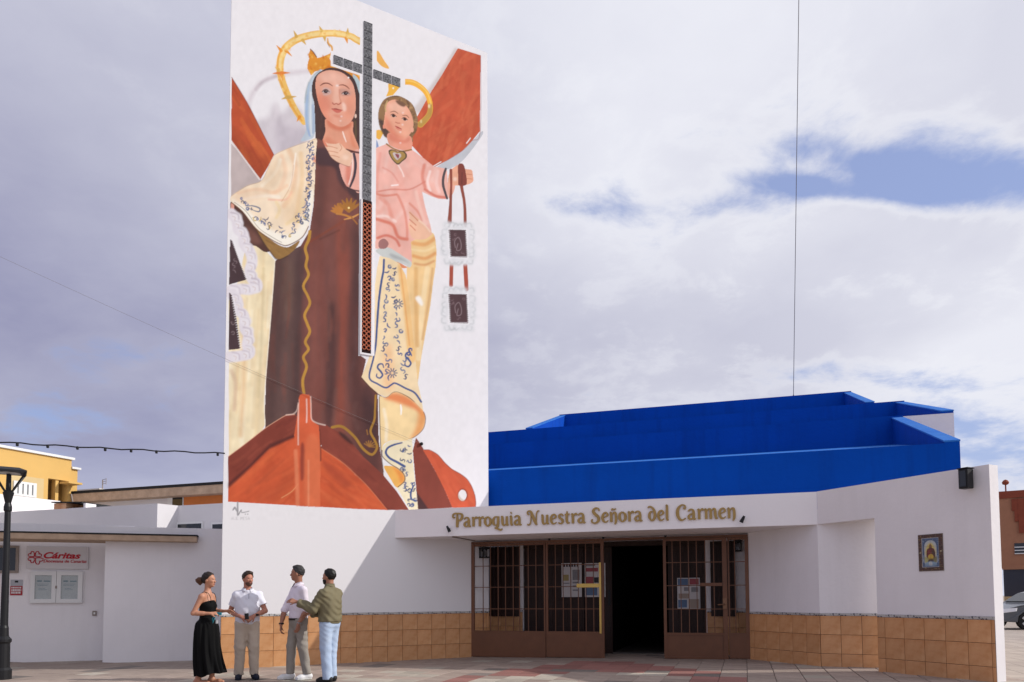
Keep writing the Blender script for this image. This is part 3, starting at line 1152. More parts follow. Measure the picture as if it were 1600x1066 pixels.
# grey block directly behind the office, its end wall catching the sun
gd = px_dir(-2600, 948)
GD = Vector((-gd.x, -gd.y, 0)).normalized()
FGB = Frame(at_depth(243, 930, 20.0), GD)
blk = thing('flat_roofed_house', (FGB.o.x, FGB.o.y, 0), 'plain grey-white flat-roofed block behind the office with one sunlit end wall', 'house')
bz = FGB.Z(243, 787)
bz_l = FGB.Z(60, 797.5)
sidev = Vector((GD.x * 0.30 + EG.x * 0.95, GD.y * 0.30 + EG.y * 0.95, 0)).normalized()
s_end = 0.5
for _ in range(200):
    q_ = FGB.P(0, 0, 2.0) + sidev * s_end - EYEV
    v_ = CAM_ROT.transposed() @ q_
    if CX + FPX * v_.x / -v_.z >= 274:
        break
    s_end += 0.05
pA, pB_ = FGB.P(-14, 0, 0), FGB.P(0, 0, 0)
pC = pB_ + sidev * s_end
pD = pA + sidev * 10
MB().prism([pA, pB_, pC, pC + GD * 8, pC + GD * 8 + sidev * 6, pD + sidev * 2], -0.1, [bz, bz, bz, bz, bz, bz]).build('wall', M_GREYW, blk)
FGC = Frame(pC, GD)
for (x0, x1, y0, y1) in ((277, 318, 816.5, 830), (331, 352, 816.5, 830)):
    w = MB().fbox(FGC, FGC.A(x0, 0, 820), FGC.A(x1, 0, 820), 0.0, 0.03, FGC.Z(x0, y1), FGC.Z(x0, y0)).build('window', M_WFRAME, blk)
    MB().fbox(FGC, FGC.A(x0, 0, 820) + 0.05, FGC.A(x1, 0, 820) - 0.05, 0.03, 0.04, FGC.Z(x0, y1), FGC.Z(x0, y0) - 0.06).build('pane', M_GLASS, w)

# house with the long concrete eave, orange panel and dark window
FE = Frame(at_depth(133, 930, 28.5), GD)
eave = thing('eaves_house', (FE.o.x, FE.o.y, 0), 'white house with a long concrete eave, dark window and orange wall panel', 'house')
ez1 = FE.Z(240, 766.0)
MB().fbox(FE, 0.1, 9, -6, 0, 0, ez1 - 0.25).build('wall', M_GREYW, eave)
MB().fbox(FE, -0.3, 9.2, -6.3, 0.45, ez1 - 0.34, ez1 - 0.03).build('roof', M_CONCRETE, eave)
MB().fbox(FE, -0.32, 9.22, -6.32, 0.47, ez1 - 0.028, ez1 + 0.07).build('roof_membrane', M_BITUMEN, eave)
oa0, oa1 = FE.A(287.5, 0.02, 780), FE.A(350, 0.02, 780)
MB().fbox(FE, oa0, oa1, 0.002, 0.03, FE.Z(310, 806), FE.Z(310, 774.2)).build('orange_panel', M_ORANGE, eave)
w = MB().fbox(FE, FE.A(262, 0.03, 780), oa0 - 0.01, 0.002, 0.04, FE.Z(275, 806), FE.Z(275, 775.5)).build('window', M_WFRAME, eave)
MB().fbox(FE, FE.A(270, 0.03, 780), oa0 - 0.05, 0.04, 0.05, FE.Z(275, 806), FE.Z(275, 778)).build('pane', M_GLASS, w)
# small house top further back with a television aerial
FS = Frame(at_depth(120, 930, 42), GD)
fh = thing('far_house', (FS.o.x, FS.o.y, 0), 'small pale house top peeking out beside the yellow house', 'house')
MB().fbox(FS, -2, FS.A(157, 0, 770), -5, 0, 0, FS.Z(140, 766.5)).build('wall', M_GREYW, fh)
MB().fbox(FS, -2.1, FS.A(158.5, 0, 770), -5.1, 0.15, FS.Z(140, 766.4), FS.Z(140, 764.8)).build('roof', M_SOFFIT, fh)
ae = thing('television_aerial', FS.P(FS.A(160, 0, 770), -0.3, FS.Z(140, 769)), 'thin television aerial on the far pale house', 'aerial')
am = MB()
ax, az0, az1 = FS.A(160, -0.3, 770), FS.Z(160, 770, -0.3), FS.Z(160, 750, -0.3)
am.tube([FS.P(ax, -0.3, az0), FS.P(ax, -0.3, az1)], 0.03, 6)
am.build('mast', M_SILL, ae)
am = MB()
for k, dzz in enumerate((0.0, -0.12, -0.24)):
    am.tube([FS.P(ax - 0.02, -0.3, az1 + dzz), FS.P(ax + 0.32, -0.25, az1 + dzz + 0.03)], 0.014, 5)
am.tube([FS.P(ax + 0.28, -0.28, az1 + 0.08), FS.P(ax + 0.28, -0.28, az1 - 0.3)], 0.014, 5)
am.build('dipoles', M_SILL, ae)

# yellow house, sunny side receding
yd = px_dir(1321, 932)
YD = Vector((yd.x, yd.y, 0)).normalized()
FY = Frame(at_depth(0, 930, 26.0), YD)
yh = thing('yellow_house', (FY.o.x, FY.o.y, 0), 'bright yellow two-storey house with white parapet trim on the far left', 'house')
yz = FY.Z(50, 708.0)
y_end = FY.A(111.5, 0, 740)
y_end2 = FY.A(122.5, -0.0, 740)
yzl = FY.Z(118, 733.5)
rec0, rec1 = FY.A(75, 0, 760), FY.A(105.5, 0, 760)
rz0, rz1 = 2.4, FY.Z(76, 747.5)
# front wall with the recessed balcony cut out
m = MB()
m.fbox(FY, -6, rec0, -0.3, 0, 0, yz)
m.fbox(FY, rec0, rec1, -0.3, 0, rz1, yz)
m.fbox(FY, rec1, y_end, -0.3, 0, 0, yz)
m.fbox(FY, rec0, rec1, -0.3, 0, 0, rz0)
m.fbox(FY, -6, y_end, -7, -2.2, 0, yz - 0.05)
m.fbox(FY, -6, y_end, -2.2, -0.3, yz - 0.25, yz - 0.002)
m.build('wall', M_YEL, yh)
MB().fbox(FY, y_end + 0.002, y_end2, -4, -0.05, 0, yzl).build('side_wing', M_YEL, yh)
MB().fbox(FY, -6.1, y_end + 0.08, -0.38, 0.08, yz + 0.002, yz + 0.09).build('parapet_trim', M_WFRAME, yh)
MB().fbox(FY, y_end + 0.004, y_end2 + 0.08, -4.1, 0.05, yzl + 0.002, yzl + 0.08).build('parapet_trim', M_WFRAME, yh)
MB().fbox(FY, rec0 + (rec1 - rec0) * 0.6, rec1 + 0.25, -0.02, 0.5, FY.Z(100, 757), FY.Z(100, 754)).build('balcony_hood', M_YEL, yh)
MB().fbox(FY, rec0 - 0.2, rec1 + 0.2, -2.15, -1.9, 0, rz1 + 0.1).build('balcony_back_wall', M_ORANGE, yh)
MB().fbox(FY, rec0 + (rec1 - rec0) * 0.42, rec0 + (rec1 - rec0) * 0.58, -0.28, -0.05, rz0, rz1).build('balcony_pillar', M_YEL, yh)
wa0, wa1 = FY.A(22.5, 0, 765), FY.A(53, 0, 765)
wz0, wz1 = FY.Z(40, 776.5), FY.Z(24, 751.5)
MB().fbox(FY, wa0 - 0.25, wa1 + 0.35, 0.0, 0.02, wz0 - 0.05, wz1 + 0.22).build('window_surround', mat('cream_trim', (0.62, 0.47, 0.24), 0.8, var=0.05), yh)
wf = MB()
for q in range(5):
    a = wa0 + (wa1 - wa0) * q / 4
    wf.fbox(FY, a - 0.06, a + 0.06, 0.021, 0.07, wz0, wz1)
wf.fbox(FY, wa0, wa1, 0.021, 0.066, wz1 - 0.08, wz1)
wf.fbox(FY, wa0, wa1, 0.021, 0.066, wz0, wz0 + 0.08)
wf = wf.build('window', M_WFRAME, yh)
M_CURT = mat('pale_curtain', (0.26, 0.28, 0.29), 0.5, var=0.25, var_scale=1.5, stretch=(6, 6, 0.3))
for q in range(4):
    MB().fbox(FY, wa0 + (wa1 - wa0) * q / 4 + 0.06, wa0 + (wa1 - wa0) * (q + 1) / 4 - 0.06, 0.021, 0.03, wz0 + 0.08, wz1 - 0.08).build('pane', M_CURT, wf)
# white garden wall in front of it, and the brick shed with the dark lean-to roof
FYW = Frame(at_depth(0, 930, 22.5), YD)
gw = thing('garden_wall', (FYW.o.x, FYW.o.y, 0), 'sunlit white wall in front of the yellow house', 'wall')
MB().fbox(FYW, -4, FYW.A(94, 0, 790), -0.2, 0, 0, FYW.Z(50, 777.8)).build('wall', M_WHITE, gw)
FSH = Frame(at_depth(84, 930, 21.3), GD)
sh = thing('roof_shed', (FSH.o.x, FSH.o.y, 0), 'small brick shed with a dark lean-to roof on the flat roof', 'shed')
M_BRICKY = mat('broken_brick', (0.50, 0.18, 0.07), 0.9, col2=(0.78, 0.48, 0.28), var_scale=4.0, bump=0.5, bump_scale=8)
s0, s1 = FSH.A(84.5, 0, 790), FSH.A(103.5, 0, 790)
sz1 = FSH.Z(90, 784.0)
MB().fbox(FSH, s0, s1, -1.2, 0, 2.0, sz1 - 0.05).build('wall', M_BRICKY, sh)
e1 = FSH.A(130, 0, 790)
MB().extrude([FSH.P(s0 - 0.04, 0.06, sz1), FSH.P(e1, 0.06, sz1 - 0.05), FSH.P(e1 + 0.06, 0.06, sz1 - 0.13), FSH.P(e1 + 0.02, 0.06, sz1 - 0.14), FSH.P(e1 - 0.03, 0.06, sz1 - 0.085), FSH.P(s0 - 0.04, 0.06, sz1 - 0.03)], FSH.b * -1.3).build('roof', M_BITUMEN, sh)
MB().fbox(FSH, s1 + 0.01, e1 - 0.02, -1.1, -0.06, 2.0, sz1 - 0.2).build('side_wall', M_GREYW, sh)
MB().tube([FSH.P(s0 + 0.38, -0.3, sz1 - 0.05), FSH.P(s0 + 0.30, -0.3, sz1 + 0.25)], 0.02, 5).build('vent_pipe', M_SILL, sh)
MB().fbox(FSH, e1 + 0.07, e1 + 0.15, -0.3, 0.05, 2.0, sz1 - 0.10).build('white_pier', M_WHITE, sh)

# ------------------------------------------------------------------ right background
bd = px_dir(-900, 940)
BD = Vector((-bd.x, -bd.y, 0)).normalized()
FBR = Frame(at_depth(1566, 930, 46.0), BD)
brn = thing('brown_building', (FBR.o.x, FBR.o.y, 0), 'tan and rust red building with a dark glazed ground floor on the far right', 'building')
M_TAN = mat('tan_render', (0.40, 0.19, 0.11), 0.85, var=0.1, bump=0.15)
M_RUST = mat('rust_render', (0.27, 0.065, 0.035), 0.85, var=0.12, bump=0.15)
tz, mz = FBR.Z(1568, 768), FBR.Z(1568, 884)
MB().fbox(FBR, 0, 14, -8, 0, mz, tz - 0.02).build('wall', M_TAN, brn)
MB().fbox(FBR, -0.05, 14.05, -8.05, 0.06, FBR.Z(1568, 779), tz).build('cornice', M_RUST, brn)
for (x0, x1, y1) in ((1581, 1606, 798), (1585, 1604, 815), (1591, 1600, 833)):
    MB().fbox(FBR, FBR.A(x0, 0.05, 800), FBR.A(x1, 0.05, 800), 0.003, 0.08 + 0.004 * (x0 - 1580), FBR.Z(1590, y1), FBR.Z(1590, 779.5)).build('stepped_pilaster', M_RUST, brn)
wb = MB().fbox(FBR, FBR.A(1585, 0, 855), FBR.A(1612, 0, 855), 0.0, 0.04, FBR.Z(1590, 866), FBR.Z(1590, 849)).build('window', M_GLASS, brn)
for q in range(3):
    zq = FBR.Z(1590, 866 - 5 * q)
    MB().fbox(FBR, FBR.A(1585, 0, 855), FBR.A(1612, 0, 855), 0.041, 0.09, zq, zq + 0.06).build('louvre', M_WFRAME, wb)
MB().fbox(FBR, 0.1, 14, -8, -0.02, 0, mz - 0.004).build('ground_floor', mat('blue_black_glazing', (0.018, 0.02, 0.035), 0.25, spec=0.5, var=0.3, var_scale=0.6), brn)
MB().fbox(FBR, 0.05, 14, -0.02, 0.12, mz - 0.25, mz + 0.0).build('ledge', M_TAN, brn)
fin = MB().lathe(FBR.P(FBR.A(1571.5, -0.5, 765), -0.5, tz), [(0.04, 0), (0.04, 0.45), (0.16, 0.5), (0.2, 0.62), (0.12, 0.75), (0.02, 0.8)], 10)
fin.build('roof_vent', M_RUST, brn)
low = thing('low_wall', at_depth(1571, 985, 34), 'low tan wall behind the parked grey car', 'wall')
FLW = Frame(at_depth(1571, 985, 36), BD)
MB().fbox(FLW, 0, 8, -0.3, 0, 0, FLW.Z(1580, 932.5)).build('wall', mat('tan_wall', (0.46, 0.33, 0.17), 0.85, var=0.12), low, bevel=0.02)

# parked grey hatchback, nose to the left
CARX = at_depth(1545, 985, 27.5)
car = thing('parked_car', (CARX.x + 2.0, CARX.y, ground_z(20)), 'grey hatchback parked beyond the white wing wall', 'car')
M_CAR = mat('grey_car_paint', (0.085, 0.09, 0.10), 0.3, metal=0.2, spec=0.4, coat=0.3, var=0.03)
M_TYRE = mat('tyre_rubber', (0.015, 0.015, 0.015), 0.85, var=0.1)
M_RIM = mat('alloy_rim', (0.45, 0.45, 0.46), 0.35, metal=0.8, var=0.05)
M_LAMP = mat('clear_headlamp', (0.75, 0.76, 0.78), 0.12, spec=0.6, var=0.05)
cx0 = CARX.x + 0.05
cy0 = CARX.y
cz = ground_z(20)
side = [(0.0, 0.38), (0.03, 0.62), (0.12, 0.74), (0.55, 0.86), (1.0, 0.95), (1.55, 1.32), (2.1, 1.46), (2.9, 1.46), (3.5, 1.34), (3.95, 0.98), (4.1, 0.80), (4.12, 0.45), (4.0, 0.26),
        (3.62, 0.26), (3.58, 0.48), (3.40, 0.62), (3.16, 0.62), (2.98, 0.48), (2.94, 0.24), (1.14, 0.24), (1.10, 0.48), (0.92, 0.62), (0.68, 0.62), (0.50, 0.48), (0.46, 0.26), (0.08, 0.28)]
HW = 0.86
bmv, bmf = [], []
for s_, inset in ((-1, 0.0), (1, 0.0)):
    for (x, z) in side:
        tuck = 0.0 if z < 0.85 else (z - 0.85) * 0.32
        nose = 0.10 if x < 0.15 or x > 4.0 else 0.0
        bmv.append((cx0 + x, cy0 + s_ * (HW - tuck - nose), cz + z))
n = len(side)
bmf = [tuple(range(n)), tuple(range(2 * n - 1, n - 1, -1))] + [(i, n + i, n + (i + 1) % n, (i + 1) % n) for i in range(n)]
MB().add(bmv, bmf).build('body', M_CAR, car, bevel=0.03)
for s_ in (-1, 1):
    y = cy0 + s_ * (HW - 0.085)
    yo = s_ * 0.012
    g = [(1.12, 0.98), (1.60, 1.29), (2.12, 1.40), (2.35, 1.40), (2.35, 0.97)]
    g2 = [(2.43, 0.97), (2.43, 1.40), (2.95, 1.39), (3.35, 1.28), (3.60, 1.02)]
    for gg in (g, g2):
        ring = [(cx0 + x, cy0 + s_ * (HW - (z - 0.85) * 0.32 + 0.004), cz + z) for x, z in gg]
        MB().extrude(ring, (0, s_ * 0.008, 0)).build('side_window', M_GLASS, car)
    for wx in (0.80, 3.28):
        w = MB()
        pr_ = [(0.0, 0.0), (0.30, 0.0), (0.315, 0.04), (0.315, 0.16), (0.30, 0.20), (0.0, 0.20)]
        vs, fs = [], []
        K = 20
        for r_, dd_ in pr_:
            for q in range(K):
                vs.append((cx0 + wx + r_ * math.cos(2 * math.pi * q / K), cy0 + s_ * (HW - 0.2 + dd_) , cz + 0.315 + r_ * math.sin(2 * math.pi * q / K)))
        for i in range(len(pr_) - 1):
            for q in range(K):
                fs.append((i * K + q, i * K + (q + 1) % K, (i + 1) * K + (q + 1) % K, (i + 1) * K + q))
        w = w.add(vs, fs).build('wheel', M_TYRE, car)
        rim = MB()
        for q in range(5):
            a = 2 * math.pi * q / 5
            c_, s__ = math.cos(a), math.sin(a)
            rim.extrude([(cx0 + wx + (-0.03 * s__), cy0 + s_ * (HW + 0.002), cz + 0.315 + 0.03 * c_),
                         (cx0 + wx + 0.21 * c_ - 0.045 * s__, cy0 + s_ * (HW + 0.002), cz + 0.315 + 0.21 * s__ + 0.045 * c_),
                         (cx0 + wx + 0.21 * c_ + 0.045 * s__, cy0 + s_ * (HW + 0.002), cz + 0.315 + 0.21 * s__ - 0.045 * c_),
                         (cx0 + wx + 0.03 * s__, cy0 + s_ * (HW + 0.002), cz + 0.315 - 0.03 * c_)], (0, s_ * 0.012, 0))
        rim.build('rim', M_RIM, w)
    MB().extrude([(cx0 + 0.02, cy0 + s_ * 0.50, cz + 0.60), (cx0 + 0.02, cy0 + s_ * 0.77, cz + 0.60), (cx0 + 0.42, cy0 + s_ * 0.875, cz + 0.66), (cx0 + 0.45, cy0 + s_ * 0.875, cz + 0.78), (cx0 + 0.08, cy0 + s_ * 0.78, cz + 0.75), (cx0 + 0.05, cy0 + s_ * 0.5, cz + 0.73)], (-0.03, s_ * 0.012, 0.005)).build('headlight', M_LAMP, car)
    MB().box(cx0 + 1.25, cx0 + 1.42, cy0 + s_ * 0.86 - 0.08, cy0 + s_ * 0.86 + 0.08, cz + 0.93, cz + 1.06).build('mirror', M_CAR, car, bevel=0.03)
ws = [(1.03, 0.972), (1.56, 1.325)]
MB().extrude([(cx0 + 1.06, cy0 - 0.68, cz + 1.005), (cx0 + 1.06, cy0 + 0.68, cz + 1.005), (cx0 + 1.53, cy0 + 0.60, cz + 1.318), (cx0 + 1.53, cy0 - 0.60, cz + 1.318)], (-0.012, 0, 0.014)).build('windscreen', M_GLASS, car)
MB().box(cx0 - 0.015, cx0 + 0.02, cy0 - 0.45, cy0 + 0.45, cz + 0.34, cz + 0.55).build('grille', M_BLACK, car)

# ------------------------------------------------------------------ street lamp, far left
lp = on_ground(3.5, 1062)
lamp = thing('street_lamp', lp, 'black street lamp with a flat-topped square lantern at the left edge', 'street lamp')
lz = lambda py: EYE + (px_dir(4, py).z / px_dir(4, py).y) * lp.y
post = MB().lathe((lp.x, lp.y, 0), [(0.135, -0.02), (0.135, 0.16), (0.105, 0.20), (0.098, 0.60), (0.118, 0.63), (0.118, 0.67), (0.075, 0.72), (0.070, 0.86), (0.060, 0.9), (0.046, lz(800)), (0.062, lz(798)), (0.062, lz(792)), (0.046, lz(786)), (0.085, lz(770)), (0.042, lz(766)), (0.036, lz(741))], 16)
post.build('post', M_BLACK, lamp, smooth=False)
t1, t0 = lz(731.5), lz(742)
rr = 0.25
lr_ = Vector((lp.y, -lp.x, 0)).normalized()
lf_ = Vector((lp.x, lp.y, 0)).normalized()
cap = MB()
sq = ((-1, -1), (1, -1), (1, 1), (-1, 1))
vs = [Vector((lp.x, lp.y, zz)) + lr_ * (r_ * sx) + lf_ * (r_ * sy) for r_, zz in ((rr, t0 + 0.03), (rr, t0 + 0.06), (0.14, t1)) for sx, sy in sq]
cap.add(vs, [(3, 2, 1, 0), (0, 1, 5, 4), (1, 2, 6, 5), (2, 3, 7, 6), (3, 0, 4, 7), (4, 5, 9, 8), (5, 6, 10, 9), (6, 7, 11, 10), (7, 4, 8, 11), (8, 9, 10, 11)])
cap.build('lamp_cap', M_BLACK, lamp)
for sx, sy in sq:
    b0_ = Vector((lp.x, lp.y, lz(768))) + lr_ * 0.05 * sx + lf_ * 0.05 * sy
    b1_ = Vector((lp.x, lp.y, t0 + 0.045)) + lr_ * rr * 0.96 * sx + lf_ * rr * 0.96 * sy
    MB().tube([b0_, b1_], 0.014, 6).build('lantern_strut', M_BLACK, lamp)
MB().lathe((lp.x, lp.y, t0), [(0.08, 0.020), (0.17, 0.024), (0.17, 0.028)], 12).build('diffuser', mat('frosted_diffuser', (0.6, 0.6, 0.58), 0.4, var=0.05), lamp)

# ------------------------------------------------------------------ wires
def sag(p, q, s, n=24):
    return [p.lerp(q, i / n) - Vector((0, 0, s * 4 * (i / n) * (1 - i / n))) for i in range(n + 1)]


p = at_depth(-60, 687, 12.6)
q = FT.P(0.02, 0.03, FT.Z(345, 708.5))
sl = thing('light_string', q, 'black festoon cable with small lamp holders strung to the tower corner', 'light string')
path = sag(p, q, 0.02)
path = [v + Vector((0, 0, 0.012 * math.sin(i * 1.7))) for i, v in enumerate(path)]
MB().tube(path, 0.013, 6).build('cable', M_CABLE, sl)
for f in (0.195, 0.305, 0.415, 0.52, 0.62, 0.72, 0.97):
    v = p.lerp(q, f) - Vector((0, 0, 0.08 * f * (1 - f)))
    MB().lathe((v.x, v.y, v.z - 0.055), [(0.012, 0), (0.024, 0.008), (0.024, 0.05), (0.014, 0.062)], 8).build('lamp_holder', M_BLACK, sl)
q = FT.P(FT.A(658, py=694), 0.03, FT.Z(658, 694))
_a, _z = FT.uv(-80, 364, 0.02)
p = FT.P(_a, 0.02, _z)
wr = thing('stay_wire', q, 'thin grey wire running down across the mural to a black wall anchor', 'wire')
M_WIRE = mat('grey_wire', (0.22, 0.20, 0.20), 0.5, var=0.1)
MB().tube(sag(p, q, 0.05), 0.0024, 5).build('wire', M_WIRE, wr)
MB().lathe((q.x, q.y, q.z - 0.035), [(0.012, 0), (0.03, 0.01), (0.036, 0.035), (0.03, 0.06), (0.012, 0.07)], 10).build('anchor', M_BLACK, wr)
FDm = FD_
b0 = FD_.P(FD_.A(1240, 0, 615), -0.1, FD_.Z(1240, 617))
t_ = at_depth(1249, -60, 24.0)
vw = thing('overhead_cable', b0, 'thin dark cable rising straight up from the blue roof', 'cable')
MB().tube([b0, b0.lerp(t_, 0.5), t_], 0.013, 5).build('wire', M_WIRE, vw)
MB().lathe((b0.x, b0.y, b0.z - 0.15), [(0.03, 0), (0.03, 0.14), (0.015, 0.18)], 8).build('fixing', M_BLACK, vw)

# ------------------------------------------------------------------ lanterns, floodlight, spotlights
def wall_lantern(px0, px1, py0, py1, label, FG=FG, PB=PB):
    b = PB + 0.14
    a0, a1 = FG.A(px0, b, 860), FG.A(px1, b, 860)
    z0, z1 = FG.Z(px0, py1, b), FG.Z(px0, py0, b)
    t = thing('wall_lantern', FG.P((a0 + a1) / 2, PB, (z0 + z1) / 2), label, 'lantern', 'lanterns in the porch')
    am_, w = (a0 + a1) / 2, (a1 - a0) / 2
    m = MB()
    for sa in (-1, 1):
        for sb in (-1, 1):
            m.fbox(FG, am_ + sa * w - 0.012, am_ + sa * w + 0.012, b + sb * w - 0.012, b + sb * w + 0.012, z0 + 0.03, z1 - 0.05)
    m.build('cage', M_BLACK, t)
    MB().fbox(FG, am_ - w - 0.02, am_ + w + 0.02, b - w - 0.02, b + w + 0.02, z1 - 0.05, z1).build('lantern_roof', M_BLACK, t, bevel=0.012)
    MB().fbox(FG, am_ - w - 0.015, am_ + w + 0.015, b - w - 0.015, b + w + 0.015, z0, z0 + 0.03).build('lantern_base', M_BLACK, t)
    MB().fbox(FG, am_ - w * 0.5, am_ + w * 0.5, b - w * 0.5, b + w * 0.5, z0 + 0.05, z1 - 0.08).build('bulb', mat('lantern_glass', (0.12, 0.12, 0.12), 0.15, spec=0.5, var=0.1), t)
    MB().fbox(FG, am_ - 0.02, am_ + 0.02, PB + 0.001, b - w - 0.02, z1 - 0.09, z1 - 0.05).build('bracket', M_BLACK, t)


wall_lantern(752.5, 763, 855, 872, 'black wall lantern in the porch behind the left end of the gate', FT, 0.0)
wall_lantern(1148, 1158, 844, 862, 'black wall lantern in the porch behind the right end of the gate')

# floodlight at the top of the wing wall
fb = 0.14
fa0, fa1 = FW.A(1501, fb, 748), FW.A(1516, fb, 748)
fz0, fz1 = FW.Z(1508, 764, fb), FW.Z(1508, 733, fb)
fl = thing('floodlight', FW.P((fa0 + fa1) / 2, 0, fz0), 'black box floodlight fixed at the top of the wing wall', 'floodlight')
MB().fbox(FW, fa0, fa1, 0.06, 0.20, fz0, fz1).build('housing', M_BLACK, fl, bevel=0.012)
MB().fbox(FW, fa0 + 0.025, fa1 - 0.025, 0.2005, 0.208, fz0 + 0.03, fz1 - 0.03).build('lens', M_GLASS, fl)
MB().fbox(FW, fa0 - 0.012, fa1 + 0.012, 0.05, 0.215, fz1 + 0.001, fz1 + 0.014).build('hood', M_BLACK, fl)
MB().fbox(FW, (fa0 + fa1) / 2 - 0.03, (fa0 + fa1) / 2 + 0.03, 0.0, 0.058, (fz0 + fz1) / 2 - 0.06, (fz0 + fz1) / 2 + 0.06).build('bracket', M_BLACK, fl)


def spot(px, py, side, label):
    a, z = FF.uv(px, py)
    t = thing('sign_spotlight', FF.P(a, 0, z), label, 'spotlight', 'spotlights at the sign')
    MB().fbox(FF, a - 0.012, a + 0.012, 0.002, 0.07, z - 0.012, z + 0.012).build('arm', M_BLACK, t)
    q = FF.P(a, 0.09, z)
    MB().tube([q + FF.a * 0.03 * side + Vector((0, 0, 0.055)), q, q - FF.a * 0.03 * side - Vector((0, 0, 0.06))], [0.022, 0.03, 0.036], 8).build('head', M_BLACK, t)


spot(703, 827, -1, 'small black spotlight below the first sign letter')
spot(1160.5, 812, 1, 'small black spotlight after the last sign letter')
# thin conduit under the canopy at its left end
MB().tube([FF.P(FF.A(705, 0, 848) + 0.0, -0.05, FASC_BOT - 0.012), FG.P(FG.A(742, 0.05, 850), 0.05, FASC_BOT - 0.012)], 0.012, 6).build('conduit', M_SILL, church)
# ------------------------------------------------------------------ painter: flat paint laid on a wall, shape by shape
class Painter:
    """a paint layer over the rectangle x0..x1, y0..y1 (measured units, y down); S samples per unit"""
    def __init__(self, x0, y0, x1, y1, S, bg):
        self.x0, self.y0, self.S = x0, y0, S
        self.w, self.h = int((x1 - x0) * S), int((y1 - y0) * S)
        self.c = np.empty((self.h, self.w, 3), np.float32)
        self.c[:] = bg

    def _win(self, P, pad):
        lo = (P.min(0) - pad - (self.x0, self.y0)) * self.S
        hi = (P.max(0) + pad - (self.x0, self.y0)) * self.S
        i0, j0 = max(int(lo[0]), 0), max(int(lo[1]), 0)
        i1, j1 = min(int(hi[0]) + 2, self.w), min(int(hi[1]) + 2, self.h)
        if i1 <= i0 or j1 <= j0:
            return None
        xs = self.x0 + (np.arange(i0, i1) + 0.5) / self.S
        ys = self.y0 + (np.arange(j0, j1) + 0.5) / self.S
        return i0, j0, i1, j1, xs.astype(np.float32), ys.astype(np.float32)

    @staticmethod
    def _blur(m, r):
        r = int(round(r))
        if r < 1:
            return m
        for _ in range(3):
            for ax in (0, 1):
                pad = [(0, 0), (0, 0)]
                pad[ax] = (r + 1, r)
                c = np.cumsum(np.pad(m, pad, mode='edge'), axis=ax)
                n = m.shape[ax]
                if ax == 0:
                    m = (c[2 * r + 1:2 * r + 1 + n] - c[:n]) / (2 * r + 1)
                else:
                    m = (c[:, 2 * r + 1:2 * r + 1 + n] - c[:, :n]) / (2 * r + 1)
        return m

    def mask_poly(self, pts, smooth=True, soft=0.0):
        P = np.array(catmull(pts, 6, True) if smooth else pts, np.float32)
        win = self._win(P, 1 + soft * 2.5)
        if win is None:
            return None
        i0, j0, i1, j1, xs, ys = win
        cnt = np.zeros((len(ys), len(xs)), np.float32)
        for sub in (-0.25, 0.25):
            yy = ys + sub / self.S
            ins = np.zeros((len(ys), len(xs)), bool)
            Q = np.roll(P, -1, 0)
            for (ax, ay), (bx, by) in zip(P, Q):
                if ay == by:
                    continue
                rows = np.where((ay > yy) != (by > yy))[0]
                if len(rows) == 0:
                    continue
                xc = ax + (yy[rows] - ay) * (bx - ax) / (by - ay)
                ins[rows] ^= xs[None, :] < xc[:, None]
            cnt += ins * 0.5
        m = self._blur(cnt, soft * self.S) if soft else self._blur(cnt, 0.0)
        return (i0, j0, i1, j1), m

    def _lay(self, win, m, col, alpha):
        i0, j0, i1, j1 = win
        a = (m * alpha)[..., None]
        self.c[j0:j1, i0:i1] = self.c[j0:j1, i0:i1] * (1 - a) + np.array(col, np.float32) * a

    def poly(self, pts, col, alpha=1.0, smooth=True, soft=0.0, clip=None):
        r = self.mask_poly(pts, smooth, soft)
        if r is None:
            return
        win, m = r
        if clip is not None:
            i0, j0, i1, j1 = win
            m = m * clip[j0:j1, i0:i1]
        self._lay(win, m, srgb(*col), alpha)

    def full_mask(self, pts, smooth=True):
        M = np.zeros((self.h, self.w), np.float32)
        r = self.mask_poly(pts, smooth)
        if r:
            (i0, j0, i1, j1), m = r
            M[j0:j1, i0:i1] = m
        return M

    def stroke(self, pts, width, col, alpha=1.0, soft=0.35, smooth=True, clip=None):
        P = np.array(catmull(pts, 5) if smooth and len(pts) > 2 else pts, np.float32)
        wd = np.array(width, np.float32) if isinstance(width, (list, tuple)) else None
        mw = float(wd.max()) if wd is not None else width
        win = self._win(P, mw / 2 + soft * 2 + 1)
        if win is None:
            return
        i0, j0, i1, j1, xs, ys = win
        X, Y = np.meshgrid(xs, ys)
        best = np.full(X.shape, 1e9, np.float32)
        n = len(P) - 1
        for k in range(n):
            a, b = P[k], P[k + 1]
            d = b - a
            L = float(d @ d) + 1e-9
            t = np.clip(((X - a[0]) * d[0] + (Y - a[1]) * d[1]) / L, 0, 1)
            dist = np.hypot(X - a[0] - t * d[0], Y - a[1] - t * d[1])
            if wd is not None:
                u = (k + t) / n * (len(wd) - 1)
                dist = dist - np.interp(u, range(len(wd)), wd).astype(np.float32) / 2
            else:
                dist = dist - width / 2
            best = np.minimum(best, dist)
        m = np.clip(0.5 - best / (2 * soft), 0, 1)
        if clip is not None:
            m = m * clip[j0:j1, i0:i1]
        self._lay((i0, j0, i1, j1), m, srgb(*col), alpha)

    def dot(self, x, y, rx, ry, col, alpha=1.0, soft=0.0, rot=0.0, clip=None):
        c, s = math.cos(rot), math.sin(rot)
        pts = [(x + rx * math.cos(t) * c - ry * math.sin(t) * s, y + rx * math.cos(t) * s + ry * math.sin(t) * c) for t in np.linspace(0, 2 * math.pi, 14, endpoint=False)]
        self.poly(pts, col, alpha, True, soft, clip)

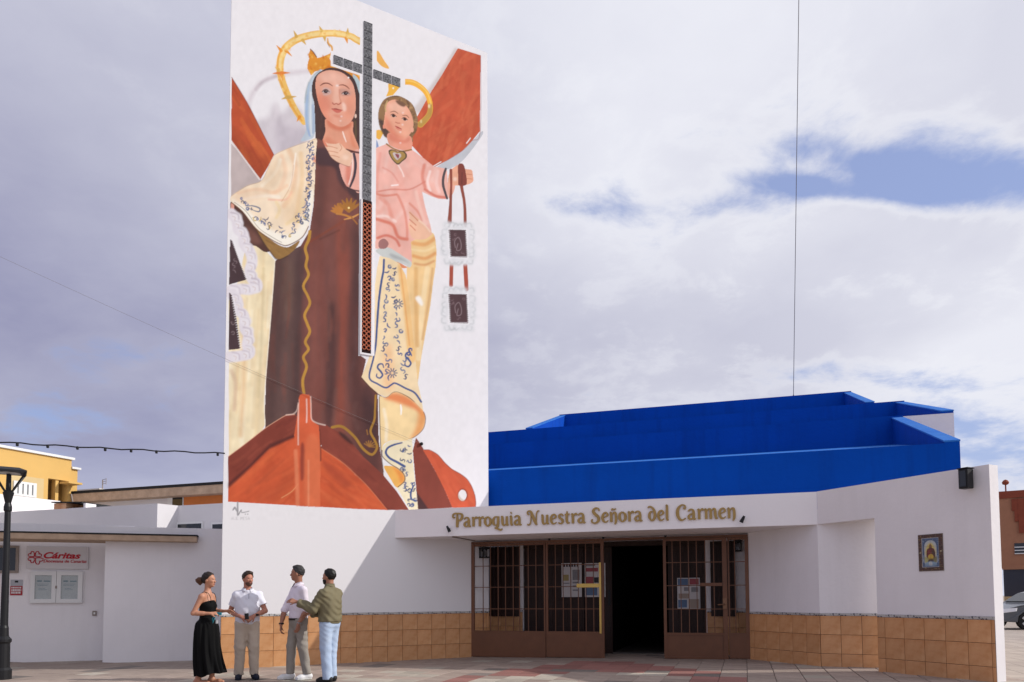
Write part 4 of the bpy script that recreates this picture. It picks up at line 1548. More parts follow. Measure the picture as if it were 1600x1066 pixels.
    def sample(self, X, Y):
        u = np.clip((X - self.x0) * self.S - 0.5, 0, self.w - 1.001)
        v = np.clip((Y - self.y0) * self.S - 0.5, 0, self.h - 1.001)
        i, j = u.astype(int), v.astype(int)
        fu, fv = (u - i)[..., None], (v - j)[..., None]
        c = self.c
        return (c[j, i] * (1 - fu) * (1 - fv) + c[j, i + 1] * fu * (1 - fv) + c[j + 1, i] * (1 - fu) * fv + c[j + 1, i + 1] * fu * fv)


def painted_sheet(name, F, a0, a1, c0, c1, b, na, nc, colfun, m, parent, foot=None):
    """a fine grid on the wall plane whose points carry the paint colour"""
    A = np.linspace(a0, a1, na + 1)
    C = np.linspace(c0, c1, nc + 1)
    if foot is not None:
        C = np.concatenate([[foot], C])
        nc += 1
    AA, CC = np.meshgrid(A, C)
    off = world_loc(parent)
    o = F.P(0, b, 0) - off
    co = np.empty((AA.size, 3), np.float32)
    co[:, 0] = o.x + F.a.x * AA.ravel()
    co[:, 1] = o.y + F.a.y * AA.ravel()
    co[:, 2] = o.z + CC.ravel()
    cols = colfun(AA, CC).reshape(-1, 3)
    idx = np.arange((na + 1) * (nc + 1)).reshape(nc + 1, na + 1)
    q = np.stack([idx[:-1, :-1], idx[:-1, 1:], idx[1:, 1:], idx[1:, :-1]], -1).reshape(-1, 4)
    me = bpy.data.meshes.new(name)
    me.vertices.add(len(co))
    me.vertices.foreach_set('co', co.ravel())
    me.loops.add(q.size)
    me.loops.foreach_set('vertex_index', q.ravel().astype(np.int32))
    me.polygons.add(len(q))
    me.polygons.foreach_set('loop_start', (np.arange(len(q)) * 4).astype(np.int32))
    me.update(calc_edges=True)
    at = me.color_attributes.new('paint', 'FLOAT_COLOR', 'POINT')
    rgba = np.ones((len(co), 4), np.float32)
    rgba[:, :3] = np.clip(cols, 0, 1)
    at.data.foreach_set('color', rgba.ravel())
    return link_mesh(name, me, m, parent)


def wall_to_px(F, b, AA, CC):
    """where the photograph shows points of a wall plane"""
    R = np.array(CAM_ROT.transposed())
    o = np.array(F.P(0, b, 0) - EYEV)
    P = o[None, None, :] + AA[..., None] * np.array(F.a)[None, None, :] + CC[..., None] * np.array([0, 0, 1.0])[None, None, :]
    V = P @ R.T
    return CX + FPX * V[..., 0] / -V[..., 2], CY - FPX * V[..., 1] / -V[..., 2]


WHITE_P = (236, 234, 236)
p = Painter(340, -75, 780, 815, 2.0, srgb(*WHITE_P))
R_ = random.Random(11)


def streaks(poly, cols, n, wmin, wmax, lmin, lmax, ang, alpha=0.25, soft=1.2, smooth=True, jit=0.15):
    """loose brushwork inside a shape"""
    M = p.full_mask(poly, smooth)
    P = np.array(poly)
    lo, hi = P.min(0), P.max(0)
    for _ in range(n):
        x, y = R_.uniform(lo[0], hi[0]), R_.uniform(lo[1], hi[1])
        L = R_.uniform(lmin, lmax) / 2
        t = ang + R_.uniform(-jit, jit)
        dx_, dy_ = math.cos(t) * L, math.sin(t) * L
        bend = R_.uniform(-2, 2)
        p.stroke([(x - dx_, y - dy_), (x + bend, y + bend * 0.5), (x + dx_, y + dy_)], R_.uniform(wmin, wmax), R_.choice(cols), alpha * R_.uniform(0.5, 1.2), soft, clip=M)
    return M


def squiggle(x, y, s, kind, rot, col, w, clip=None):
    shapes = [[(-1, 0.6), (-0.3, 0.9), (0.1, 0.2), (-0.2, -0.4), (0.3, -1), (1, -0.6)], [(-0.8, -0.5), (-0.2, -1), (0.5, -0.6), (0.3, 0.2), (-0.4, 0.5), (0.2, 1)],
              [(-1, 0), (0, 0.35), (1, -0.1)], [(0.6, -0.7), (-0.4, -0.8), (-0.6, 0.2), (0.2, 0.6), (0.7, 0.1), (0.1, -0.1)], [(-0.4, -0.9), (0.1, -0.2), (-0.1, 0.9)]]
    c, s_ = math.cos(rot), math.sin(rot)
    pts = [(x + (u * c - v * s_) * s, y + (u * s_ + v * c) * s) for u, v in shapes[kind % 5]]
    p.stroke(pts, [w * 0.55, w * 1.15, w, w * 0.5], col, 0.95, 0.4, clip=clip)


# ---- soft grey shadows thrown on the white ground
p.stroke([(389, 200), (386, 178), (392, 152), (406, 131), (430, 119), (456, 114), (482, 111)], 7, (214, 205, 210), 0.75, 3.0)
p.stroke([(400, 140), (412, 127), (432, 119)], 4, (190, 178, 184), 0.7, 2.5)
p.poly([(398, 190), (420, 182), (428, 160), (440, 178), (452, 165), (470, 170), (478, 190), (482, 218), (450, 240), (424, 246), (404, 212)], (200, 191, 198), 0.7, soft=3.5)
p.poly([(430, 170), (445, 195), (478, 205), (470, 235), (436, 240)], (186, 176, 186), 0.55, soft=4)
p.poly([(430, 160), (437, 172), (428, 196)], (222, 216, 220), 0.6, soft=2)
p.poly([(361, 224), (372, 236), (408, 281), (404, 292), (384, 296), (361, 308)], (192, 178, 176), 1, smooth=False)
p.poly([(361, 222), (364, 222), (409, 279), (405, 282)], (226, 216, 212), 1, smooth=False)

# ---- red bow seen on the left
bow = [(362, 121), (386, 160), (409, 205), (428, 242), (418, 262), (407, 280), (388, 255), (361.5, 219)]
p.poly(bow, (186, 82, 50), smooth=False)
streaks(bow, [(205, 100, 56), (150, 60, 40), (214, 112, 60)], 60, 3, 7, 20, 60, 1.05, 0.35, smooth=False)
p.poly([(362, 200), (380, 222), (404, 246), (424, 246), (407, 280), (361, 219)], (140, 58, 38), 0.45, soft=3, clip=p.full_mask(bow, False))
p.stroke([(362, 121), (386, 160), (409, 205), (428, 242)], 1.2, (120, 52, 40), 0.7)

# ---- red stern shape on the right with its pale shadow
p.poly([(712, 74), (716, 76), (668, 168), (652, 178), (646, 170), (672, 136)], (205, 196, 192), 0.95, soft=1.5, smooth=False)
p.poly([(752, 206), (752, 214), (724, 250), (702, 264), (680, 264), (700, 250), (728, 231)], (196, 199, 205), 1)
stern = [(715.5, 75.5), (751, 86.5), (750.5, 140), (750, 205), (738, 220), (722, 236), (700, 250), (678, 261), (664, 250), (642, 226), (640, 205), (652, 182), (662, 164), (674, 143), (690, 118), (703, 96)]
p.poly(stern, (198, 88, 58), smooth=False)
streaks(stern, [(208, 104, 68), (182, 74, 48), (212, 110, 74), (190, 86, 58)], 150, 2.5, 7, 15, 55, 2.1, 0.38, smooth=False, jit=0.5)
p.stroke([(751, 87), (750.5, 205), (738, 220), (722, 236), (700, 250), (678, 261)], 1.0, (150, 62, 45), 0.6)
p.stroke([(735, 216), (729, 224)], 1.6, (240, 235, 232), 0.95)
p.stroke([(689, 253), (677, 260)], 1.6, (240, 235, 232), 0.95)

# ---- halo of thorns
halo = [(562.5, 65), (555, 61), (547, 56.5), (526, 52.5), (505, 52.5), (484, 55.5), (462.6, 62.4), (447, 74), (439.4, 89), (437.3, 106), (440, 123), (447, 142.6), (457, 163.7), (466, 179), (475, 191)]
p.stroke(halo, [11, 10, 11, 12, 12, 11, 10, 9], (238, 192, 104))
p.stroke(halo[:11], [5, 6, 6, 5, 4], (246, 222, 156), 0.75, 1.4)
p.stroke([(x - 3.2, y - 2.0) for x, y in halo[7:]], 2.2, (226, 150, 44), 0.7, 0.8)
p.stroke([(x, y + 4.2) for x, y in halo[:7]], 1.6, (228, 166, 66), 0.8, 0.8)
for (x, y, dx_, dy_, c_) in ((439, 79, -7, -8, 0), (447, 79, 9, 9, 0), (463, 57, -4, -9, 1), (473, 63, 5, 7, 1), (502, 48, -3, -7, 1), (507, 58, 1, 7, 1), (543, 52, 0.5, -8, 1), (541, 60, 2, 8, 0), (437, 114, -11, 1, 2), (440, 114, 13, 0, 2), (436, 110, -6, -5, 1), (449, 152, -9, 3, 1), (452, 152, 11, -1, 1), (440, 117, 2, 9, 2), (468, 183, -4, 7, 0)):
    col = ((232, 150, 50), (214, 172, 88), (222, 130, 60))[c_]
    p.stroke([(x, y), (x + dx_ * 0.5, y + dy_ * 0.5), (x + dx_, y + dy_)], [5.5, 3, 0.6], col)
for k in range(90):
    t = halo[R_.randrange(2, 13)]
    p.dot(t[0] + R_.uniform(-6, 6), t[1] + R_.uniform(-5, 5), R_.uniform(1, 3), R_.uniform(0.8, 1.6), R_.choice([(232, 160, 50), (250, 226, 150), (240, 196, 100)]), 0.6, 0.5, R_.uniform(0, 3))

# ---- crown
p.poly([(589, 80.5), (592, 81), (600, 94), (608, 107), (597, 104), (588, 93)], (236, 178, 92))
crown = [(480, 107), (481, 98), (483, 92), (482, 86), (485, 77), (489, 81), (494.5, 88), (496, 91), (506, 88), (517.5, 83), (515, 91), (519, 102), (540, 107), (556, 112), (563.5, 118), (562, 130), (548, 119), (530, 111), (505, 109), (492, 112), (486, 118)]
p.poly(crown, (222, 146, 50), smooth=False)
for k in range(45):
    x, y = R_.uniform(481, 522), R_.uniform(80, 116)
    p.dot(x, y, R_.uniform(1, 3.5), R_.uniform(0.8, 2), R_.choice([(236, 170, 62), (196, 108, 30), (244, 196, 96), (210, 120, 34)]), 0.8, 0.4, R_.uniform(0, 3), clip=p.full_mask(crown, False) if k == -1 else None) if pt_in(crown, x, y) else None
p.stroke([(485, 77), (490, 82), (494.5, 89)], 1.6, (110, 60, 30), 0.9)
p.stroke([(512, 60), (513, 68), (518, 73), (519, 79), (516, 84)], [1.5, 3.6, 3.2, 2.6, 1.5], (226, 168, 92))
p.stroke([(511, 66), (515, 74)], 1, (130, 80, 45), 0.7)
p.stroke([(519, 103), (540, 108), (556, 114), (562, 119)], 3.2, (240, 196, 98), 0.8)

# ---- veil, hair
p.poly([(501.5, 108.5), (492, 115), (484, 127), (477.5, 143), (475.5, 165), (476, 185), (478, 204), (470, 220), (480, 219), (490, 214), (493, 196), (491, 165), (488, 143), (489, 127), (500, 113)], (190, 203, 214))
for xs_, c_ in (((480, 150, 479, 190, 484, 212), (146, 172, 214)), ((486, 145, 485, 185, 487, 210), (222, 228, 232)), ((483, 130, 480, 160, 481, 200), (166, 190, 214)), ((489, 165, 490, 190, 489, 208), (158, 178, 206))):
    p.stroke([(xs_[0], xs_[1]), (xs_[2], xs_[3]), (xs_[4], xs_[5])], 3.0, c_, 0.8, 1.2)
p.stroke([(500, 110), (488, 120), (480, 136), (476.5, 160)], 2, (160, 170, 168), 0.6, 1.2)
p.poly([(551, 117), (558, 121), (563, 132), (563, 158), (558, 150), (556, 135)], (182, 200, 204))
hair = [(515, 106), (503, 110.5), (493, 119), (488, 131), (487.5, 148), (491, 162), (492, 186), (493, 210), (496, 226), (520, 232), (562.5, 240), (563, 160), (560, 142), (553, 123), (541, 112.5), (528, 107)]
p.poly(hair, (78, 56, 54))
streaks(hair, [(96, 70, 62), (58, 42, 44), (70, 50, 50)], 70, 1.2, 3, 15, 50, 1.5, 0.5)
p.stroke([(555, 190), (556, 210), (553, 226)], 3, (110, 92, 62), 0.6, 1.2)

# ---- face and neck
neck = [(509, 186), (508.5, 205), (505, 222), (520, 236), (545, 236), (561, 235), (555, 216), (551.5, 205), (550.5, 190), (530, 196)]
p.poly(neck, (226, 158, 130))
p.poly([(505, 222), (512, 214), (524, 222), (536, 232), (505, 236)], (214, 134, 106), 0.7, soft=1.5)
p.poly([(511, 186), (530, 198), (549, 190), (548, 199), (532, 205), (514, 198)], (206, 116, 88), 0.85, soft=1.6)
p.stroke([(535.5, 206), (538, 214), (541, 222)], [1.6, 2.4, 1.2], (250, 228, 214), 0.95)
p.poly([(546, 200), (553, 218), (558, 232), (549, 226)], (214, 126, 92), 0.6, soft=1.5)
face = [(495, 120), (502, 113.5), (512, 110), (524, 110.5), (535, 114), (545, 122), (552, 133), (555.5, 150), (556, 168), (552.5, 183), (545, 193.5), (534.5, 198), (522.5, 195), (509, 184.5), (500.5, 170), (495, 150), (493, 134)]
p.poly(face, (226, 164, 140))
FM = p.full_mask(face)
p.poly([(493, 128), (498, 150), (505, 172), (520, 190), (507, 185), (494, 160)], (222, 134, 104), 0.8, soft=3, clip=FM)
p.poly([(496, 148), (512, 150), (518, 168), (508, 178), (498, 166)], (222, 130, 104), 0.65, soft=3, clip=FM)
p.poly([(500, 117), (520, 112), (540, 120), (544, 130), (524, 130), (504, 128)], (232, 184, 164), 0.8, soft=3, clip=FM)
p.poly([(541, 152), (554, 150), (553, 176), (543, 188), (537, 176)], (226, 146, 118), 0.6, soft=3, clip=FM)
p.poly([(523, 130), (529, 132), (531, 158), (521, 160)], (238, 190, 168), 0.7, soft=1.5, clip=FM)
p.poly([(505, 138), (515, 139), (517, 146), (506, 149)], (206, 178, 172), 0.9, soft=1.2, clip=FM)
p.poly([(531, 139), (545, 141), (548, 149), (533, 149)], (196, 150, 136), 0.9, soft=1.2, clip=FM)
p.stroke([(500.5, 134), (506, 130.5), (513, 130.5), (519.5, 134.5)], [1, 2.0, 1.8, 0.8], (122, 68, 56))
p.stroke([(529, 133.5), (536, 132.8), (542, 135.5), (546, 139.5)], [0.8, 1.8, 1.8, 0.8], (140, 84, 68))
for ex_, ey_ in ((508.7, 143), (539.8, 146)):
    p.dot(ex_, ey_ + 0.4, 5.0, 2.0, (214, 200, 196))
    p.dot(ex_ + 0.3, ey_ + 0.2, 3.3, 2.6, (58, 38, 42))
    p.stroke([(ex_ - 5.4, ey_ + 0.4), (ex_ - 1.5, ey_ - 2.8), (ex_ + 2.5, ey_ - 2.6), (ex_ + 5.6, ey_ + 0.8)], 1.3, (84, 50, 46), 0.95)
    p.stroke([(ex_ - 4, ey_ + 3), (ex_ + 4, ey_ + 3.2)], 0.8, (180, 110, 92), 0.7)
    p.dot(ex_ + 1.0, ey_ - 0.6, 0.55, 0.5, (220, 214, 214))
p.stroke([(530.5, 140), (530.8, 152), (533, 160)], 1.6, (204, 126, 100), 0.7, 1.0)
p.stroke([(519.5, 161), (522, 163.2), (525.5, 162), (529, 163.4), (532.5, 161)], 1.7, (172, 86, 70), 0.9, 0.6)
p.stroke([(518, 170.3), (525, 170.4), (529, 171.6), (535.5, 172.4)], [0.8, 1.9, 1.7, 0.8], (150, 52, 50))
p.poly([(519, 170.6), (526, 171.4), (534, 173), (529, 176.6), (523, 175)], (204, 104, 90), 0.9, smooth=True)
p.poly([(520, 179), (536, 181), (531, 184), (524, 183)], (212, 128, 102), 0.6, soft=1.2)
p.poly([(535, 160), (540, 164), (541, 172), (537, 174), (535, 168)], (244, 214, 198), 0.7, soft=1.2)
p.dot(527, 134, 2.4, 1.8, (250, 240, 236), 0.6, 0.6)
p.dot(533.5, 182, 1.5, 1.2, (250, 240, 236), 0.6, 0.4)
p.dot(532, 189, 1.6, 1.0, (246, 222, 208), 0.8, 0.4)
p.dot(555.6, 181.5, 1.8, 3.2, (226, 196, 180), 1)
p.dot(544.5, 121.5, 1.3, 1.2, (250, 246, 246), 1)

# ---- brown habit
habit = [(494, 216), (506, 221), (520, 236), (562.5, 236), (562.5, 555), (572, 562), (566, 588), (590, 614), (592, 690), (600, 745), (540, 735), (415, 700), (414, 640), (416, 580), (420, 520), (425, 450), (428, 410), (440, 400), (470, 384), (484, 360), (490, 320), (493, 260)]
p.poly(habit, (120, 74, 67), smooth=False)
HM = p.full_mask(habit, False)
p.poly([(428, 408), (470, 386), (474, 440), (470, 520), (468, 620), (462, 650), (414, 665), (418, 560)], (100, 75, 71), 1, soft=2, clip=HM)
p.poly([(434, 415), (456, 410), (458, 480), (440, 500)], (112, 86, 76), 0.8, soft=5, clip=HM)
p.poly([(492, 232), (530, 240), (545, 290), (562, 300), (562, 318), (530, 286), (522, 262), (496, 258)], (76, 54, 58), 0.95, soft=1.5, clip=HM)
p.poly([(526, 350), (542, 345), (546, 470), (540, 560), (536, 690), (520, 690), (527, 560), (528, 460)], (142, 76, 62), 0.85, soft=3, clip=HM)
p.poly([(512, 490), (524, 480), (526, 560), (520, 660), (508, 660)], (78, 52, 52), 0.8, soft=3, clip=HM)
p.poly([(545, 470), (562, 430), (566, 600), (590, 640), (590, 740), (556, 700), (546, 600)], (86, 54, 52), 0.85, soft=4, clip=HM)
p.poly([(484, 380), (500, 370), (506, 480), (500, 640), (486, 640), (488, 500)], (120, 68, 60), 0.8, soft=4, clip=HM)
for k in range(150):
    x = R_.uniform(416, 594)
    y = R_.uniform(300, 690)
    L = R_.uniform(20, 90)
    p.stroke([(x, y - L / 2), (x + R_.uniform(-3, 3), y), (x + R_.uniform(-5, 3), y + L / 2)], R_.uniform(2, 7), R_.choice([(106, 68, 64), (134, 78, 66), (94, 66, 65), (126, 72, 60), (114, 82, 76)]), R_.uniform(0.12, 0.34), 2.0, clip=HM)
p.stroke([(484, 378), (520, 356), (536, 346)], 3.5, (140, 70, 48), 0.6, 1.5)
p.stroke([(500, 374), (530, 360)], 2.5, (92, 54, 48), 0.6, 1.5)
for pts_, c_, a_, sf in (([(428, 408), (446, 404), (444, 470), (436, 560), (430, 655), (415, 662), (420, 540)], (70, 50, 50), 0.55, 5), ([(462, 400), (476, 392), (474, 470), (470, 560), (466, 640), (456, 645), (460, 520)], (68, 48, 50), 0.6, 3.5),
                         ([(497, 262), (512, 268), (508, 330), (498, 372), (490, 340)], (92, 58, 54), 0.6, 4), ([(514, 270), (530, 300), (534, 340), (520, 352), (510, 320)], (138, 86, 76), 0.5, 6), ([(488, 400), (498, 396), (500, 520), (494, 630), (486, 630)], (140, 88, 78), 0.45, 4),
                         ([(550, 360), (562, 352), (562, 460), (554, 470)], (70, 50, 52), 0.6, 3), ([(570, 600), (588, 618), (590, 700), (578, 690), (566, 640)], (62, 44, 48), 0.6, 4)):
    p.poly(pts_, c_, a_, soft=sf, clip=HM)
# cream mantle on the left, dark sleeve
mant = [(384, 386), (397, 383), (416, 393), (429.5, 407), (427.5, 437), (423, 496), (417, 568), (413, 625), (414, 664), (400, 690), (357.5, 716), (357.5, 470), (372, 440)]
p.poly(mant, (242, 226, 188), smooth=False)
MM = p.full_mask(mant, False)
for k in range(80):
    x = R_.uniform(358, 428)
    y = R_.uniform(400, 700)
    L = R_.uniform(40, 120)
    p.stroke([(x + 2, y - L / 2), (x, y), (x - 3, y + L / 2)], R_.uniform(2, 7), R_.choice([(228, 200, 150), (248, 240, 214), (236, 206, 160), (214, 190, 150), (250, 236, 200)]), R_.uniform(0.2, 0.5), 1.8, clip=MM)
p.stroke([(378, 470), (382, 560), (376, 680)], 7, (226, 178, 120), 0.5, 3, clip=MM)
p.stroke([(362, 580), (368, 600), (366, 640)], 6, (214, 184, 158), 0.6, 2, clip=MM)
p.stroke([(412, 420), (409, 520), (404, 620)], 4, (206, 190, 150), 0.5, 2, clip=MM)
p.stroke([(429.5, 407), (427.5, 437), (423, 496), (417, 568), (413, 625), (414, 664)], 1.4, (250, 240, 220), 0.9)
p.poly([(360.5, 316), (372, 322), (382, 334), (402, 360), (424, 388), (414, 394), (398, 384), (384, 386), (376, 372), (368, 350), (361, 336)], (88, 58, 52), smooth=True)
p.poly([(384, 352), (400, 366), (408, 380), (392, 378)], (124, 84, 74), 0.7, soft=2)
p.poly([(361, 318), (366, 322), (364, 336), (360.5, 340)], (226, 160, 140), 1)
# olive lining
lin = [(396, 350), (408, 362), (422, 374), (438, 384), (451, 386), (468, 376), (462, 388), (448, 400), (433, 405), (421, 392), (408, 372)]
p.poly(lin, (150, 114, 66))
streaks(lin, [(176, 136, 82), (112, 84, 52), (164, 124, 70)], 30, 2, 4, 10, 26, 0.6, 0.5)
p.stroke([(396, 350), (410, 376), (424, 396), (434, 406), (450, 400)], 1.8, (80, 58, 46), 0.8, 0.8)
# ---- cream cape with blue embroidery
cape = [(494.5, 217), (480, 222), (465.6, 226.8), (448, 233), (432.6, 240), (425, 250), (416, 268), (408.8, 282.6), (387, 290.8), (372, 299), (361.5, 306.5), (361, 315.6), (379, 330), (399.5, 356), (420, 371), (438.8, 381), (451, 382.5), (472, 371), (482, 353), (488.3, 324), (491.5, 293), (493.5, 241)]
p.poly(cape, (244, 224, 196))
CM = p.full_mask(cape)
p.poly([(361, 310), (380, 322), (410, 350), (440, 366), (462, 362), (474, 340), (482, 300), (490, 300), (486, 340), (472, 374), (450, 386), (420, 374), (380, 334)], (249, 244, 230), 0.95, soft=2, clip=CM)
for pts, w, c_, a_ in (([(452, 235), (462, 262), (456, 300), (444, 322)], 8, (234, 190, 150), 0.6), ([(440, 244), (446, 270), (436, 296), (420, 306)], 7, (240, 200, 166), 0.6), ([(372, 302), (400, 296), (430, 300), (448, 290)], 5, (238, 196, 160), 0.55),
                       ([(470, 240), (472, 280), (466, 320), (462, 345)], 7, (236, 200, 150), 0.6), ([(480, 250), (482, 290), (474, 335)], 5, (232, 190, 130), 0.5), ([(420, 312), (446, 312), (456, 300)], 3, (240, 184, 160), 0.7),
                       ([(432, 316), (437, 328), (432, 340)], 5, (240, 216, 170), 0.8), ([(462, 240), (458, 270), (452, 296)], 2.5, (252, 242, 226), 0.9), ([(410, 290), (430, 270), (438, 250)], 5, (250, 240, 220), 0.8), ([(380, 312), (410, 306), (436, 308)], 5, (250, 240, 222), 0.7),
                       ([(448, 350), (466, 336), (474, 312)], 5, (240, 214, 150), 0.5), ([(459, 258), (454, 290), (440, 315)], 1.2, (206, 160, 118), 0.7)):
    p.stroke(pts, w, c_, a_, max(w * 0.3, 0.6), clip=CM)
p.poly([(420, 262), (436, 246), (440, 270), (428, 296), (410, 292)], (226, 196, 160), 0.5, soft=4, clip=CM)
p.poly([(452, 300), (470, 290), (472, 330), (456, 350), (440, 340)], (232, 200, 158), 0.5, soft=5, clip=CM)
p.poly([(364, 308), (392, 296), (420, 300), (400, 312), (376, 318)], (226, 194, 164), 0.5, soft=3, clip=CM)
p.dot(492, 249, 3.5, 6, (236, 150, 112), 0.8, 1.2, clip=CM)
NAVY = [(66, 84, 128), (84, 102, 146), (58, 70, 104), (92, 112, 160)]
for k in range(46):
    t = k / 45
    x, y = (491 - 9 * t ** 2 + R_.uniform(-5, 1.5)) - (4 if k % 3 else 9) * 0.7, 220 + 128 * t
    squiggle(x, y, R_.uniform(2.2, 4.2), R_.randrange(5), R_.uniform(0, 6.3), R_.choice(NAVY), 1.6, CM)
edge_path = catmull([(374, 324), (392, 340), (408, 354), (424, 364), (442, 372), (456, 366), (466, 352), (472, 340)], 6)
for k in range(40):
    q_ = edge_path[int(k / 40 * (len(edge_path) - 1))]
    squiggle(q_[0] + R_.uniform(-3, 7), q_[1] - R_.uniform(2, 15), R_.uniform(1.8, 3.8), R_.randrange(5), R_.uniform(0, 6.3), R_.choice(NAVY + [(200, 170, 90)]), 1.5, CM)
p.stroke([(384, 322), (396, 322), (406, 326), (404, 331), (394, 328)], [0.8, 2, 2.4, 2, 1], (98, 112, 140), 0.9, clip=CM)
p.stroke([(361, 316), (379, 331), (399.5, 357), (420, 372), (438.8, 382), (451, 383), (472, 371), (482, 354)], 1.5, (110, 72, 50), 0.9)
p.stroke([(366, 316), (384, 330), (404, 356), (424, 370), (440, 379)], 1.0, (90, 66, 56), 0.6)
p.stroke([(361, 307), (387, 290), (409, 282), (425, 249), (433, 240), (466, 226), (494, 217)], 1.0, (206, 176, 140), 0.7)

# ---- scapulars with lace on the left edge
for (pts, lace) in (([(359.5, 374), (363, 376), (374, 408), (385.5, 437), (358, 445)], [(361, 334), (370, 344), (372, 358), (380, 366), (382, 382), (390, 392), (394, 408), (390, 424), (394, 436), (402, 446), (392, 452), (374, 452), (358, 456)]),
                    ([(358, 457), (362, 460), (370, 500), (375.5, 545), (357.5, 547)], [(363, 460), (371, 470), (372, 484), (381, 494), (382, 512), (388, 524), (386, 540), (390, 552), (376, 556), (358, 558)])):
    p.stroke(lace, 17, (226, 220, 226), 1, 1.5)
    for k in range(len(lace) - 1):
        mx_, my_ = (lace[k][0] + lace[k + 1][0]) / 2, (lace[k][1] + lace[k + 1][1]) / 2
        r_ = R_.uniform(5, 9)
        p.dot(mx_ + R_.uniform(1, 5), my_ + R_.uniform(-2, 2), r_, r_ * 0.9, (232, 228, 232), 0.9, 1.0)
        p.stroke([(mx_ - r_ * 0.6, my_ - r_ * 0.9), (mx_ + r_ * 0.8, my_ - r_ * 0.5), (mx_ + r_, my_ + r_ * 0.6)], R_.uniform(1.4, 3), (186, 174, 186), R_.uniform(0.4, 0.8), 1.2)
        p.stroke([(mx_ - 2, my_ - 1), (mx_ + 2, my_ + 1), (mx_ + 1, my_ + 5)], 1.2, (206, 186, 182), 0.7, 0.8)
    p.poly(pts, (74, 56, 60), smooth=False)
    for k in range(24):
        t = k / 23
        a_, b_ = (pts[1], pts[3])
        x, y = a_[0] + (b_[0] - a_[0]) * t, a_[1] + (b_[1] - a_[1]) * t
        p.stroke([(x - 1.0, y), (x + 2.0, y - 0.8)], 1.0, (240, 236, 238), 0.9, 0.3)
for (x, y) in ((365, 415), (366, 424), (363, 505), (364, 520), (368, 408)):
    squiggle(x, y, 3.5, R_.randrange(4), R_.uniform(0, 6), (128, 110, 114), 1.2)

# ---- gold cord and emblem on the habit
p.stroke([(484, 362), (482.5, 374), (477, 388), (480, 402), (478, 416), (482, 430), (474, 447), (481, 463), (484, 475), (476, 492), (480, 506), (484, 519), (477, 534), (482, 546), (474, 558), (479, 573), (473, 594), (475, 616)], [5, 4.4, 4, 4.4, 4.2, 4.6], (186, 138, 62))
for (cx_, cy_, a0_, a1_, L, c_) in ((532, 333, -2.9, -1.2, 15, (186, 122, 58)), (545, 330, -2.5, -0.6, 20, (166, 112, 52))):
    for k in range(6):
        t = a0_ + (a1_ - a0_) * k / 5
        p.stroke([(cx_, cy_), (cx_ + math.cos(t) * L * 0.6, cy_ + math.sin(t) * L * 0.6), (cx_ + math.cos(t) * L, cy_ + math.sin(t) * L)], [4.5, 5, 2], c_, 0.95, 0.5)
p.stroke([(526, 334), (538, 336), (548, 340)], 3, (190, 128, 64))
p.stroke([(560, 335), (550, 340), (538, 343)], [2, 3, 1.6], (206, 146, 84))
p.stroke([(548, 338), (554, 345), (558, 350)], 2, (166, 108, 54))
p.dot(545, 325, 1.6, 1.6, (246, 222, 150))

# ---- hand and pink sleeve of the woman
p.poly([(531, 256), (532, 268), (536, 281), (543, 292), (552, 296), (562.5, 298), (562.5, 238), (551, 239), (548, 258)], (236, 176, 160))
p.poly([(541, 258), (548, 262), (548, 284), (543, 291), (540, 278)], (216, 120, 98), 0.75, soft=1.5)
p.stroke([(553, 240.5), (555.5, 256), (553.5, 275), (547, 292)], [4, 4.4, 4, 3], (72, 62, 72))
p.stroke([(549.5, 240), (551, 258), (549, 274), (545, 288)], 2, (246, 220, 210), 0.9, 0.6)
p.stroke([(543, 293), (552, 297), (562.5, 299)], 2.4, (66, 48, 54), 0.9)
p.stroke([(541, 234), (552, 237), (562.5, 239)], 3, (86, 50, 50), 0.95)
handp = [(504.5, 219), (512, 224), (524, 225), (531, 224), (540, 233), (550, 241), (549, 255), (545, 260), (536, 257), (526, 252.5), (517, 245), (512, 236), (507, 227)]
p.poly(handp, (234, 192, 164))
for a_, b_ in (((509, 228), (527, 232)), ((513, 236), (528, 239)), ((517, 243), (530, 246))):
    p.stroke([a_, ((a_[0] + b_[0]) / 2, (a_[1] + b_[1]) / 2 - 0.6), b_], 1.1, (196, 128, 100), 0.85, 0.4)
p.stroke([(531, 225), (534, 231), (531, 236)], 1.2, (200, 134, 106), 0.8, 0.4)
p.poly([(504, 218), (509, 223), (512, 230), (507, 227)], (214, 122, 96), 0.9)
p.dot(540, 246, 5, 3.5, (246, 214, 192), 0.8, 1.5)
p.stroke([(507, 228), (513, 238), (518, 247), (528, 254), (546, 261)], 1, (120, 70, 60), 0.6, 0.5)

# ---- child: gold rays, halo, hair, head
p.poly([(606.4, 130.5), (616, 133), (626, 135), (620, 142), (614, 149), (603, 151), (607, 142)], (240, 184, 76), smooth=False)
p.dot(614.5, 138, 1.4, 1.6, (252, 240, 210))
p.poly([(585.5, 206), (592, 203), (599, 206), (597, 212), (593, 218), (586, 214)], (238, 182, 80))
p.poly([(585.5, 214), (590, 222), (592, 229), (585.5, 233)], (140, 158, 198), smooth=False)
ch = [(630.4, 128), (644, 129), (657, 136), (667, 147), (672.5, 164), (670, 180), (657, 194.5)]
p.stroke(ch, [9, 9, 8.5, 8, 7.5, 8.5, 10], (240, 178, 62))
p.stroke(ch[4:], [6, 8, 9], (186, 148, 78), 0.9, 1.0)
p.stroke([(x + 0.8, y - 1.5) for x, y in ch[:5]], 2, (248, 208, 110), 0.8, 0.8)
p.dot(670.5, 166, 1.5, 3, (252, 236, 190), 0.8, 0.4)
p.dot(658, 190, 1.2, 2.6, (246, 226, 170), 0.8, 0.4)
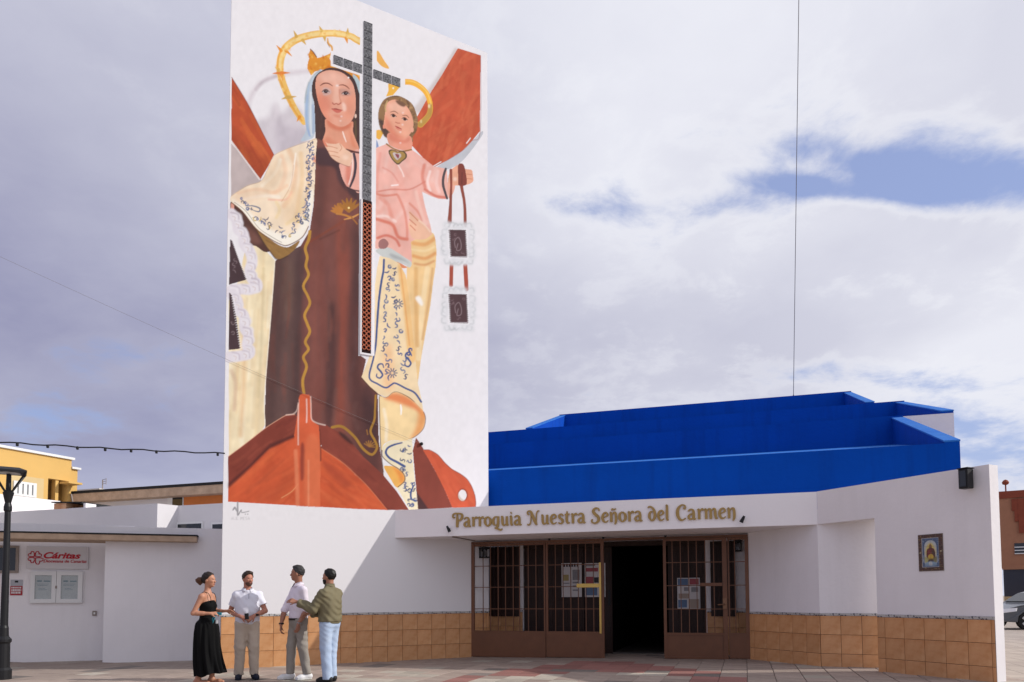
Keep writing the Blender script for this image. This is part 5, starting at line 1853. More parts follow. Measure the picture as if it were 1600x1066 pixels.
chair_ = [(591, 180), (593, 168), (600, 156), (611, 150.5), (623, 150), (636, 156), (645, 164), (650, 176), (653, 189), (651, 204), (645, 214), (642, 222), (606, 216), (598, 208), (592.5, 195)]
p.poly(chair_, (146, 112, 78))
streaks(chair_, [(176, 140, 96), (112, 82, 60), (96, 70, 58), (190, 152, 106)], 70, 1.4, 3.2, 6, 18, 0.8, 0.6, soft=0.6, jit=1.6)
p.poly([(592, 186), (600, 192), (608, 208), (606, 216), (597, 207)], (76, 58, 58), 0.9, soft=1)
cneck = [(607.5, 208), (607, 224), (616, 231), (630, 235), (643, 233), (640, 212)]
p.poly(cneck, (234, 160, 136))
cf = [(603, 168), (606, 160), (614, 156), (622, 157), (634, 165), (642, 177), (646, 194), (641, 209), (631, 217), (619, 214), (607, 204.5), (600, 197), (601, 182)]
p.poly(cf, (234, 170, 142))
CFM = p.full_mask(cf)
p.poly([(601, 180), (610, 192), (620, 208), (634, 216), (618, 216), (604, 204)], (224, 134, 108), 0.8, soft=2.2, clip=CFM)
p.poly([(606, 164), (622, 160), (634, 170), (630, 176), (612, 174)], (240, 190, 166), 0.8, soft=2, clip=CFM)
p.poly([(609, 208), (630, 219), (640, 214), (638, 222), (622, 224), (609, 218)], (214, 122, 98), 0.7, soft=1.5)
p.poly([(618, 157), (626, 158), (634, 164), (630, 167), (622, 163)], (110, 80, 62), 0.95, soft=0.5)
p.stroke([(605, 158), (602, 168), (603, 174)], 2, (206, 172, 120), 0.9, 0.6)
for ex_, ey_ in ((615, 181), (632.6, 186.3)):
    p.dot(ex_, ey_ + 0.3, 3.8, 2.0, (214, 188, 176), rot=0.25)
    p.dot(ex_, ey_, 2.6, 2.4, (70, 48, 42))
    p.stroke([(ex_ - 4.3, ey_ - 1.0), (ex_ - 0.5, ey_ - 2.6), (ex_ + 4.3, ey_ + 1.2)], 1.1, (100, 62, 50))
p.stroke([(610, 175.5), (616, 174), (622, 177.5)], [0.8, 1.4, 0.8], (150, 96, 74))
p.stroke([(629, 181), (635, 180.5), (639, 184.5)], [0.8, 1.4, 0.8], (150, 96, 74))
p.stroke([(618, 191), (621, 192.4), (625, 192.6)], 1.3, (184, 98, 78), 0.9)
p.stroke([(617.5, 197), (622, 199.5), (627.5, 202)], [1, 2.4, 1], (180, 72, 66))
p.stroke([(619, 200), (623, 203), (627, 203.5)], 1.4, (222, 128, 110), 0.9)
for x, y in ((629.5, 176.5), (629, 195), (625.5, 206.5), (625.6, 223.5)):
    p.dot(x, y, 1.5, 1.2, (252, 240, 234), 0.65, 0.5)
p.dot(644, 203, 2.6, 4, (238, 176, 150))
p.dot(600, 198, 2, 3.4, (228, 146, 120))

# ---- child's pink robe
gold_leg = [(641, 373), (658, 372), (676, 364), (681.5, 385), (681, 412), (677, 440), (672, 480), (665, 520), (658, 560), (652, 600), (644, 600), (640, 540), (636, 470), (636, 410)]
p.poly(gold_leg, (238, 202, 146))
GM = p.full_mask(gold_leg)
for pts, w, c_ in (([(646, 380), (664, 382), (680, 372)], 6, (226, 160, 96)), ([(646, 400), (664, 404), (680, 396)], 5, (222, 150, 88)), ([(644, 390), (664, 392), (678, 386)], 4, (246, 220, 170)), ([(668, 420), (660, 480), (654, 560)], 8, (246, 222, 176)), ([(650, 420), (650, 470), (652, 540)], 6, (222, 174, 112)), ([(676, 420), (670, 470), (660, 530)], 3, (206, 160, 110)), ([(648, 412), (664, 414), (678, 408)], 3, (208, 140, 90))):
    p.stroke(pts, w, c_, 0.75, 1.6, clip=GM)
p.poly([(649, 466), (656, 463), (661, 474), (658, 478)], (250, 246, 238), 0.95, soft=0.8)
robe = [(585.8, 232), (605.5, 224.5), (612, 230), (628, 236), (643, 233.5), (664, 249), (677.5, 260), (698, 264), (700, 288), (700, 311.5), (686, 311), (672, 306), (659.5, 299.5), (663, 318), (667, 334), (672.5, 352), (675, 366), (664.6, 373.6), (650, 374), (642, 378), (643, 395), (644, 409), (637, 415), (620, 399), (600, 392), (585.8, 388)]
p.poly(robe, (240, 184, 170), smooth=False)
RM = p.full_mask(robe, False)
for k in range(60):
    x, y = R_.uniform(586, 690), R_.uniform(230, 400)
    L = R_.uniform(12, 36)
    t = R_.uniform(0.6, 2.4)
    p.stroke([(x - math.cos(t) * L / 2, y - math.sin(t) * L / 2), (x + R_.uniform(-2, 2), y), (x + math.cos(t) * L / 2, y + math.sin(t) * L / 2)], R_.uniform(3, 8), R_.choice([(246, 204, 192), (234, 166, 150), (248, 214, 204), (238, 178, 162)]), 0.35, 2.2, clip=RM)
for pts, w, c_, a_ in (([(588, 300), (612, 296), (640, 296), (664, 284)], 2.5, (214, 128, 112), 0.7), ([(586, 302), (600, 306), (620, 304)], 3.5, (222, 134, 114), 0.8), ([(598, 262), (612, 270), (622, 284)], 3, (226, 150, 136), 0.6), ([(622, 258), (628, 268), (631, 276)], 2, (252, 226, 218), 0.9),
                       ([(586, 342), (600, 346), (614, 352), (622, 370), (636, 374)], 5, (220, 120, 96), 0.85), ([(590, 338), (604, 338), (618, 346)], 4, (250, 220, 210), 0.8), ([(590, 372), (604, 368), (618, 374), (624, 384)], 4, (216, 112, 92), 0.8), ([(622, 306), (632, 330), (636, 356), (636, 372)], 4, (222, 136, 116), 0.7),
                       ([(640, 318), (652, 330), (660, 344)], 3.5, (222, 140, 120), 0.7), ([(663, 258), (660, 276), (664, 292)], 5, (220, 128, 108), 0.7), ([(672, 268), (668, 284), (672, 298)], 4, (250, 222, 214), 0.9), ([(664, 296), (680, 306), (698, 309)], 4, (212, 110, 90), 0.8), ([(684, 268), (682, 286), (686, 300)], 5, (246, 206, 196), 0.8),
                       ([(594, 240), (590, 270), (588, 300)], 5, (232, 156, 142), 0.6), ([(612, 290), (622, 289)], 2, (254, 240, 236), 0.95), ([(594, 310), (606, 320), (612, 340)], 6, (226, 140, 120), 0.5), ([(650, 300), (656, 324), (664, 350)], 5, (246, 204, 190), 0.7)):
    p.stroke(pts, w, c_, a_, max(0.8, w * 0.28), clip=RM)
p.stroke([(604, 225), (614, 232), (628, 236.5), (643, 234)], 2.2, (152, 112, 60))
heart = [(608, 241), (607, 236), (611, 233.5), (617, 235), (622, 237), (630, 236), (635.5, 241), (635, 247), (628, 253), (621.5, 257.5), (613, 250)]
p.poly(heart, (92, 78, 60))
p.poly([(621.5 + (x - 621.5) * 0.84, 244 + (y - 244) * 0.84) for x, y in heart], (176, 142, 80))
p.poly([(620.5 + (x - 621.5) * 0.46, 243.5 + (y - 244) * 0.5) for x, y in heart], (206, 192, 190))
p.poly([(617.5, 241), (623.5, 242), (622, 248)], (150, 78, 84))
# woman's left hand under the child
lh = [(639, 330), (648, 337), (657, 344), (667, 354), (674.5, 364), (664.6, 373.6), (646, 373), (640, 362), (638, 350), (641, 345)]
p.poly(lh, (238, 190, 160))
for a_, b_ in (((640, 332), (653, 345)), ((640, 343), (650, 352)), ((641, 352), (649, 360))):
    p.stroke([a_, b_], 1.5, (206, 120, 96), 0.85, 0.5)
p.stroke([(655, 345), (664, 352), (672, 362)], 2.5, (248, 214, 192), 0.8, 0.8)
p.poly([(587, 392), (597, 387), (609, 387.5), (620, 394), (632, 402), (643, 410), (640, 418), (630, 413), (612, 410), (596, 400)], (204, 208, 204))
p.poly([(610, 396), (630, 404), (641, 412), (630, 408), (612, 402)], (168, 172, 172), 0.8, soft=1)
p.poly([(592, 378), (600, 373), (607, 380), (603, 388), (593, 388)], (164, 116, 112))
p.poly([(619, 409), (630, 414), (636, 418), (628, 419), (620, 414)], (226, 138, 90), 0.95)

# ---- cream cloth with blue scrolls
cloth = [(593.5, 400), (589, 420), (586, 445), (585, 500), (581, 546), (574, 566), (564.5, 590), (578, 604), (592, 616), (604, 621), (616, 612), (630, 616), (646, 626), (662, 646), (658, 622), (653, 600), (650, 570), (648, 540), (644, 500), (640, 460), (634, 430), (624, 412), (610, 404)]
p.poly(cloth, (244, 220, 178), smooth=False)
KM = p.full_mask(cloth, False)
p.poly([(622, 412), (634, 430), (641, 470), (646, 520), (650, 560), (638, 560), (630, 480), (624, 440)], (240, 196, 132), 0.95, soft=1.2, clip=KM)
p.poly([(600, 548), (612, 540), (616, 600), (604, 612), (598, 590)], (240, 190, 140), 0.7, soft=3, clip=KM)
p.stroke([(626, 420), (632, 470), (640, 540)], 2, (230, 164, 96), 0.8, 1.0, clip=KM)
BL = (74, 92, 142)
p.stroke([(600, 406), (599, 424), (596, 440), (592, 470), (589, 510), (587, 540), (583, 562), (577, 590), (590, 600), (603, 606), (612, 601), (618, 599), (634, 607), (648, 614), (658, 628)], [3.2, 3.4, 2.6, 2.6, 3], BL)
p.stroke([(564.5, 590), (578, 605), (592, 617), (604, 621.5), (616, 613), (630, 616.5), (646, 627), (662, 648)], 1.5, (92, 62, 50))
for k in range(40):
    t = (k // 2) / 19.5
    y = 418 + 176 * t + R_.uniform(-2, 2)
    xl, xr = 604 - 13 * t, 619 + 21 * t
    x = xl + (xr - xl) * ((0.22 if k % 2 else 0.78) + R_.uniform(-0.18, 0.18))
    squiggle(x, y, R_.uniform(2.8, 4.6), R_.choice([0, 1, 3, 0, 4, 2]), R_.uniform(-0.6, 0.6) + (1.5 if k % 3 == 0 else 0), R_.choice([BL, (90, 108, 150), (70, 82, 120), (110, 124, 156)]), 2.1, KM)
for (x, y) in ((622, 475), (613, 583)):
    for q in range(10):
        t = q * 0.63
        p.stroke([(x + 3 * math.cos(t), y + 3 * math.sin(t)), (x + 7.5 * math.cos(t), y + 7.5 * math.sin(t))], 1.6, (84, 96, 130), clip=KM)
for (x, y, s_, r_) in ((594, 580, 12, 0.2), (638, 562, 12, 0.15), (640, 550, 6, 0.5)):
    c_, sn = math.cos(r_), math.sin(r_)
    pts = [(0.35, -0.55), (0.1, -0.95), (-0.35, -0.8), (-0.4, -0.35), (0.1, 0.05), (0.4, 0.45), (0.15, 0.9), (-0.3, 0.8), (-0.35, 0.45)]
    p.stroke([(x + (u * c_ - v * sn) * s_, y + (u * sn + v * c_) * s_) for u, v in pts], [1.6, 2.6, 3, 2.6, 1.6], BL, clip=KM)
# folds below
f1 = [(592.5, 621), (604, 621.5), (616, 613), (630, 616.5), (646, 627), (661, 642), (664.5, 652), (662, 668), (654, 678), (642, 686), (630, 689.5), (614, 688), (600, 694), (596, 705), (594, 680), (593, 650)]
p.poly(f1, (246, 218, 164))
F1 = p.full_mask(f1)
p.poly([(600, 622), (616, 614), (640, 622), (662, 644), (664, 654), (648, 640), (622, 630)], (232, 132, 78), 0.9, soft=2, clip=F1)
p.poly([(656, 640), (666, 652), (660, 674), (640, 690), (650, 668)], (236, 156, 88), 0.85, soft=2.5, clip=F1)
p.stroke([(600, 640), (604, 664), (603, 688)], 5, (250, 236, 206), 0.8, 1.5, clip=F1)
p.stroke([(626, 633), (627, 640), (626.5, 648)], [2, 3, 1.5], (254, 250, 244), 0.95)
p.stroke([(662, 644), (665, 654), (662, 669), (652, 680), (640, 687)], 1.2, (120, 84, 66), 0.8)
p.stroke([(592.5, 620), (593.5, 660), (595, 700), (599, 738)], 1.6, (96, 60, 50), 0.8)
f2 = [(597, 700), (604, 692), (614, 688), (630, 690), (644, 685), (645, 720), (648, 750), (653.5, 797), (640, 797), (628, 775), (620, 762), (632, 752), (631, 742), (622, 734), (610, 726), (599, 716)]
p.poly(f2, (240, 228, 194), smooth=False)
F2 = p.full_mask(f2, False)
p.stroke([(628, 692), (616, 695), (606, 700), (603, 708), (609, 716), (620, 722), (632, 729)], [2, 3, 3.2, 3.4, 3.6, 4], BL, clip=F2)
for k in range(26):
    y = R_.uniform(692, 792)
    x = R_.uniform(620 + (y - 692) * 0.16, 642 + (y - 692) * 0.09)
    squiggle(x, y, R_.uniform(2, 4), R_.randrange(5), R_.uniform(0, 6.3), R_.choice([BL, (86, 104, 150), (70, 80, 110)]), 1.8, F2)
p.stroke([(646, 760), (642, 770), (643, 780), (649, 782)], [2, 3, 3, 2], BL, clip=F2)
f3 = [(600, 730), (606, 728), (614, 729), (624, 735), (631, 743), (631.5, 752), (620, 762), (610, 748)]
p.poly(f3, (242, 184, 96))
p.poly([(614, 729), (628, 738), (632, 748), (626, 756), (622, 744)], (228, 138, 66), 0.8, soft=1.5)
p.stroke([(597, 704), (598, 714), (610, 725), (623, 733), (631.5, 742), (632, 752), (622, 761)], 1.4, (104, 78, 62), 0.9)
# lower cord
p.stroke([(587, 618), (586, 640), (585, 656), (579, 674), (586, 689), (589, 700), (581, 710.5), (567, 701), (555, 684), (540, 670), (530, 666), (519, 668)], [3, 3.6, 4, 4.4], (168, 124, 54))
for k in range(7):
    t = -2.6 + k * 0.45
    p.stroke([(577, 698), (577 + 9 * math.cos(t), 698 + 9 * math.sin(t))], 1.8, (160, 112, 56), 0.9)
p.stroke([(573, 672), (574.5, 679)], 2, (150, 104, 54), 0.9)

# ---- boat
p.poly([(645, 704), (650, 684), (656, 692), (660.5, 699.5), (670, 718), (681, 738), (694, 764), (707, 793.5), (653.5, 797), (649, 750)], (134, 66, 54), smooth=False)
p.poly([(651, 768), (656, 776), (670, 796), (653.5, 797)], (76, 48, 50), smooth=False, soft=0.6)
lug = [(660.5, 703), (670, 703), (677, 706), (684, 710.5), (690, 717), (695, 723), (706, 733), (720, 741), (730, 749), (737, 760), (742, 774), (743.5, 785), (743, 794), (707, 793.5), (694, 764), (681, 738), (670, 718)]
p.poly(lug, (204, 92, 62), smooth=False)
streaks(lug, [(212, 104, 70), (186, 78, 52)], 30, 3, 6, 15, 35, 1.0, 0.35, smooth=False)
p.stroke(lug[:13], 1.1, (140, 66, 52), 0.8)
p.dot(723, 773.5, 8.2, 10, (140, 66, 50), 0.8, 0.6)
p.dot(722.6, 774, 6.4, 8.6, (226, 222, 222))
p.poly([(716.5, 772), (720, 778), (726, 782.5), (720, 782), (716.5, 777)], (196, 180, 160), 0.9, soft=0.5)
hull = [(356.5, 758), (380, 736), (421, 697), (461, 678), (504, 698), (532, 720), (576, 762), (606, 797), (560, 795.5), (480, 791), (356.5, 784)]
p.poly(hull, (206, 92, 56), smooth=False)
HU = p.full_mask(hull, False)
for k in range(130):
    x, y = R_.uniform(358, 600), R_.uniform(690, 796)
    t = -0.62 if x < 470 else 0.62
    t += R_.uniform(-0.2, 0.2)
    L = R_.uniform(20, 70)
    p.stroke([(x - math.cos(t) * L / 2, y - math.sin(t) * L / 2), (x, y + 1.5), (x + math.cos(t) * L / 2, y + math.sin(t) * L / 2)], R_.uniform(2, 7), R_.choice([(222, 106, 62), (188, 78, 48), (216, 108, 68), (178, 80, 52)]), 0.3, 1.8, clip=HU)
p.poly([(398, 776), (430, 756), (456, 742), (462, 752), (440, 776), (420, 790)], (182, 80, 50), 0.6, soft=4, clip=HU)
p.poly([(504, 722), (524, 732), (548, 756), (540, 762), (516, 744)], (176, 76, 52), 0.7, soft=2, clip=HU)
p.stroke([(440, 778), (456, 768), (466, 756)], 1.6, (232, 160, 110), 0.7, clip=HU)
rimL = [(356.5, 713.5), (384, 693), (412, 671), (430, 659), (447.5, 649), (462, 647.5), (464, 660), (462, 682), (450, 686), (421, 700), (390, 730), (356.5, 760)]
p.poly(rimL, (132, 62, 50), smooth=False)
streaks(rimL, [(148, 74, 58), (112, 50, 42)], 40, 3, 6, 20, 50, -0.65, 0.4, smooth=False)
p.poly([(356.5, 755), (390, 726), (421, 694), (462, 678), (462, 683), (421, 702), (390, 733), (356.5, 764)], (92, 44, 40), 0.9, soft=1, smooth=False)
p.stroke([(356.5, 713.5), (384, 693), (412, 671), (430, 659), (447.5, 649), (460, 648)], 1.2, (228, 170, 140), 0.7)
rimR = [(498, 664), (509.5, 664.5), (530, 676), (546, 688), (568, 714), (598.5, 742), (620, 768), (639, 797), (605, 797), (576.5, 763), (555, 742), (532.5, 721.5), (502, 701)]
p.poly(rimR, (136, 66, 54), smooth=False)
streaks(rimR, [(150, 76, 60), (118, 54, 46)], 40, 3, 6, 20, 50, 0.72, 0.4, smooth=False)
p.poly([(529, 674), (540, 680), (552, 694), (545, 692), (533, 682)], (66, 42, 42), 0.9, soft=0.8)
p.stroke([(502, 701), (532.5, 721), (555, 741), (576.5, 762.5), (605, 797)], 1.4, (222, 128, 90), 0.7)
p.dot(501.5, 696.5, 1.2, 1.0, (244, 236, 232))
stem = [(467, 622), (469, 617), (473, 615.5), (483, 617), (486, 621), (487, 656), (492, 661), (498, 665), (501, 700), (500.5, 792.5), (467.5, 791), (466, 740), (462, 700), (459.5, 680), (463, 660), (465.5, 640)]
p.poly(stem, (212, 98, 62), smooth=False)
SM = p.full_mask(stem, False)
p.stroke([(466.5, 625), (466, 660), (466, 695)], 1.8, (244, 214, 200), 0.7, 0.9, clip=SM)
p.stroke([(479, 624), (479.5, 645), (479, 660)], 1.8, (246, 226, 216), 0.7, 0.9)
p.stroke([(485.5, 620), (486, 640), (487, 655), (495, 661), (508, 664.5)], 1.6, (244, 220, 208), 0.7, 0.9)
p.stroke([(447, 648.5), (458, 647), (464, 641), (466, 630)], 1.4, (244, 214, 200), 0.7, 0.9)
p.poly([(470, 696), (476, 698), (476, 740), (473, 751), (469.5, 745)], (146, 62, 48), 0.95, soft=0.8)
p.poly([(478, 690), (499, 690), (500, 792), (478, 790)], (222, 118, 78), 0.75, soft=2, clip=SM)
p.stroke([(462, 705), (464, 750), (465, 788)], 6, (224, 130, 92), 0.85, 1.5)
p.stroke([(482, 720), (482, 790)], 3, (236, 150, 112), 0.6, 1.2, clip=SM)
p.stroke([(500, 672), (501, 700), (501, 720)], 2, (110, 52, 44), 0.8, 0.8)

# ---- child's hand, ribbons and scapulars on the right
p.stroke([(696.5, 264), (693, 276), (692.5, 290), (698.5, 310)], [3.5, 4, 4, 3.4], (84, 76, 80))
p.poly([(700, 284), (708, 280), (711, 292), (706, 306), (701, 309)], (238, 176, 154))
hnd = [(700, 283), (703, 268), (709, 262), (716, 257.5), (723, 258), (727, 264), (737, 266), (739, 275), (739, 284), (729, 289), (716, 290), (706, 289)]
p.poly(hnd, (234, 172, 142))
p.stroke([(728, 272), (737, 273)], 1, (190, 110, 86), 0.8)
p.stroke([(728, 279), (738, 280)], 1, (190, 110, 86), 0.8)
p.dot(711, 280, 3, 3, (248, 214, 194), 0.9, 1)
BRN = (146, 76, 62)
p.stroke([(704.5, 266), (705, 289), (704, 318), (702.5, 347)], [4.5, 3.6, 4.4, 7], BRN)
p.stroke([(719, 258), (721, 272), (721, 290), (725, 312), (726.5, 330), (727, 353)], [5, 8, 5, 4.4, 4.6, 5], BRN)
p.poly([(716, 258), (724, 257), (728, 272), (729, 288), (717, 290), (716, 276)], (132, 66, 56))
p.stroke([(722, 270), (721.5, 288)], 1.2, (90, 46, 42), 0.8)
p.stroke([(705.6, 414), (704.7, 446)], 6, (168, 80, 62))
p.stroke([(727, 415), (729, 452)], 6.5, (168, 78, 60))
for (x0, y0, x1, y1) in ((701, 359, 730, 403), (700.5, 459.5, 731.5, 506)):
    cx_, cy_ = (x0 + x1) / 2, (y0 + y1) / 2
    per = []
    for k in range(22):
        t = 2 * math.pi * k / 22 + R_.uniform(-0.08, 0.08)
        hx_, hy_ = (x1 - x0) / 2 + 6.5, (y1 - y0) / 2 + 6
        m_ = max(abs(math.cos(t)), abs(math.sin(t)))
        per.append((cx_ + hx_ * math.cos(t) / m_ + R_.uniform(-1.4, 1.4), cy_ + hy_ * math.sin(t) / m_ + R_.uniform(-1.4, 1.4)))
    for (x, y) in per:
        p.dot(x, y, R_.uniform(5, 8), R_.uniform(4.5, 7), (214, 216, 218), 0.7, 1.6, R_.uniform(0, 3))
    for (x, y) in per:
        p.dot(x + R_.uniform(-1.5, 1.5), y + R_.uniform(-1.5, 1.5), R_.uniform(2.5, 4.5), R_.uniform(2, 4), (236, 236, 238), 0.75, 1.4, R_.uniform(0, 3))
        dx_, dy_ = x - cx_, y - cy_
        n_ = math.hypot(dx_, dy_)
        r_ = R_.uniform(3.5, 6)
        p.stroke([(x - dy_ / n_ * r_, y + dx_ / n_ * r_), (x + dx_ / n_ * r_ * 0.8, y + dy_ / n_ * r_ * 0.8), (x + dy_ / n_ * r_, y - dx_ / n_ * r_)], R_.uniform(1.2, 2.6), (192, 195, 197), R_.uniform(0.35, 0.75), 1.1)
    p.poly([(x0, y0), (x1 - 2, y0 + 0.5), (x1 + 0.5, y1), (x0 + 2.5, y1 - 1.5)], (84, 60, 64), smooth=False)
    for k in range(16):
        t = k / 15
        p.stroke([(x0 - 1 + 2.3 * t, y0 + (y1 - y0) * t), (x0 + 1.6 + 2.3 * t, y0 + (y1 - y0) * t - 0.8)], 0.9, (240, 238, 240), 0.9, 0.3)
        p.stroke([(x1 - 3 + 2.3 * t, y0 + (y1 - y0) * t), (x1 + 0.2 + 2.3 * t, y0 + (y1 - y0) * t - 1)], 0.9, (240, 238, 240), 0.9, 0.3)
        p.stroke([(x0 + (x1 - x0) * t, y1 - 2), (x0 + (x1 - x0) * t + 0.5, y1 + 1.2)], 0.9, (240, 238, 240), 0.9, 0.3)
    p.stroke([(cx_ - 4, cy_ + 6), (cx_ - 5, cy_ - 4), (cx_ + 1, cy_ - 10), (cx_ + 5, cy_), (cx_ + 4, cy_ + 9), (cx_ - 2, cy_ + 10), (cx_, cy_)], 1.3, (146, 126, 130), 0.8, 0.5)
    for q in range(5):
        squiggle(cx_ + R_.uniform(-10, 10), cy_ + R_.choice([-15, 14, -8]) + R_.uniform(-2, 2), 2.6, R_.randrange(4), R_.uniform(0, 6), (120, 98, 102), 1.0)

# ---- white reserve round the cross, clean white margins, signature
p.poly([(562.5, 30), (588.5, 30), (587.5, 300), (585, 556), (560, 556), (561.5, 300)], WHITE_P, smooth=False)
p.poly([(517, 79), (562, 96), (562, 118), (517, 103)], WHITE_P, smooth=False)
p.poly([(586, 103), (633, 119), (633, 137), (586, 123)], WHITE_P, smooth=False)
GR = (158, 157, 160)
p.stroke([(364, 797), (367, 793.5), (370, 799)], [2, 3.2, 1.4], GR)
p.stroke([(371.3, 785), (371.3, 798), (371.6, 805), (375, 800), (377, 797), (378, 801), (389, 799)], [2.2, 2.4, 2.2, 1.6, 1.6, 1.2, 1.2], GR)
p.dot(383.5, 803.5, 0.9, 0.8, GR)
p.dot(387, 803.5, 0.9, 0.8, GR)
LET = {'A': [[(0, 1), (0.5, 0), (1, 1)], [(0.2, 0.6), (0.8, 0.6)]], 'L': [[(0, 0), (0, 1), (0.9, 1)]], 'E': [[(0.9, 0), (0, 0), (0, 1), (0.9, 1)], [(0, 0.5), (0.7, 0.5)]], 'M': [[(0, 1), (0, 0), (0.5, 0.6), (1, 0), (1, 1)]], 'S': [[(0.9, 0), (0, 0.1), (0.1, 0.5), (0.9, 0.6), (0.8, 1), (0, 1)]]}
x = 361.5
for chx in 'ALE MESA':
    if chx != ' ':
        for st in LET[chx]:
            p.stroke([(x + u * 2.6, 808 + v * 4.2) for u, v in st], 0.7, (198, 196, 198), 0.9, 0.4, smooth=False)
    x += 3.7

# ---- hand-painted surface: slight uneven coverage
nzr = np.random.RandomState(3)
for (bw, bh, amp_) in ((26, 40, 0.10), (10, 16, 0.07)):
    sm_ = nzr.rand(int(p.h / bh) + 2, int(p.w / bw) + 2).astype(np.float32)
    bg_ = np.repeat(np.repeat(sm_, bh, 0), bw, 1)[:p.h, :p.w]
    bg_ = Painter._blur(bg_, bw * 0.5) - 0.5
    dark_ = 1.0 - np.clip((p.c.min(-1) - 0.55) / 0.2, 0, 1)        # brush variation on the colours, not on the bare white wall
    p.c *= (1 + 2 * amp_ * bg_ * dark_)[..., None]
small = nzr.rand(int(p.h / 14) + 2, int(p.w / 5) + 2).astype(np.float32)
big_ = np.repeat(np.repeat(small, 14, 0), 5, 1)[:p.h, :p.w]
big_ = Painter._blur(big_, 3)
p.c *= (0.965 + 0.07 * big_)[..., None]
p.c = Painter._blur(p.c[..., 0], 0)[..., None] * np.array([1, 0, 0], np.float32) + p.c[..., 1:2] * np.array([0, 1, 0], np.float32) + p.c[..., 2:3] * np.array([0, 0, 1], np.float32)

PAINT_K = 0.93


def mural_col(AA, CC):
    X, Y = wall_to_px(FT, 0.004, AA, CC)
    c = p.sample(X, Y)
    t = np.clip((Y - 812.5) / 0.8, 0, 1)[..., None]
    c = c * (1 - t) + np.array(srgb(*WHITE_P)) * t
    return c * PAINT_K


M_MURAL = vcol_mat('mural_paint', 0.8, bump=0.05, spec=0.2)
mz0 = FT.Z(356, 814.5)
painted_sheet('mural', FT, 0.004, T_END - 0.004, mz0, T_TOP - 0.003, 0.004, 470, 900, mural_col, M_MURAL, tower, foot=DADO + 0.002)

# ------------------------------------------------------------------ cross of relief tiles with a lattice foot
CT = 0.2
ca = FT.A(575.0, 0.01, 100)
z_top = FT.Z(575.5, 34.5, 0.02)
z_lat = FT.Z(573.5, 313, 0.02)
z_bot = FT.Z(573, 552, 0.02)
M_RELIEF = mat('grey_relief_tile', (0.115, 0.115, 0.125), 0.55, speck=((0.215, 0.215, 0.225), 20), obj_var=0.12, bump=0.4, bump_scale=30)
M_LAT = mat('terracotta_lattice', (0.46, 0.125, 0.06), 0.8, var=0.2, var_scale=12, bump=0.2)
M_MAROON = mat('dark_maroon_hole_shade', (0.022, 0.004, 0.003), 0.9, var=0.2)
cross = bpy.data.objects.new('cross', None)
COL.objects.link(cross)
cross.parent = tower
cross.location = FT.P(ca, 0, z_lat) - world_loc(tower)
rotT = math.atan2(FT.a.y, FT.a.x)


def relief_mesh(seed):
    r = random.Random(seed)
    me = bpy.data.meshes.new('relief_tile')
    h = CT / 2 - 0.004
    vs, fs = [], []

    def bx_(x0, x1, z0, z1, y0, y1):
        n = len(vs)
        vs.extend([(x0, y0, z0), (x1, y0, z0), (x1, y0, z1), (x0, y0, z1), (x0 + 0.004, y1, z0 + 0.004), (x1 - 0.004, y1, z0 + 0.004), (x1 - 0.004, y1, z1 - 0.004), (x0 + 0.004, y1, z1 - 0.004)])
        fs.extend([(n + 4, n + 5, n + 6, n + 7), (n, n + 1, n + 5, n + 4), (n + 1, n + 2, n + 6, n + 5), (n + 2, n + 3, n + 7, n + 6), (n + 3, n, n + 4, n + 7)])
    bx_(-h, h, -h, h, 0, -0.008)
    bx_(-h, h, h - 0.016, h, -0.0085, -0.014)
    bx_(-h, -h + 0.016, -h, h - 0.018, -0.0085, -0.0135)
    for _ in range(5):
        x, z = r.uniform(-0.05, 0.055), r.uniform(-0.065, 0.05)
        w, g_ = r.uniform(0.01, 0.03), r.uniform(0.01, 0.03)
        bx_(x - w / 2, x + w / 2, z - g_ / 2, z + g_ / 2, -0.0085, -0.016)
    me.from_pydata(vs, [], fs)
    me.materials.append(M_RELIEF)
    return me


REL = [relief_mesh(s) for s in range(5)]


def put_child(name, me, a, b, z, parent):
    o = bpy.data.objects.new(name, me)
    COL.objects.link(o)
    o.parent = parent
    o.location = FT.P(a, b, z) - world_loc(parent)
    o.rotation_euler = (0, 0, rotT)
    return o


n_t = int(round((z_top - z_lat) / CT))
pit = (z_top - z_lat) / n_t
for k in range(n_t):
    put_child('relief_tile', REL[k % 5 if k % 3 else (k * 2) % 5], ca, 0.006, z_lat + (k + 0.5) * pit, cross)
z_arm = FT.Z(545, 100.5, 0.02)
for s_ in (-1, 1):
    for k in range(3):
        put_child('relief_tile', REL[(k * 2 + s_) % 5], ca + s_ * (0.225 + k * 0.212), 0.006, z_arm, cross)
MB().fbox(FT, ca - CT / 2, ca + CT / 2, 0.005, 0.012, z_bot, z_lat - 0.002).build('lattice_hole_shade', M_MAROON, cross)  # dark plate laid on the wall, shade of the lattice holes as colour


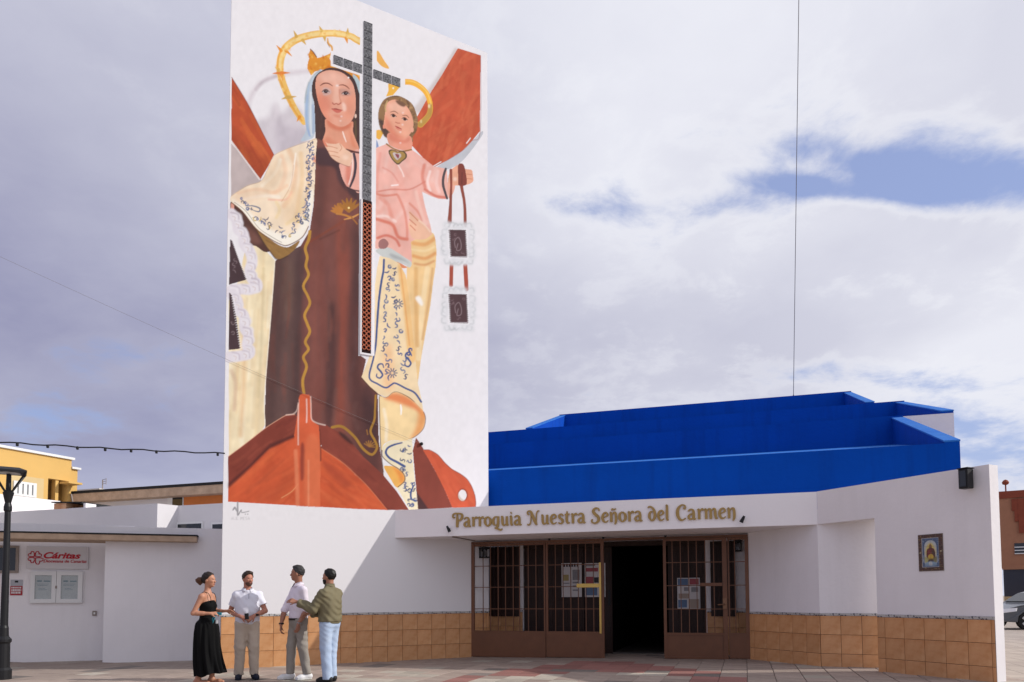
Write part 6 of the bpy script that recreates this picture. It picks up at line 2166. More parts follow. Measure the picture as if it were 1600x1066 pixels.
def lattice_mesh():
    me = bpy.data.meshes.new('lattice_block')
    vs, fs = [], []
    h = 0.05
    for ci in (-1, 1):
        for cj in (-1, 1):
            cx_, cz_ = ci * h, cj * h
            n = len(vs)
            for y in (-0.028, -0.009):
                for q in range(8):
                    t = math.pi / 8 + q * math.pi / 4
                    m_ = max(abs(math.cos(t)), abs(math.sin(t)))
                    vs.append((cx_ + h * math.cos(t) / m_, y, cz_ + h * math.sin(t) / m_))
                for q in range(8):
                    t = math.pi / 8 + q * math.pi / 4
                    vs.append((cx_ + 0.036 * math.cos(t), y, cz_ + 0.036 * math.sin(t)))
            for q in range(8):
                k = (q + 1) % 8
                fs.append((n + q, n + k, n + 8 + k, n + 8 + q))
                fs.append((n + 8 + q, n + 8 + k, n + 24 + k, n + 24 + q))
    me.from_pydata(vs, [], fs)
    me.materials.append(M_LAT)
    return me


LM = lattice_mesh()
n_l = int((z_lat - z_bot) / CT)
for k in range(n_l):
    put_child('lattice_block', LM, ca, 0.004, z_bot + (z_lat - z_bot - n_l * CT) / 2 + (k + 0.5) * CT, cross)
fr = MB()
fr.fbox(FT, ca - CT / 2 - 0.035, ca - CT / 2 - 0.003, 0.005, 0.028, z_bot - 0.04, z_lat)
fr.fbox(FT, ca + CT / 2 + 0.003, ca + CT / 2 + 0.035, 0.005, 0.028, z_bot - 0.04, z_lat)
fr.fbox(FT, ca - CT / 2 - 0.002, ca + CT / 2 + 0.002, 0.005, 0.028, z_bot - 0.04, z_bot - 0.002)
fr.build('lattice_frame', M_WHITE, cross)
# ------------------------------------------------------------------ raised gold lettering on the fascia
# every letter: strokes of (x, y, width); x-height 1, drawn with a broad swash pen
G = {
    'P': (1.15, [[(0.42, 1.42, .10), (0.45, 0.7, .30), (0.42, -0.02, .26)], [(-0.12, 1.10, .16), (-0.10, 1.36, .13), (0.16, 1.47, .16), (0.62, 1.46, .16), (1.00, 1.34, .24), (1.02, 0.98, .28), (0.74, 0.70, .16), (0.50, 0.72, .10)], [(-0.12, 1.10, .16), (0.02, 1.02, .18), (0.10, 1.12, .12)]]),
    'a': (0.92, [[(0.08, 0.82, .16), (0.30, 0.99, .14), (0.58, 0.92, .20), (0.66, 0.62, .26), (0.66, 0.18, .26), (0.76, 0.02, .18), (0.92, 0.08, .08)], [(0.64, 0.58, .12), (0.30, 0.50, .16), (0.12, 0.28, .24), (0.22, 0.06, .20), (0.46, 0.06, .14), (0.64, 0.24, .10)]]),
    'r': (0.72, [[(0.06, 0.90, .10), (0.22, 0.94, .22), (0.26, 0.5, .26), (0.26, 0.0, .26)], [(0.32, 0.66, .10), (0.46, 0.92, .14), (0.62, 0.98, .20), (0.70, 0.84, .18)]]),
    'o': (0.92, [[(0.46, 1.0, .12), (0.16, 0.78, .24), (0.14, 0.34, .28), (0.42, 0.01, .14), (0.74, 0.24, .26), (0.76, 0.68, .26), (0.50, 0.99, .12)]]),
    'q': (0.98, [[(0.70, 0.96, .10), (0.34, 0.94, .14), (0.13, 0.62, .27), (0.18, 0.22, .25), (0.44, 0.04, .12), (0.66, 0.22, .12)], [(0.74, 1.0, .20), (0.72, 0.4, .27), (0.66, -0.06, .24), (0.42, -0.26, .16), (0.30, -0.20, .10)], [(0.40, -0.24, .14), (0.74, -0.36, .18), (1.02, -0.46, .18), (1.22, -0.34, .10)]]),
    'u': (0.98, [[(0.04, 0.92, .10), (0.18, 0.92, .22), (0.20, 0.40, .26), (0.28, 0.06, .20), (0.50, 0.06, .12), (0.66, 0.26, .10)], [(0.72, 0.98, .22), (0.72, 0.4, .26), (0.76, 0.06, .20), (0.94, 0.08, .08)]]),
    'i': (0.46, [[(0.04, 0.90, .10), (0.18, 0.94, .22), (0.20, 0.40, .26), (0.24, 0.05, .20), (0.40, 0.08, .08)], [(0.14, 1.28, .18), (0.26, 1.36, .20)]]),
    'N': (1.55, [[(0.02, 1.14, .14), (0.02, 1.36, .12), (0.24, 1.44, .16), (0.46, 1.30, .24), (0.72, 0.72, .30), (0.98, 0.16, .28), (1.12, -0.06, .14)], [(0.44, 1.28, .08), (0.42, 0.7, .09), (0.38, 0.20, .12), (0.20, -0.02, .16), (-0.02, 0.04, .14)], [(1.08, 0.0, .08), (1.06, 0.6, .11), (1.10, 1.16, .12), (1.26, 1.42, .12), (1.42, 1.38, .10)], [(0.02, 1.14, .14), (0.14, 1.08, .14), (0.20, 1.18, .09)]]),
    'e': (0.84, [[(0.22, 0.50, .10), (0.52, 0.58, .12), (0.70, 0.74, .20), (0.56, 0.98, .14), (0.26, 0.88, .20), (0.13, 0.50, .27), (0.26, 0.10, .22), (0.52, 0.02, .14), (0.78, 0.18, .08)]]),
    's': (0.74, [[(0.64, 0.80, .16), (0.44, 1.0, .14), (0.18, 0.86, .20), (0.24, 0.62, .24), (0.52, 0.42, .26), (0.58, 0.16, .22), (0.32, 0.0, .14), (0.08, 0.14, .16)]]),
    't': (0.64, [[(0.30, 1.28, .10), (0.26, 0.8, .25), (0.26, 0.30, .26), (0.36, 0.04, .18), (0.60, 0.10, .08)], [(0.02, 0.92, .14), (0.58, 0.96, .14)]]),
    'S': (1.10, [[(0.92, 1.18, .16), (0.82, 1.42, .13), (0.46, 1.46, .18), (0.22, 1.16, .28), (0.46, 0.84, .30), (0.80, 0.54, .30), (0.80, 0.16, .26), (0.46, -0.06, .16), (0.10, 0.04, .16), (0.04, 0.26, .14), (0.18, 0.32, .10)]]),
    'n': (0.98, [[(0.04, 0.90, .10), (0.18, 0.94, .22), (0.22, 0.5, .26), (0.22, 0.0, .26)], [(0.28, 0.70, .10), (0.48, 0.94, .14), (0.70, 0.90, .22), (0.76, 0.50, .26), (0.74, 0.02, .24), (0.60, -0.24, .12)]]),
    'd': (0.98, [[(0.50, 0.92, .10), (0.20, 0.80, .22), (0.13, 0.40, .27), (0.34, 0.04, .16), (0.66, 0.16, .24), (0.78, 0.58, .28), (0.66, 1.06, .25), (0.40, 1.36, .18), (0.10, 1.42, .13), (-0.04, 1.30, .10)]]),
    'l': (0.48, [[(0.10, 1.40, .12), (0.22, 1.44, .22), (0.22, 0.7, .26), (0.24, 0.08, .22), (0.42, 0.06, .08)]]),
    'C': (1.16, [[(1.00, 1.14, .18), (0.96, 1.38, .14), (0.62, 1.46, .14), (0.24, 1.12, .28), (0.16, 0.58, .32), (0.36, 0.10, .26), (0.68, -0.04, .16), (1.02, 0.16, .10)], [(1.00, 1.14, .18), (0.86, 1.08, .14), (0.82, 1.20, .08)]]),
    'm': (1.42, [[(0.04, 0.90, .10), (0.18, 0.94, .22), (0.22, 0.5, .26), (0.22, 0.0, .26)], [(0.28, 0.70, .10), (0.46, 0.96, .14), (0.66, 0.90, .22), (0.70, 0.5, .26), (0.70, 0.0, .26)], [(0.76, 0.70, .10), (0.94, 0.96, .14), (1.14, 0.90, .22), (1.18, 0.40, .26), (1.26, 0.04, .20), (1.42, 0.08, .08)]]),
}
G['ñ'] = (G['n'][0], G['n'][1] + [[(0.22, 1.20, .10), (0.38, 1.34, .14), (0.56, 1.24, .14), (0.74, 1.38, .09)]])
G['N_'] = G['N']


def ribbon(mb, F, a, c, s, st, b0, b1):
    """one pen stroke as a solid bar of changing width"""
    P = catmull([(x, y, w) for x, y, w in st], 7)
    n = len(P)
    L, Rr = [], []
    for i, q in enumerate(P):
        t = P[min(i + 1, n - 1)][:2] - P[max(i - 1, 0)][:2]
        t = t / (np.hypot(*t) + 1e-9)
        nx, ny = -t[1], t[0]
        w = max(q[2], 0.05) / 2
        L.append((q[0] + nx * w, q[1] + ny * w))
        Rr.append((q[0] - nx * w, q[1] - ny * w))
    vs = []
    for b in (b0, b1):
        for q in L:
            vs.append(F.P(a + q[0] * s, b, c + q[1] * s))
        for q in Rr:
            vs.append(F.P(a + q[0] * s, b, c + q[1] * s))
    fs = []
    for i in range(n - 1):
        fs.append((2 * n + i, 2 * n + i + 1, 3 * n + i + 1, 3 * n + i))
        fs.append((i, n + i, n + i + 1, i + 1))
        fs.append((i, i + 1, 2 * n + i + 1, 2 * n + i))
        fs.append((n + i, 3 * n + i, 3 * n + i + 1, n + i + 1))
    fs.append((0, 2 * n, 3 * n, n))
    fs.append((n - 1, 2 * n - 1, 4 * n - 1, 3 * n - 1))
    mb.add(vs, fs)


sa0, sz0 = FF.uv(709, 823.8, 0.02)
sa1, sz1 = FF.uv(1151, 809.5, 0.02)
letters = thing('sign_lettering', FF.P((sa0 + sa1) / 2, 0, min(sz0, sz1)), 'raised gold swash letters naming the parish along the white entrance fascia', 'lettering')
words = ['Parroquia', 'Nuestra', 'Señora', 'del', 'Carmen']
word_px = [(709, 815), (824, 915), (924, 1004), (1013, 1046), (1056.5, 1151)]
for wd_, (x0, x1) in zip(words, word_px):
    a0, a1 = FF.A(x0, 0.02, 815), FF.A(x1, 0.02, 815)
    tot = sum(G[c_][0] for c_ in wd_) + 0.06 * (len(wd_) - 1)
    s_ = 0.192
    kx = (a1 - a0) / (tot * s_)
    x = 0.0
    for c_ in wd_:
        adv, sts = G[c_]
        mb = MB()
        aa = a0 + x * s_ * kx
        base = sz0 + (sz1 - sz0) * (aa - sa0) / (sa1 - sa0)
        for q, st in enumerate(sts):
            ribbon(mb, FF, aa, base, s_, [(u * kx, v, w) for u, v, w in st], 0.004, 0.030 + 0.0012 * q)
        mb.build('letter', M_GOLD, letters)
        x += adv + 0.06

# ------------------------------------------------------------------ glazed tile picture on the wing wall
tp = Painter(0, 0, 100, 156, 3.0, srgb(88, 60, 46))
Rt = random.Random(5)
for k in range(420):
    x, y = Rt.uniform(0, 100), Rt.uniform(0, 156)
    if 17 < x < 83 and 17 < y < 139:
        continue
    tp.dot(x, y, Rt.uniform(0.8, 2.4), Rt.uniform(0.8, 2.0), Rt.choice([(150, 112, 60), (112, 48, 40), (70, 70, 84), (176, 150, 96), (60, 40, 36), (120, 84, 56)]), 0.9, 0.3, Rt.uniform(0, 3))
for q in ((8, 78), (92, 74)):
    tp.dot(q[0], q[1], 4, 2.5, (206, 190, 150))
tp.poly([(15.5, 15), (84.5, 15), (84.5, 141), (15.5, 141)], (210, 208, 206), smooth=False)
tp.poly([(17, 17), (83, 17), (83, 139), (17, 139)], (92, 112, 146), smooth=False)
for k in range(160):
    x, y = Rt.uniform(18, 82), Rt.uniform(18, 138)
    tp.dot(x, y, Rt.uniform(0.8, 2.6), Rt.uniform(0.6, 1.6), Rt.choice([(150, 172, 206), (48, 70, 120), (190, 204, 222), (96, 126, 170)]), 0.8, 0.4, Rt.uniform(0, 3))
arch = [(24, 124), (23, 80), (24, 50), (32, 32), (50, 24), (68, 32), (76, 50), (77, 80), (76, 124)]
tp.poly(arch, (206, 212, 214))
tp.poly([(30, 64), (38, 44), (50, 36), (62, 44), (70, 64), (68, 92), (32, 92)], (236, 212, 120), 1.0, soft=3)
tp.poly([(44, 58), (46, 46), (50, 40), (55, 46), (57, 58)], (176, 130, 40))
tp.dot(50.5, 52, 4, 5.5, (150, 110, 84))
tp.poly([(36, 66), (46, 58), (56, 58), (66, 66), (70, 92), (64, 108), (38, 108), (33, 90)], (116, 54, 44))
tp.poly([(40, 72), (50, 66), (54, 80), (44, 92)], (150, 60, 52), 0.9, soft=1)
tp.poly([(56, 68), (66, 72), (68, 92), (58, 96)], (96, 70, 50), 0.8, soft=1)
tp.poly([(40, 92), (52, 84), (62, 94), (58, 110), (44, 108)], (226, 186, 66), 0.95, soft=0.8)
tp.poly([(26, 96), (38, 100), (44, 112), (30, 122), (26, 112)], (196, 190, 110), 0.9, soft=1.5)
tp.poly([(60, 104), (74, 96), (74, 120), (64, 120)], (140, 130, 70), 0.9, soft=1.5)
tp.poly([(42, 108), (58, 106), (62, 120), (40, 120)], (72, 48, 44), 0.9, soft=1)
tp.poly([(30, 122), (50, 116), (72, 122), (72, 134), (28, 134)], (150, 178, 200), 0.95, soft=1)
tp.poly([(44, 118), (54, 118), (56, 132), (44, 132)], (222, 226, 226), 0.9, soft=0.8)
tp.stroke(arch, 1.4, (62, 82, 124))
ta0, tz1 = FW.uv(1433.8, 836.5, 0.02)
ta1, tz0 = FW.uv(1474.0, 892.0, 0.02)
tz1 = FW.Z(1453, 835.0, 0.02)
tz0 = FW.Z(1454, 892.0, 0.02)
panel = thing('tile_picture', FW.P((ta0 + ta1) / 2, 0, tz0), 'framed glazed tile picture of a robed figure on the wing wall', 'tile picture')


def tile_col(AA, CC):
    return tp.sample((AA - ta0) / (ta1 - ta0) * 100, (tz1 - CC) / (tz1 - tz0) * 156) * 0.72


M_GLAZE = vcol_mat('glazed_tile', 0.22, spec=0.5)
ni, nj = 4, 6
MB().fbox(FW, ta0 - 0.004, ta1 + 0.004, 0.0025, 0.010, tz0 - 0.004, tz1 + 0.004).build('mortar_bed', M_SILL, panel)
for i in range(ni):
    for j in range(nj):
        g_ = 0.0014
        q0, q1 = ta0 + (ta1 - ta0) * i / ni + g_, ta0 + (ta1 - ta0) * (i + 1) / ni - g_
        r0, r1 = tz0 + (tz1 - tz0) * j / nj + g_, tz0 + (tz1 - tz0) * (j + 1) / nj - g_
        t = painted_sheet('glazed_tile', FW, q0, q1, r0, r1, 0.016, 16, 16, tile_col, M_GLAZE, panel)

# ------------------------------------------------------------------ notices pinned to the porch doors
M_POST = mat('poster_paper', (0.68, 0.66, 0.66), 0.6, var=0.05)
MP = {'k': mat('poster_black_ink', (0.05, 0.05, 0.06), 0.6, var=0.2), 'r': mat('poster_red_ink', (0.42, 0.10, 0.12), 0.6, var=0.2), 'b': mat('poster_blue_ink', (0.14, 0.22, 0.36), 0.6, var=0.2),
      'y': mat('poster_ochre_ink', (0.45, 0.36, 0.16), 0.6, var=0.2), 'g': mat('poster_grey_ink', (0.30, 0.30, 0.32), 0.6, var=0.25, var_scale=20), 't': mat('poster_tan_ink', (0.44, 0.36, 0.30), 0.6, var=0.15)}


def poster(x0, y0, x1, y1, blocks, label):
    b = PB + 0.004
    a0, a1 = FG.A(x0, b, 905), FG.A(x1, b, 905)
    z0, z1 = FG.Z((x0 + x1) / 2, y1, b), FG.Z((x0 + x1) / 2, y0, b)
    t = thing('poster', FG.P((a0 + a1) / 2, b, z0), label, 'poster', 'notices on the church doors')
    MB().fbox(FG, a0, a1, b, b + 0.004, z0, z1).build('sheet', M_POST, t)
    for c_, u0, v0, u1, v1 in blocks:
        MB().fbox(FG, a0 + (a1 - a0) * u0, a0 + (a1 - a0) * u1, b + 0.0042, b + 0.006, z1 - (z1 - z0) * v1, z1 - (z1 - z0) * v0).build('print', MP[c_], t)


hd = [('k', 0.10 + 0.13 * q, 0.02, 0.19 + 0.13 * q, 0.11) for q in range(6)]
poster(877.5, 880, 909, 933, hd + [('g', 0.55, 0.2, 0.9, 0.5), ('y', 0.1, 0.34, 0.36, 0.52), ('g', 0.55, 0.55, 0.85, 0.6), ('g', 0.55, 0.66, 0.8, 0.7), ('g', 0.55, 0.78, 0.85, 0.82), ('g', 0.1, 0.58, 0.4, 0.61)], 'white notice with a black heading on the church door, left of the pair')
poster(913.8, 880, 946, 933, [('r', 0.05, 0.14, 0.65, 0.25), ('g', 0.05, 0.04, 0.5, 0.09), ('r', 0.05, 0.40, 0.4, 0.60), ('k', 0.45, 0.42, 0.68, 0.58), ('b', 0.05, 0.62, 0.6, 0.95), ('k', 0.88, 0.35, 0.95, 0.9)], 'white and blue notice with a red heading beside the open door')
poster(1058, 903, 1093.5, 952, [('b', 0.03, 0.03, 0.48, 0.24), ('r', 0.55, 0.03, 0.95, 0.22), ('t', 0.05, 0.5, 0.52, 0.66), ('g', 0.3, 0.30, 0.52, 0.42), ('b', 0.03, 0.70, 0.42, 0.95), ('t', 0.5, 0.68, 0.96, 0.97), ('g', 0.62, 0.30, 0.92, 0.45)], 'collage of coloured notices behind the right gate leaf')
# ------------------------------------------------------------------ people: smooth bodies grown from distance fields
def surface_net(D, org, h):
    ins = D < 0
    c8 = [ins[i:D.shape[0] - 1 + i, j:D.shape[1] - 1 + j, k:D.shape[2] - 1 + k] for i in (0, 1) for j in (0, 1) for k in (0, 1)]
    s = sum(c.astype(np.int8) for c in c8)
    act = (s > 0) & (s < 8)
    idx = np.full(act.shape, -1, np.int64)
    ijk = np.argwhere(act)
    idx[act] = np.arange(len(ijk))
    acc = np.zeros((len(ijk), 3))
    cnt = np.zeros(len(ijk))
    I, J, K = ijk.T
    cor = [(i, j, k) for i in (0, 1) for j in (0, 1) for k in (0, 1)]
    for a in range(8):
        for b in range(a + 1, 8):
            d = np.array(cor[b]) - np.array(cor[a])
            if np.abs(d).sum() != 1:
                continue
            da = D[I + cor[a][0], J + cor[a][1], K + cor[a][2]]
            db = D[I + cor[b][0], J + cor[b][1], K + cor[b][2]]
            m = (da < 0) != (db < 0)
            t = np.where(m, da / np.where(m, da - db, 1), 0)
            acc += m[:, None] * (np.array(cor[a])[None] + t[:, None] * d[None])
            cnt += m
    V = (ijk + acc / np.maximum(cnt, 1)[:, None]) * h + org
    faces = []
    for ax in range(3):
        n = [D.shape[0], D.shape[1], D.shape[2]]
        sl0 = [slice(1, -1)] * 3
        sl1 = [slice(1, -1)] * 3
        sl0[ax], sl1[ax] = slice(0, n[ax] - 1), slice(1, n[ax])
        A, B = ins[tuple(sl0)], ins[tuple(sl1)]
        e = np.argwhere(A != B)
        if len(e) == 0:
            continue
        flip = A[tuple(e.T)]
        o = [1, 1, 1]
        o[ax] = 0
        e = e + np.array(o)
        u, v = [(1, 2), (2, 0), (0, 1)][ax]
        du, dv = np.zeros(3, int), np.zeros(3, int)
        du[u], dv[v] = 1, 1
        q = [idx[tuple((e - du - dv).T)], idx[tuple((e - dv).T)], idx[tuple(e.T)], idx[tuple((e - du).T)]]
        q = np.stack(q, 1)
        q[~flip] = q[~flip][:, ::-1]
        faces.append(q)
    F_ = np.concatenate(faces)
    F_ = F_[(F_ >= 0).all(1)]
    return V, F_


def rc(a, b, ra, rb, k=0.02, clip=None, flat=None):
    return dict(t='c', a=np.array(a, float), b=np.array(b, float), ra=ra, rb=rb, k=k, clip=clip)


def el(c, r, k=0.02, yaw=0.0, pitch=0.0, clip=None):
    return dict(t='e', c=np.array(c, float), r=np.array(r, float), k=k, yaw=yaw, pitch=pitch, clip=clip)


def field_mesh(name, prims, h, m, parent, cuts=(), wrinkle=None, smooth=2):
    lo, hi = np.full(3, 1e9), np.full(3, -1e9)
    for q in prims:
        if q['t'] == 'c':
            r = max(q['ra'], q['rb'])
            a_, b_ = np.minimum(q['a'], q['b']) - r, np.maximum(q['a'], q['b']) + r
        else:
            r = q['r'].max()
            a_, b_ = q['c'] - r, q['c'] + r
        q['lo'], q['hi'] = a_, b_
        lo, hi = np.minimum(lo, a_), np.maximum(hi, b_)
    lo -= 4 * h + 0.02
    hi += 4 * h + 0.02
    n = np.ceil((hi - lo) / h).astype(int) + 1
    D = np.full(n, 0.5, np.float32)
    ax = [lo[i] + np.arange(n[i]) * h for i in range(3)]
    for q in prims:
        pad = q['k'] + 3.5 * h
        i0 = np.maximum(((q['lo'] - pad - lo) / h).astype(int), 0)
        i1 = np.minimum(((q['hi'] + pad - lo) / h).astype(int) + 2, n)
        X = ax[0][i0[0]:i1[0], None, None]
        Y = ax[1][None, i0[1]:i1[1], None]
        Z = ax[2][None, None, i0[2]:i1[2]]
        if q['t'] == 'c':
            d = q['b'] - q['a']
            L = d @ d + 1e-12
            t = np.clip(((X - q['a'][0]) * d[0] + (Y - q['a'][1]) * d[1] + (Z - q['a'][2]) * d[2]) / L, 0, 1)
            dist = np.sqrt((X - q['a'][0] - t * d[0]) ** 2 + (Y - q['a'][1] - t * d[1]) ** 2 + (Z - q['a'][2] - t * d[2]) ** 2) - (q['ra'] + (q['rb'] - q['ra']) * t)
        else:
            x, y, z = X - q['c'][0], Y - q['c'][1], Z - q['c'][2]
            c_, s_ = math.cos(q['yaw']), math.sin(q['yaw'])
            xr, yr = x * c_ + y * s_, -x * s_ + y * c_
            c2, s2 = math.cos(q['pitch']), math.sin(q['pitch'])
            xp, zp = xr * c2 + z * s2, -xr * s2 + z * c2
            r = q['r']
            k0 = np.sqrt((xp / r[0]) ** 2 + (yr / r[1]) ** 2 + (zp / r[2]) ** 2)
            k1 = np.sqrt((xp / r[0] ** 2) ** 2 + (yr / r[1] ** 2) ** 2 + (zp / r[2] ** 2) ** 2)
            dist = k0 * (k0 - 1) / np.maximum(k1, 1e-6)
        if q['clip'] is not None:
            cp, cn = np.array(q['clip'][0], float), np.array(q['clip'][1], float)
            cn = cn / np.linalg.norm(cn)
            dist = np.maximum(dist, (X - cp[0]) * cn[0] + (Y - cp[1]) * cn[1] + (Z - cp[2]) * cn[2])
        sub = D[i0[0]:i1[0], i0[1]:i1[1], i0[2]:i1[2]]
        kk = q['k']
        hh = np.maximum(kk - np.abs(sub - dist), 0) / kk
        D[i0[0]:i1[0], i0[1]:i1[1], i0[2]:i1[2]] = np.minimum(sub, dist) - hh * hh * kk * 0.25
    X, Y, Z = ax[0][:, None, None], ax[1][None, :, None], ax[2][None, None, :]
    if wrinkle is not None:
        D = D + wrinkle(X, Y, Z)
    for cut in cuts:
        D = np.maximum(D, cut(X, Y, Z))
    V, F_ = surface_net(D, lo, h)
    me = bpy.data.meshes.new(name)
    me.vertices.add(len(V))
    me.vertices.foreach_set('co', V.astype(np.float32).ravel())
    me.loops.add(F_.size)
    me.loops.foreach_set('vertex_index', F_.ravel().astype(np.int32))
    me.polygons.add(len(F_))
    me.polygons.foreach_set('loop_start', (np.arange(len(F_)) * 4).astype(np.int32))
    me.polygons.foreach_set('use_smooth', np.ones(len(F_), bool))
    me.update(calc_edges=True)
    return link_mesh(name, me, m, parent)


def folds(amp, sx=60, sz=38, ph=0.0, z_dep=0.0):
    def f(X, Y, Z):
        q = 1.6 * np.sin(4.1 * Z + 3 * X + ph) + 1.1 * np.sin(9 * Y - 5 * Z + ph)
        w = np.sin(sx * X + 22 * Z + ph + q) * np.sin(sz * Z - 16 * Y + ph * 2 + 1.7 * q) + 0.7 * np.sin(31 * Y + 17 * Z + 11 * X + ph - q) + 0.45 * np.sin(58 * Z + 34 * X - 25 * Y + 2.3 * q) * np.sin(7 * Z + 13 * X + ph)
        return (amp * w).astype(np.float32)
    return f


M_SKIN1 = mat('tanned_skin', (0.50, 0.245, 0.150), 0.5, spec=0.35, col2=(0.44, 0.20, 0.125), var_scale=14)
M_SKIN2 = mat('ruddy_skin', (0.46, 0.205, 0.135), 0.5, spec=0.35, col2=(0.40, 0.16, 0.11), var_scale=14)
M_SKIN3 = mat('brown_skin', (0.36, 0.165, 0.105), 0.5, spec=0.35, col2=(0.31, 0.135, 0.085), var_scale=14)
M_SKIN4 = mat('olive_skin', (0.40, 0.19, 0.120), 0.5, spec=0.35, col2=(0.34, 0.15, 0.095), var_scale=14)
M_EYE = mat('eye_dark', (0.02, 0.015, 0.012), 0.2, spec=0.5)
M_LIP = mat('lips', (0.36, 0.11, 0.085), 0.5, var=0.1)


def turn(phi):
    c_, s_ = math.cos(phi), math.sin(phi)
    return lambda x, y, z: np.array([x * c_ - y * s_, x * s_ + y * c_, z])


def unit(v):
    v = np.array(v, float)
    return v / (np.linalg.norm(v) + 1e-9)


def hand_prims(W, d, nrm, side, curl=0.5, size=1.0, spread=0.0):
    """palm, four unequal jointed fingers and a thumb leaving the side of the palm. d: along the hand, nrm: out of the palm"""
    d = unit(d)
    nrm = unit(np.array(nrm) - d * np.dot(nrm, d))
    u = np.cross(d, nrm) * side                     # towards the thumb
    W = np.array(W, float)
    P = []
    for k, (off, pl, fl) in enumerate(((0.030, 0.088, 0.070), (0.010, 0.092, 0.078), (-0.010, 0.088, 0.072), (-0.029, 0.080, 0.056))):
        kn = W + (d * pl + u * off * (1 + spread)) * size
        P.append(rc(W + u * off * 0.55 * size + d * 0.01, kn, 0.0135 * size, 0.0115 * size, 0.014))
        c1, c2 = curl * 0.7, curl * 1.7
        d1 = unit(d * math.cos(c1) + nrm * math.sin(c1) + u * off * 2.0 * spread)
        d2 = unit(d * math.cos(c2) + nrm * math.sin(c2) + u * off * 2.0 * spread)
        m_ = kn + d1 * fl * 0.52 * size
        P.append(rc(kn, m_, 0.0100 * size, 0.0088 * size, 0.006))
        P.append(rc(m_, m_ + d2 * fl * 0.48 * size, 0.0088 * size, 0.0072 * size, 0.005))
    tb = W + (u * 0.026 + d * 0.026) * size
    tm = tb + unit(u * 0.75 + d * 0.75 + nrm * 0.35) * 0.040 * size
    P.append(rc(W + d * 0.012, tb, 0.015 * size, 0.0135 * size, 0.014))
    P.append(rc(tb, tm, 0.0125 * size, 0.0105 * size, 0.008))
    P.append(rc(tm, tm + unit(u * 0.35 + d * 0.9 + nrm * 0.5) * 0.032 * size, 0.0102 * size, 0.0078 * size, 0.005))
    return P


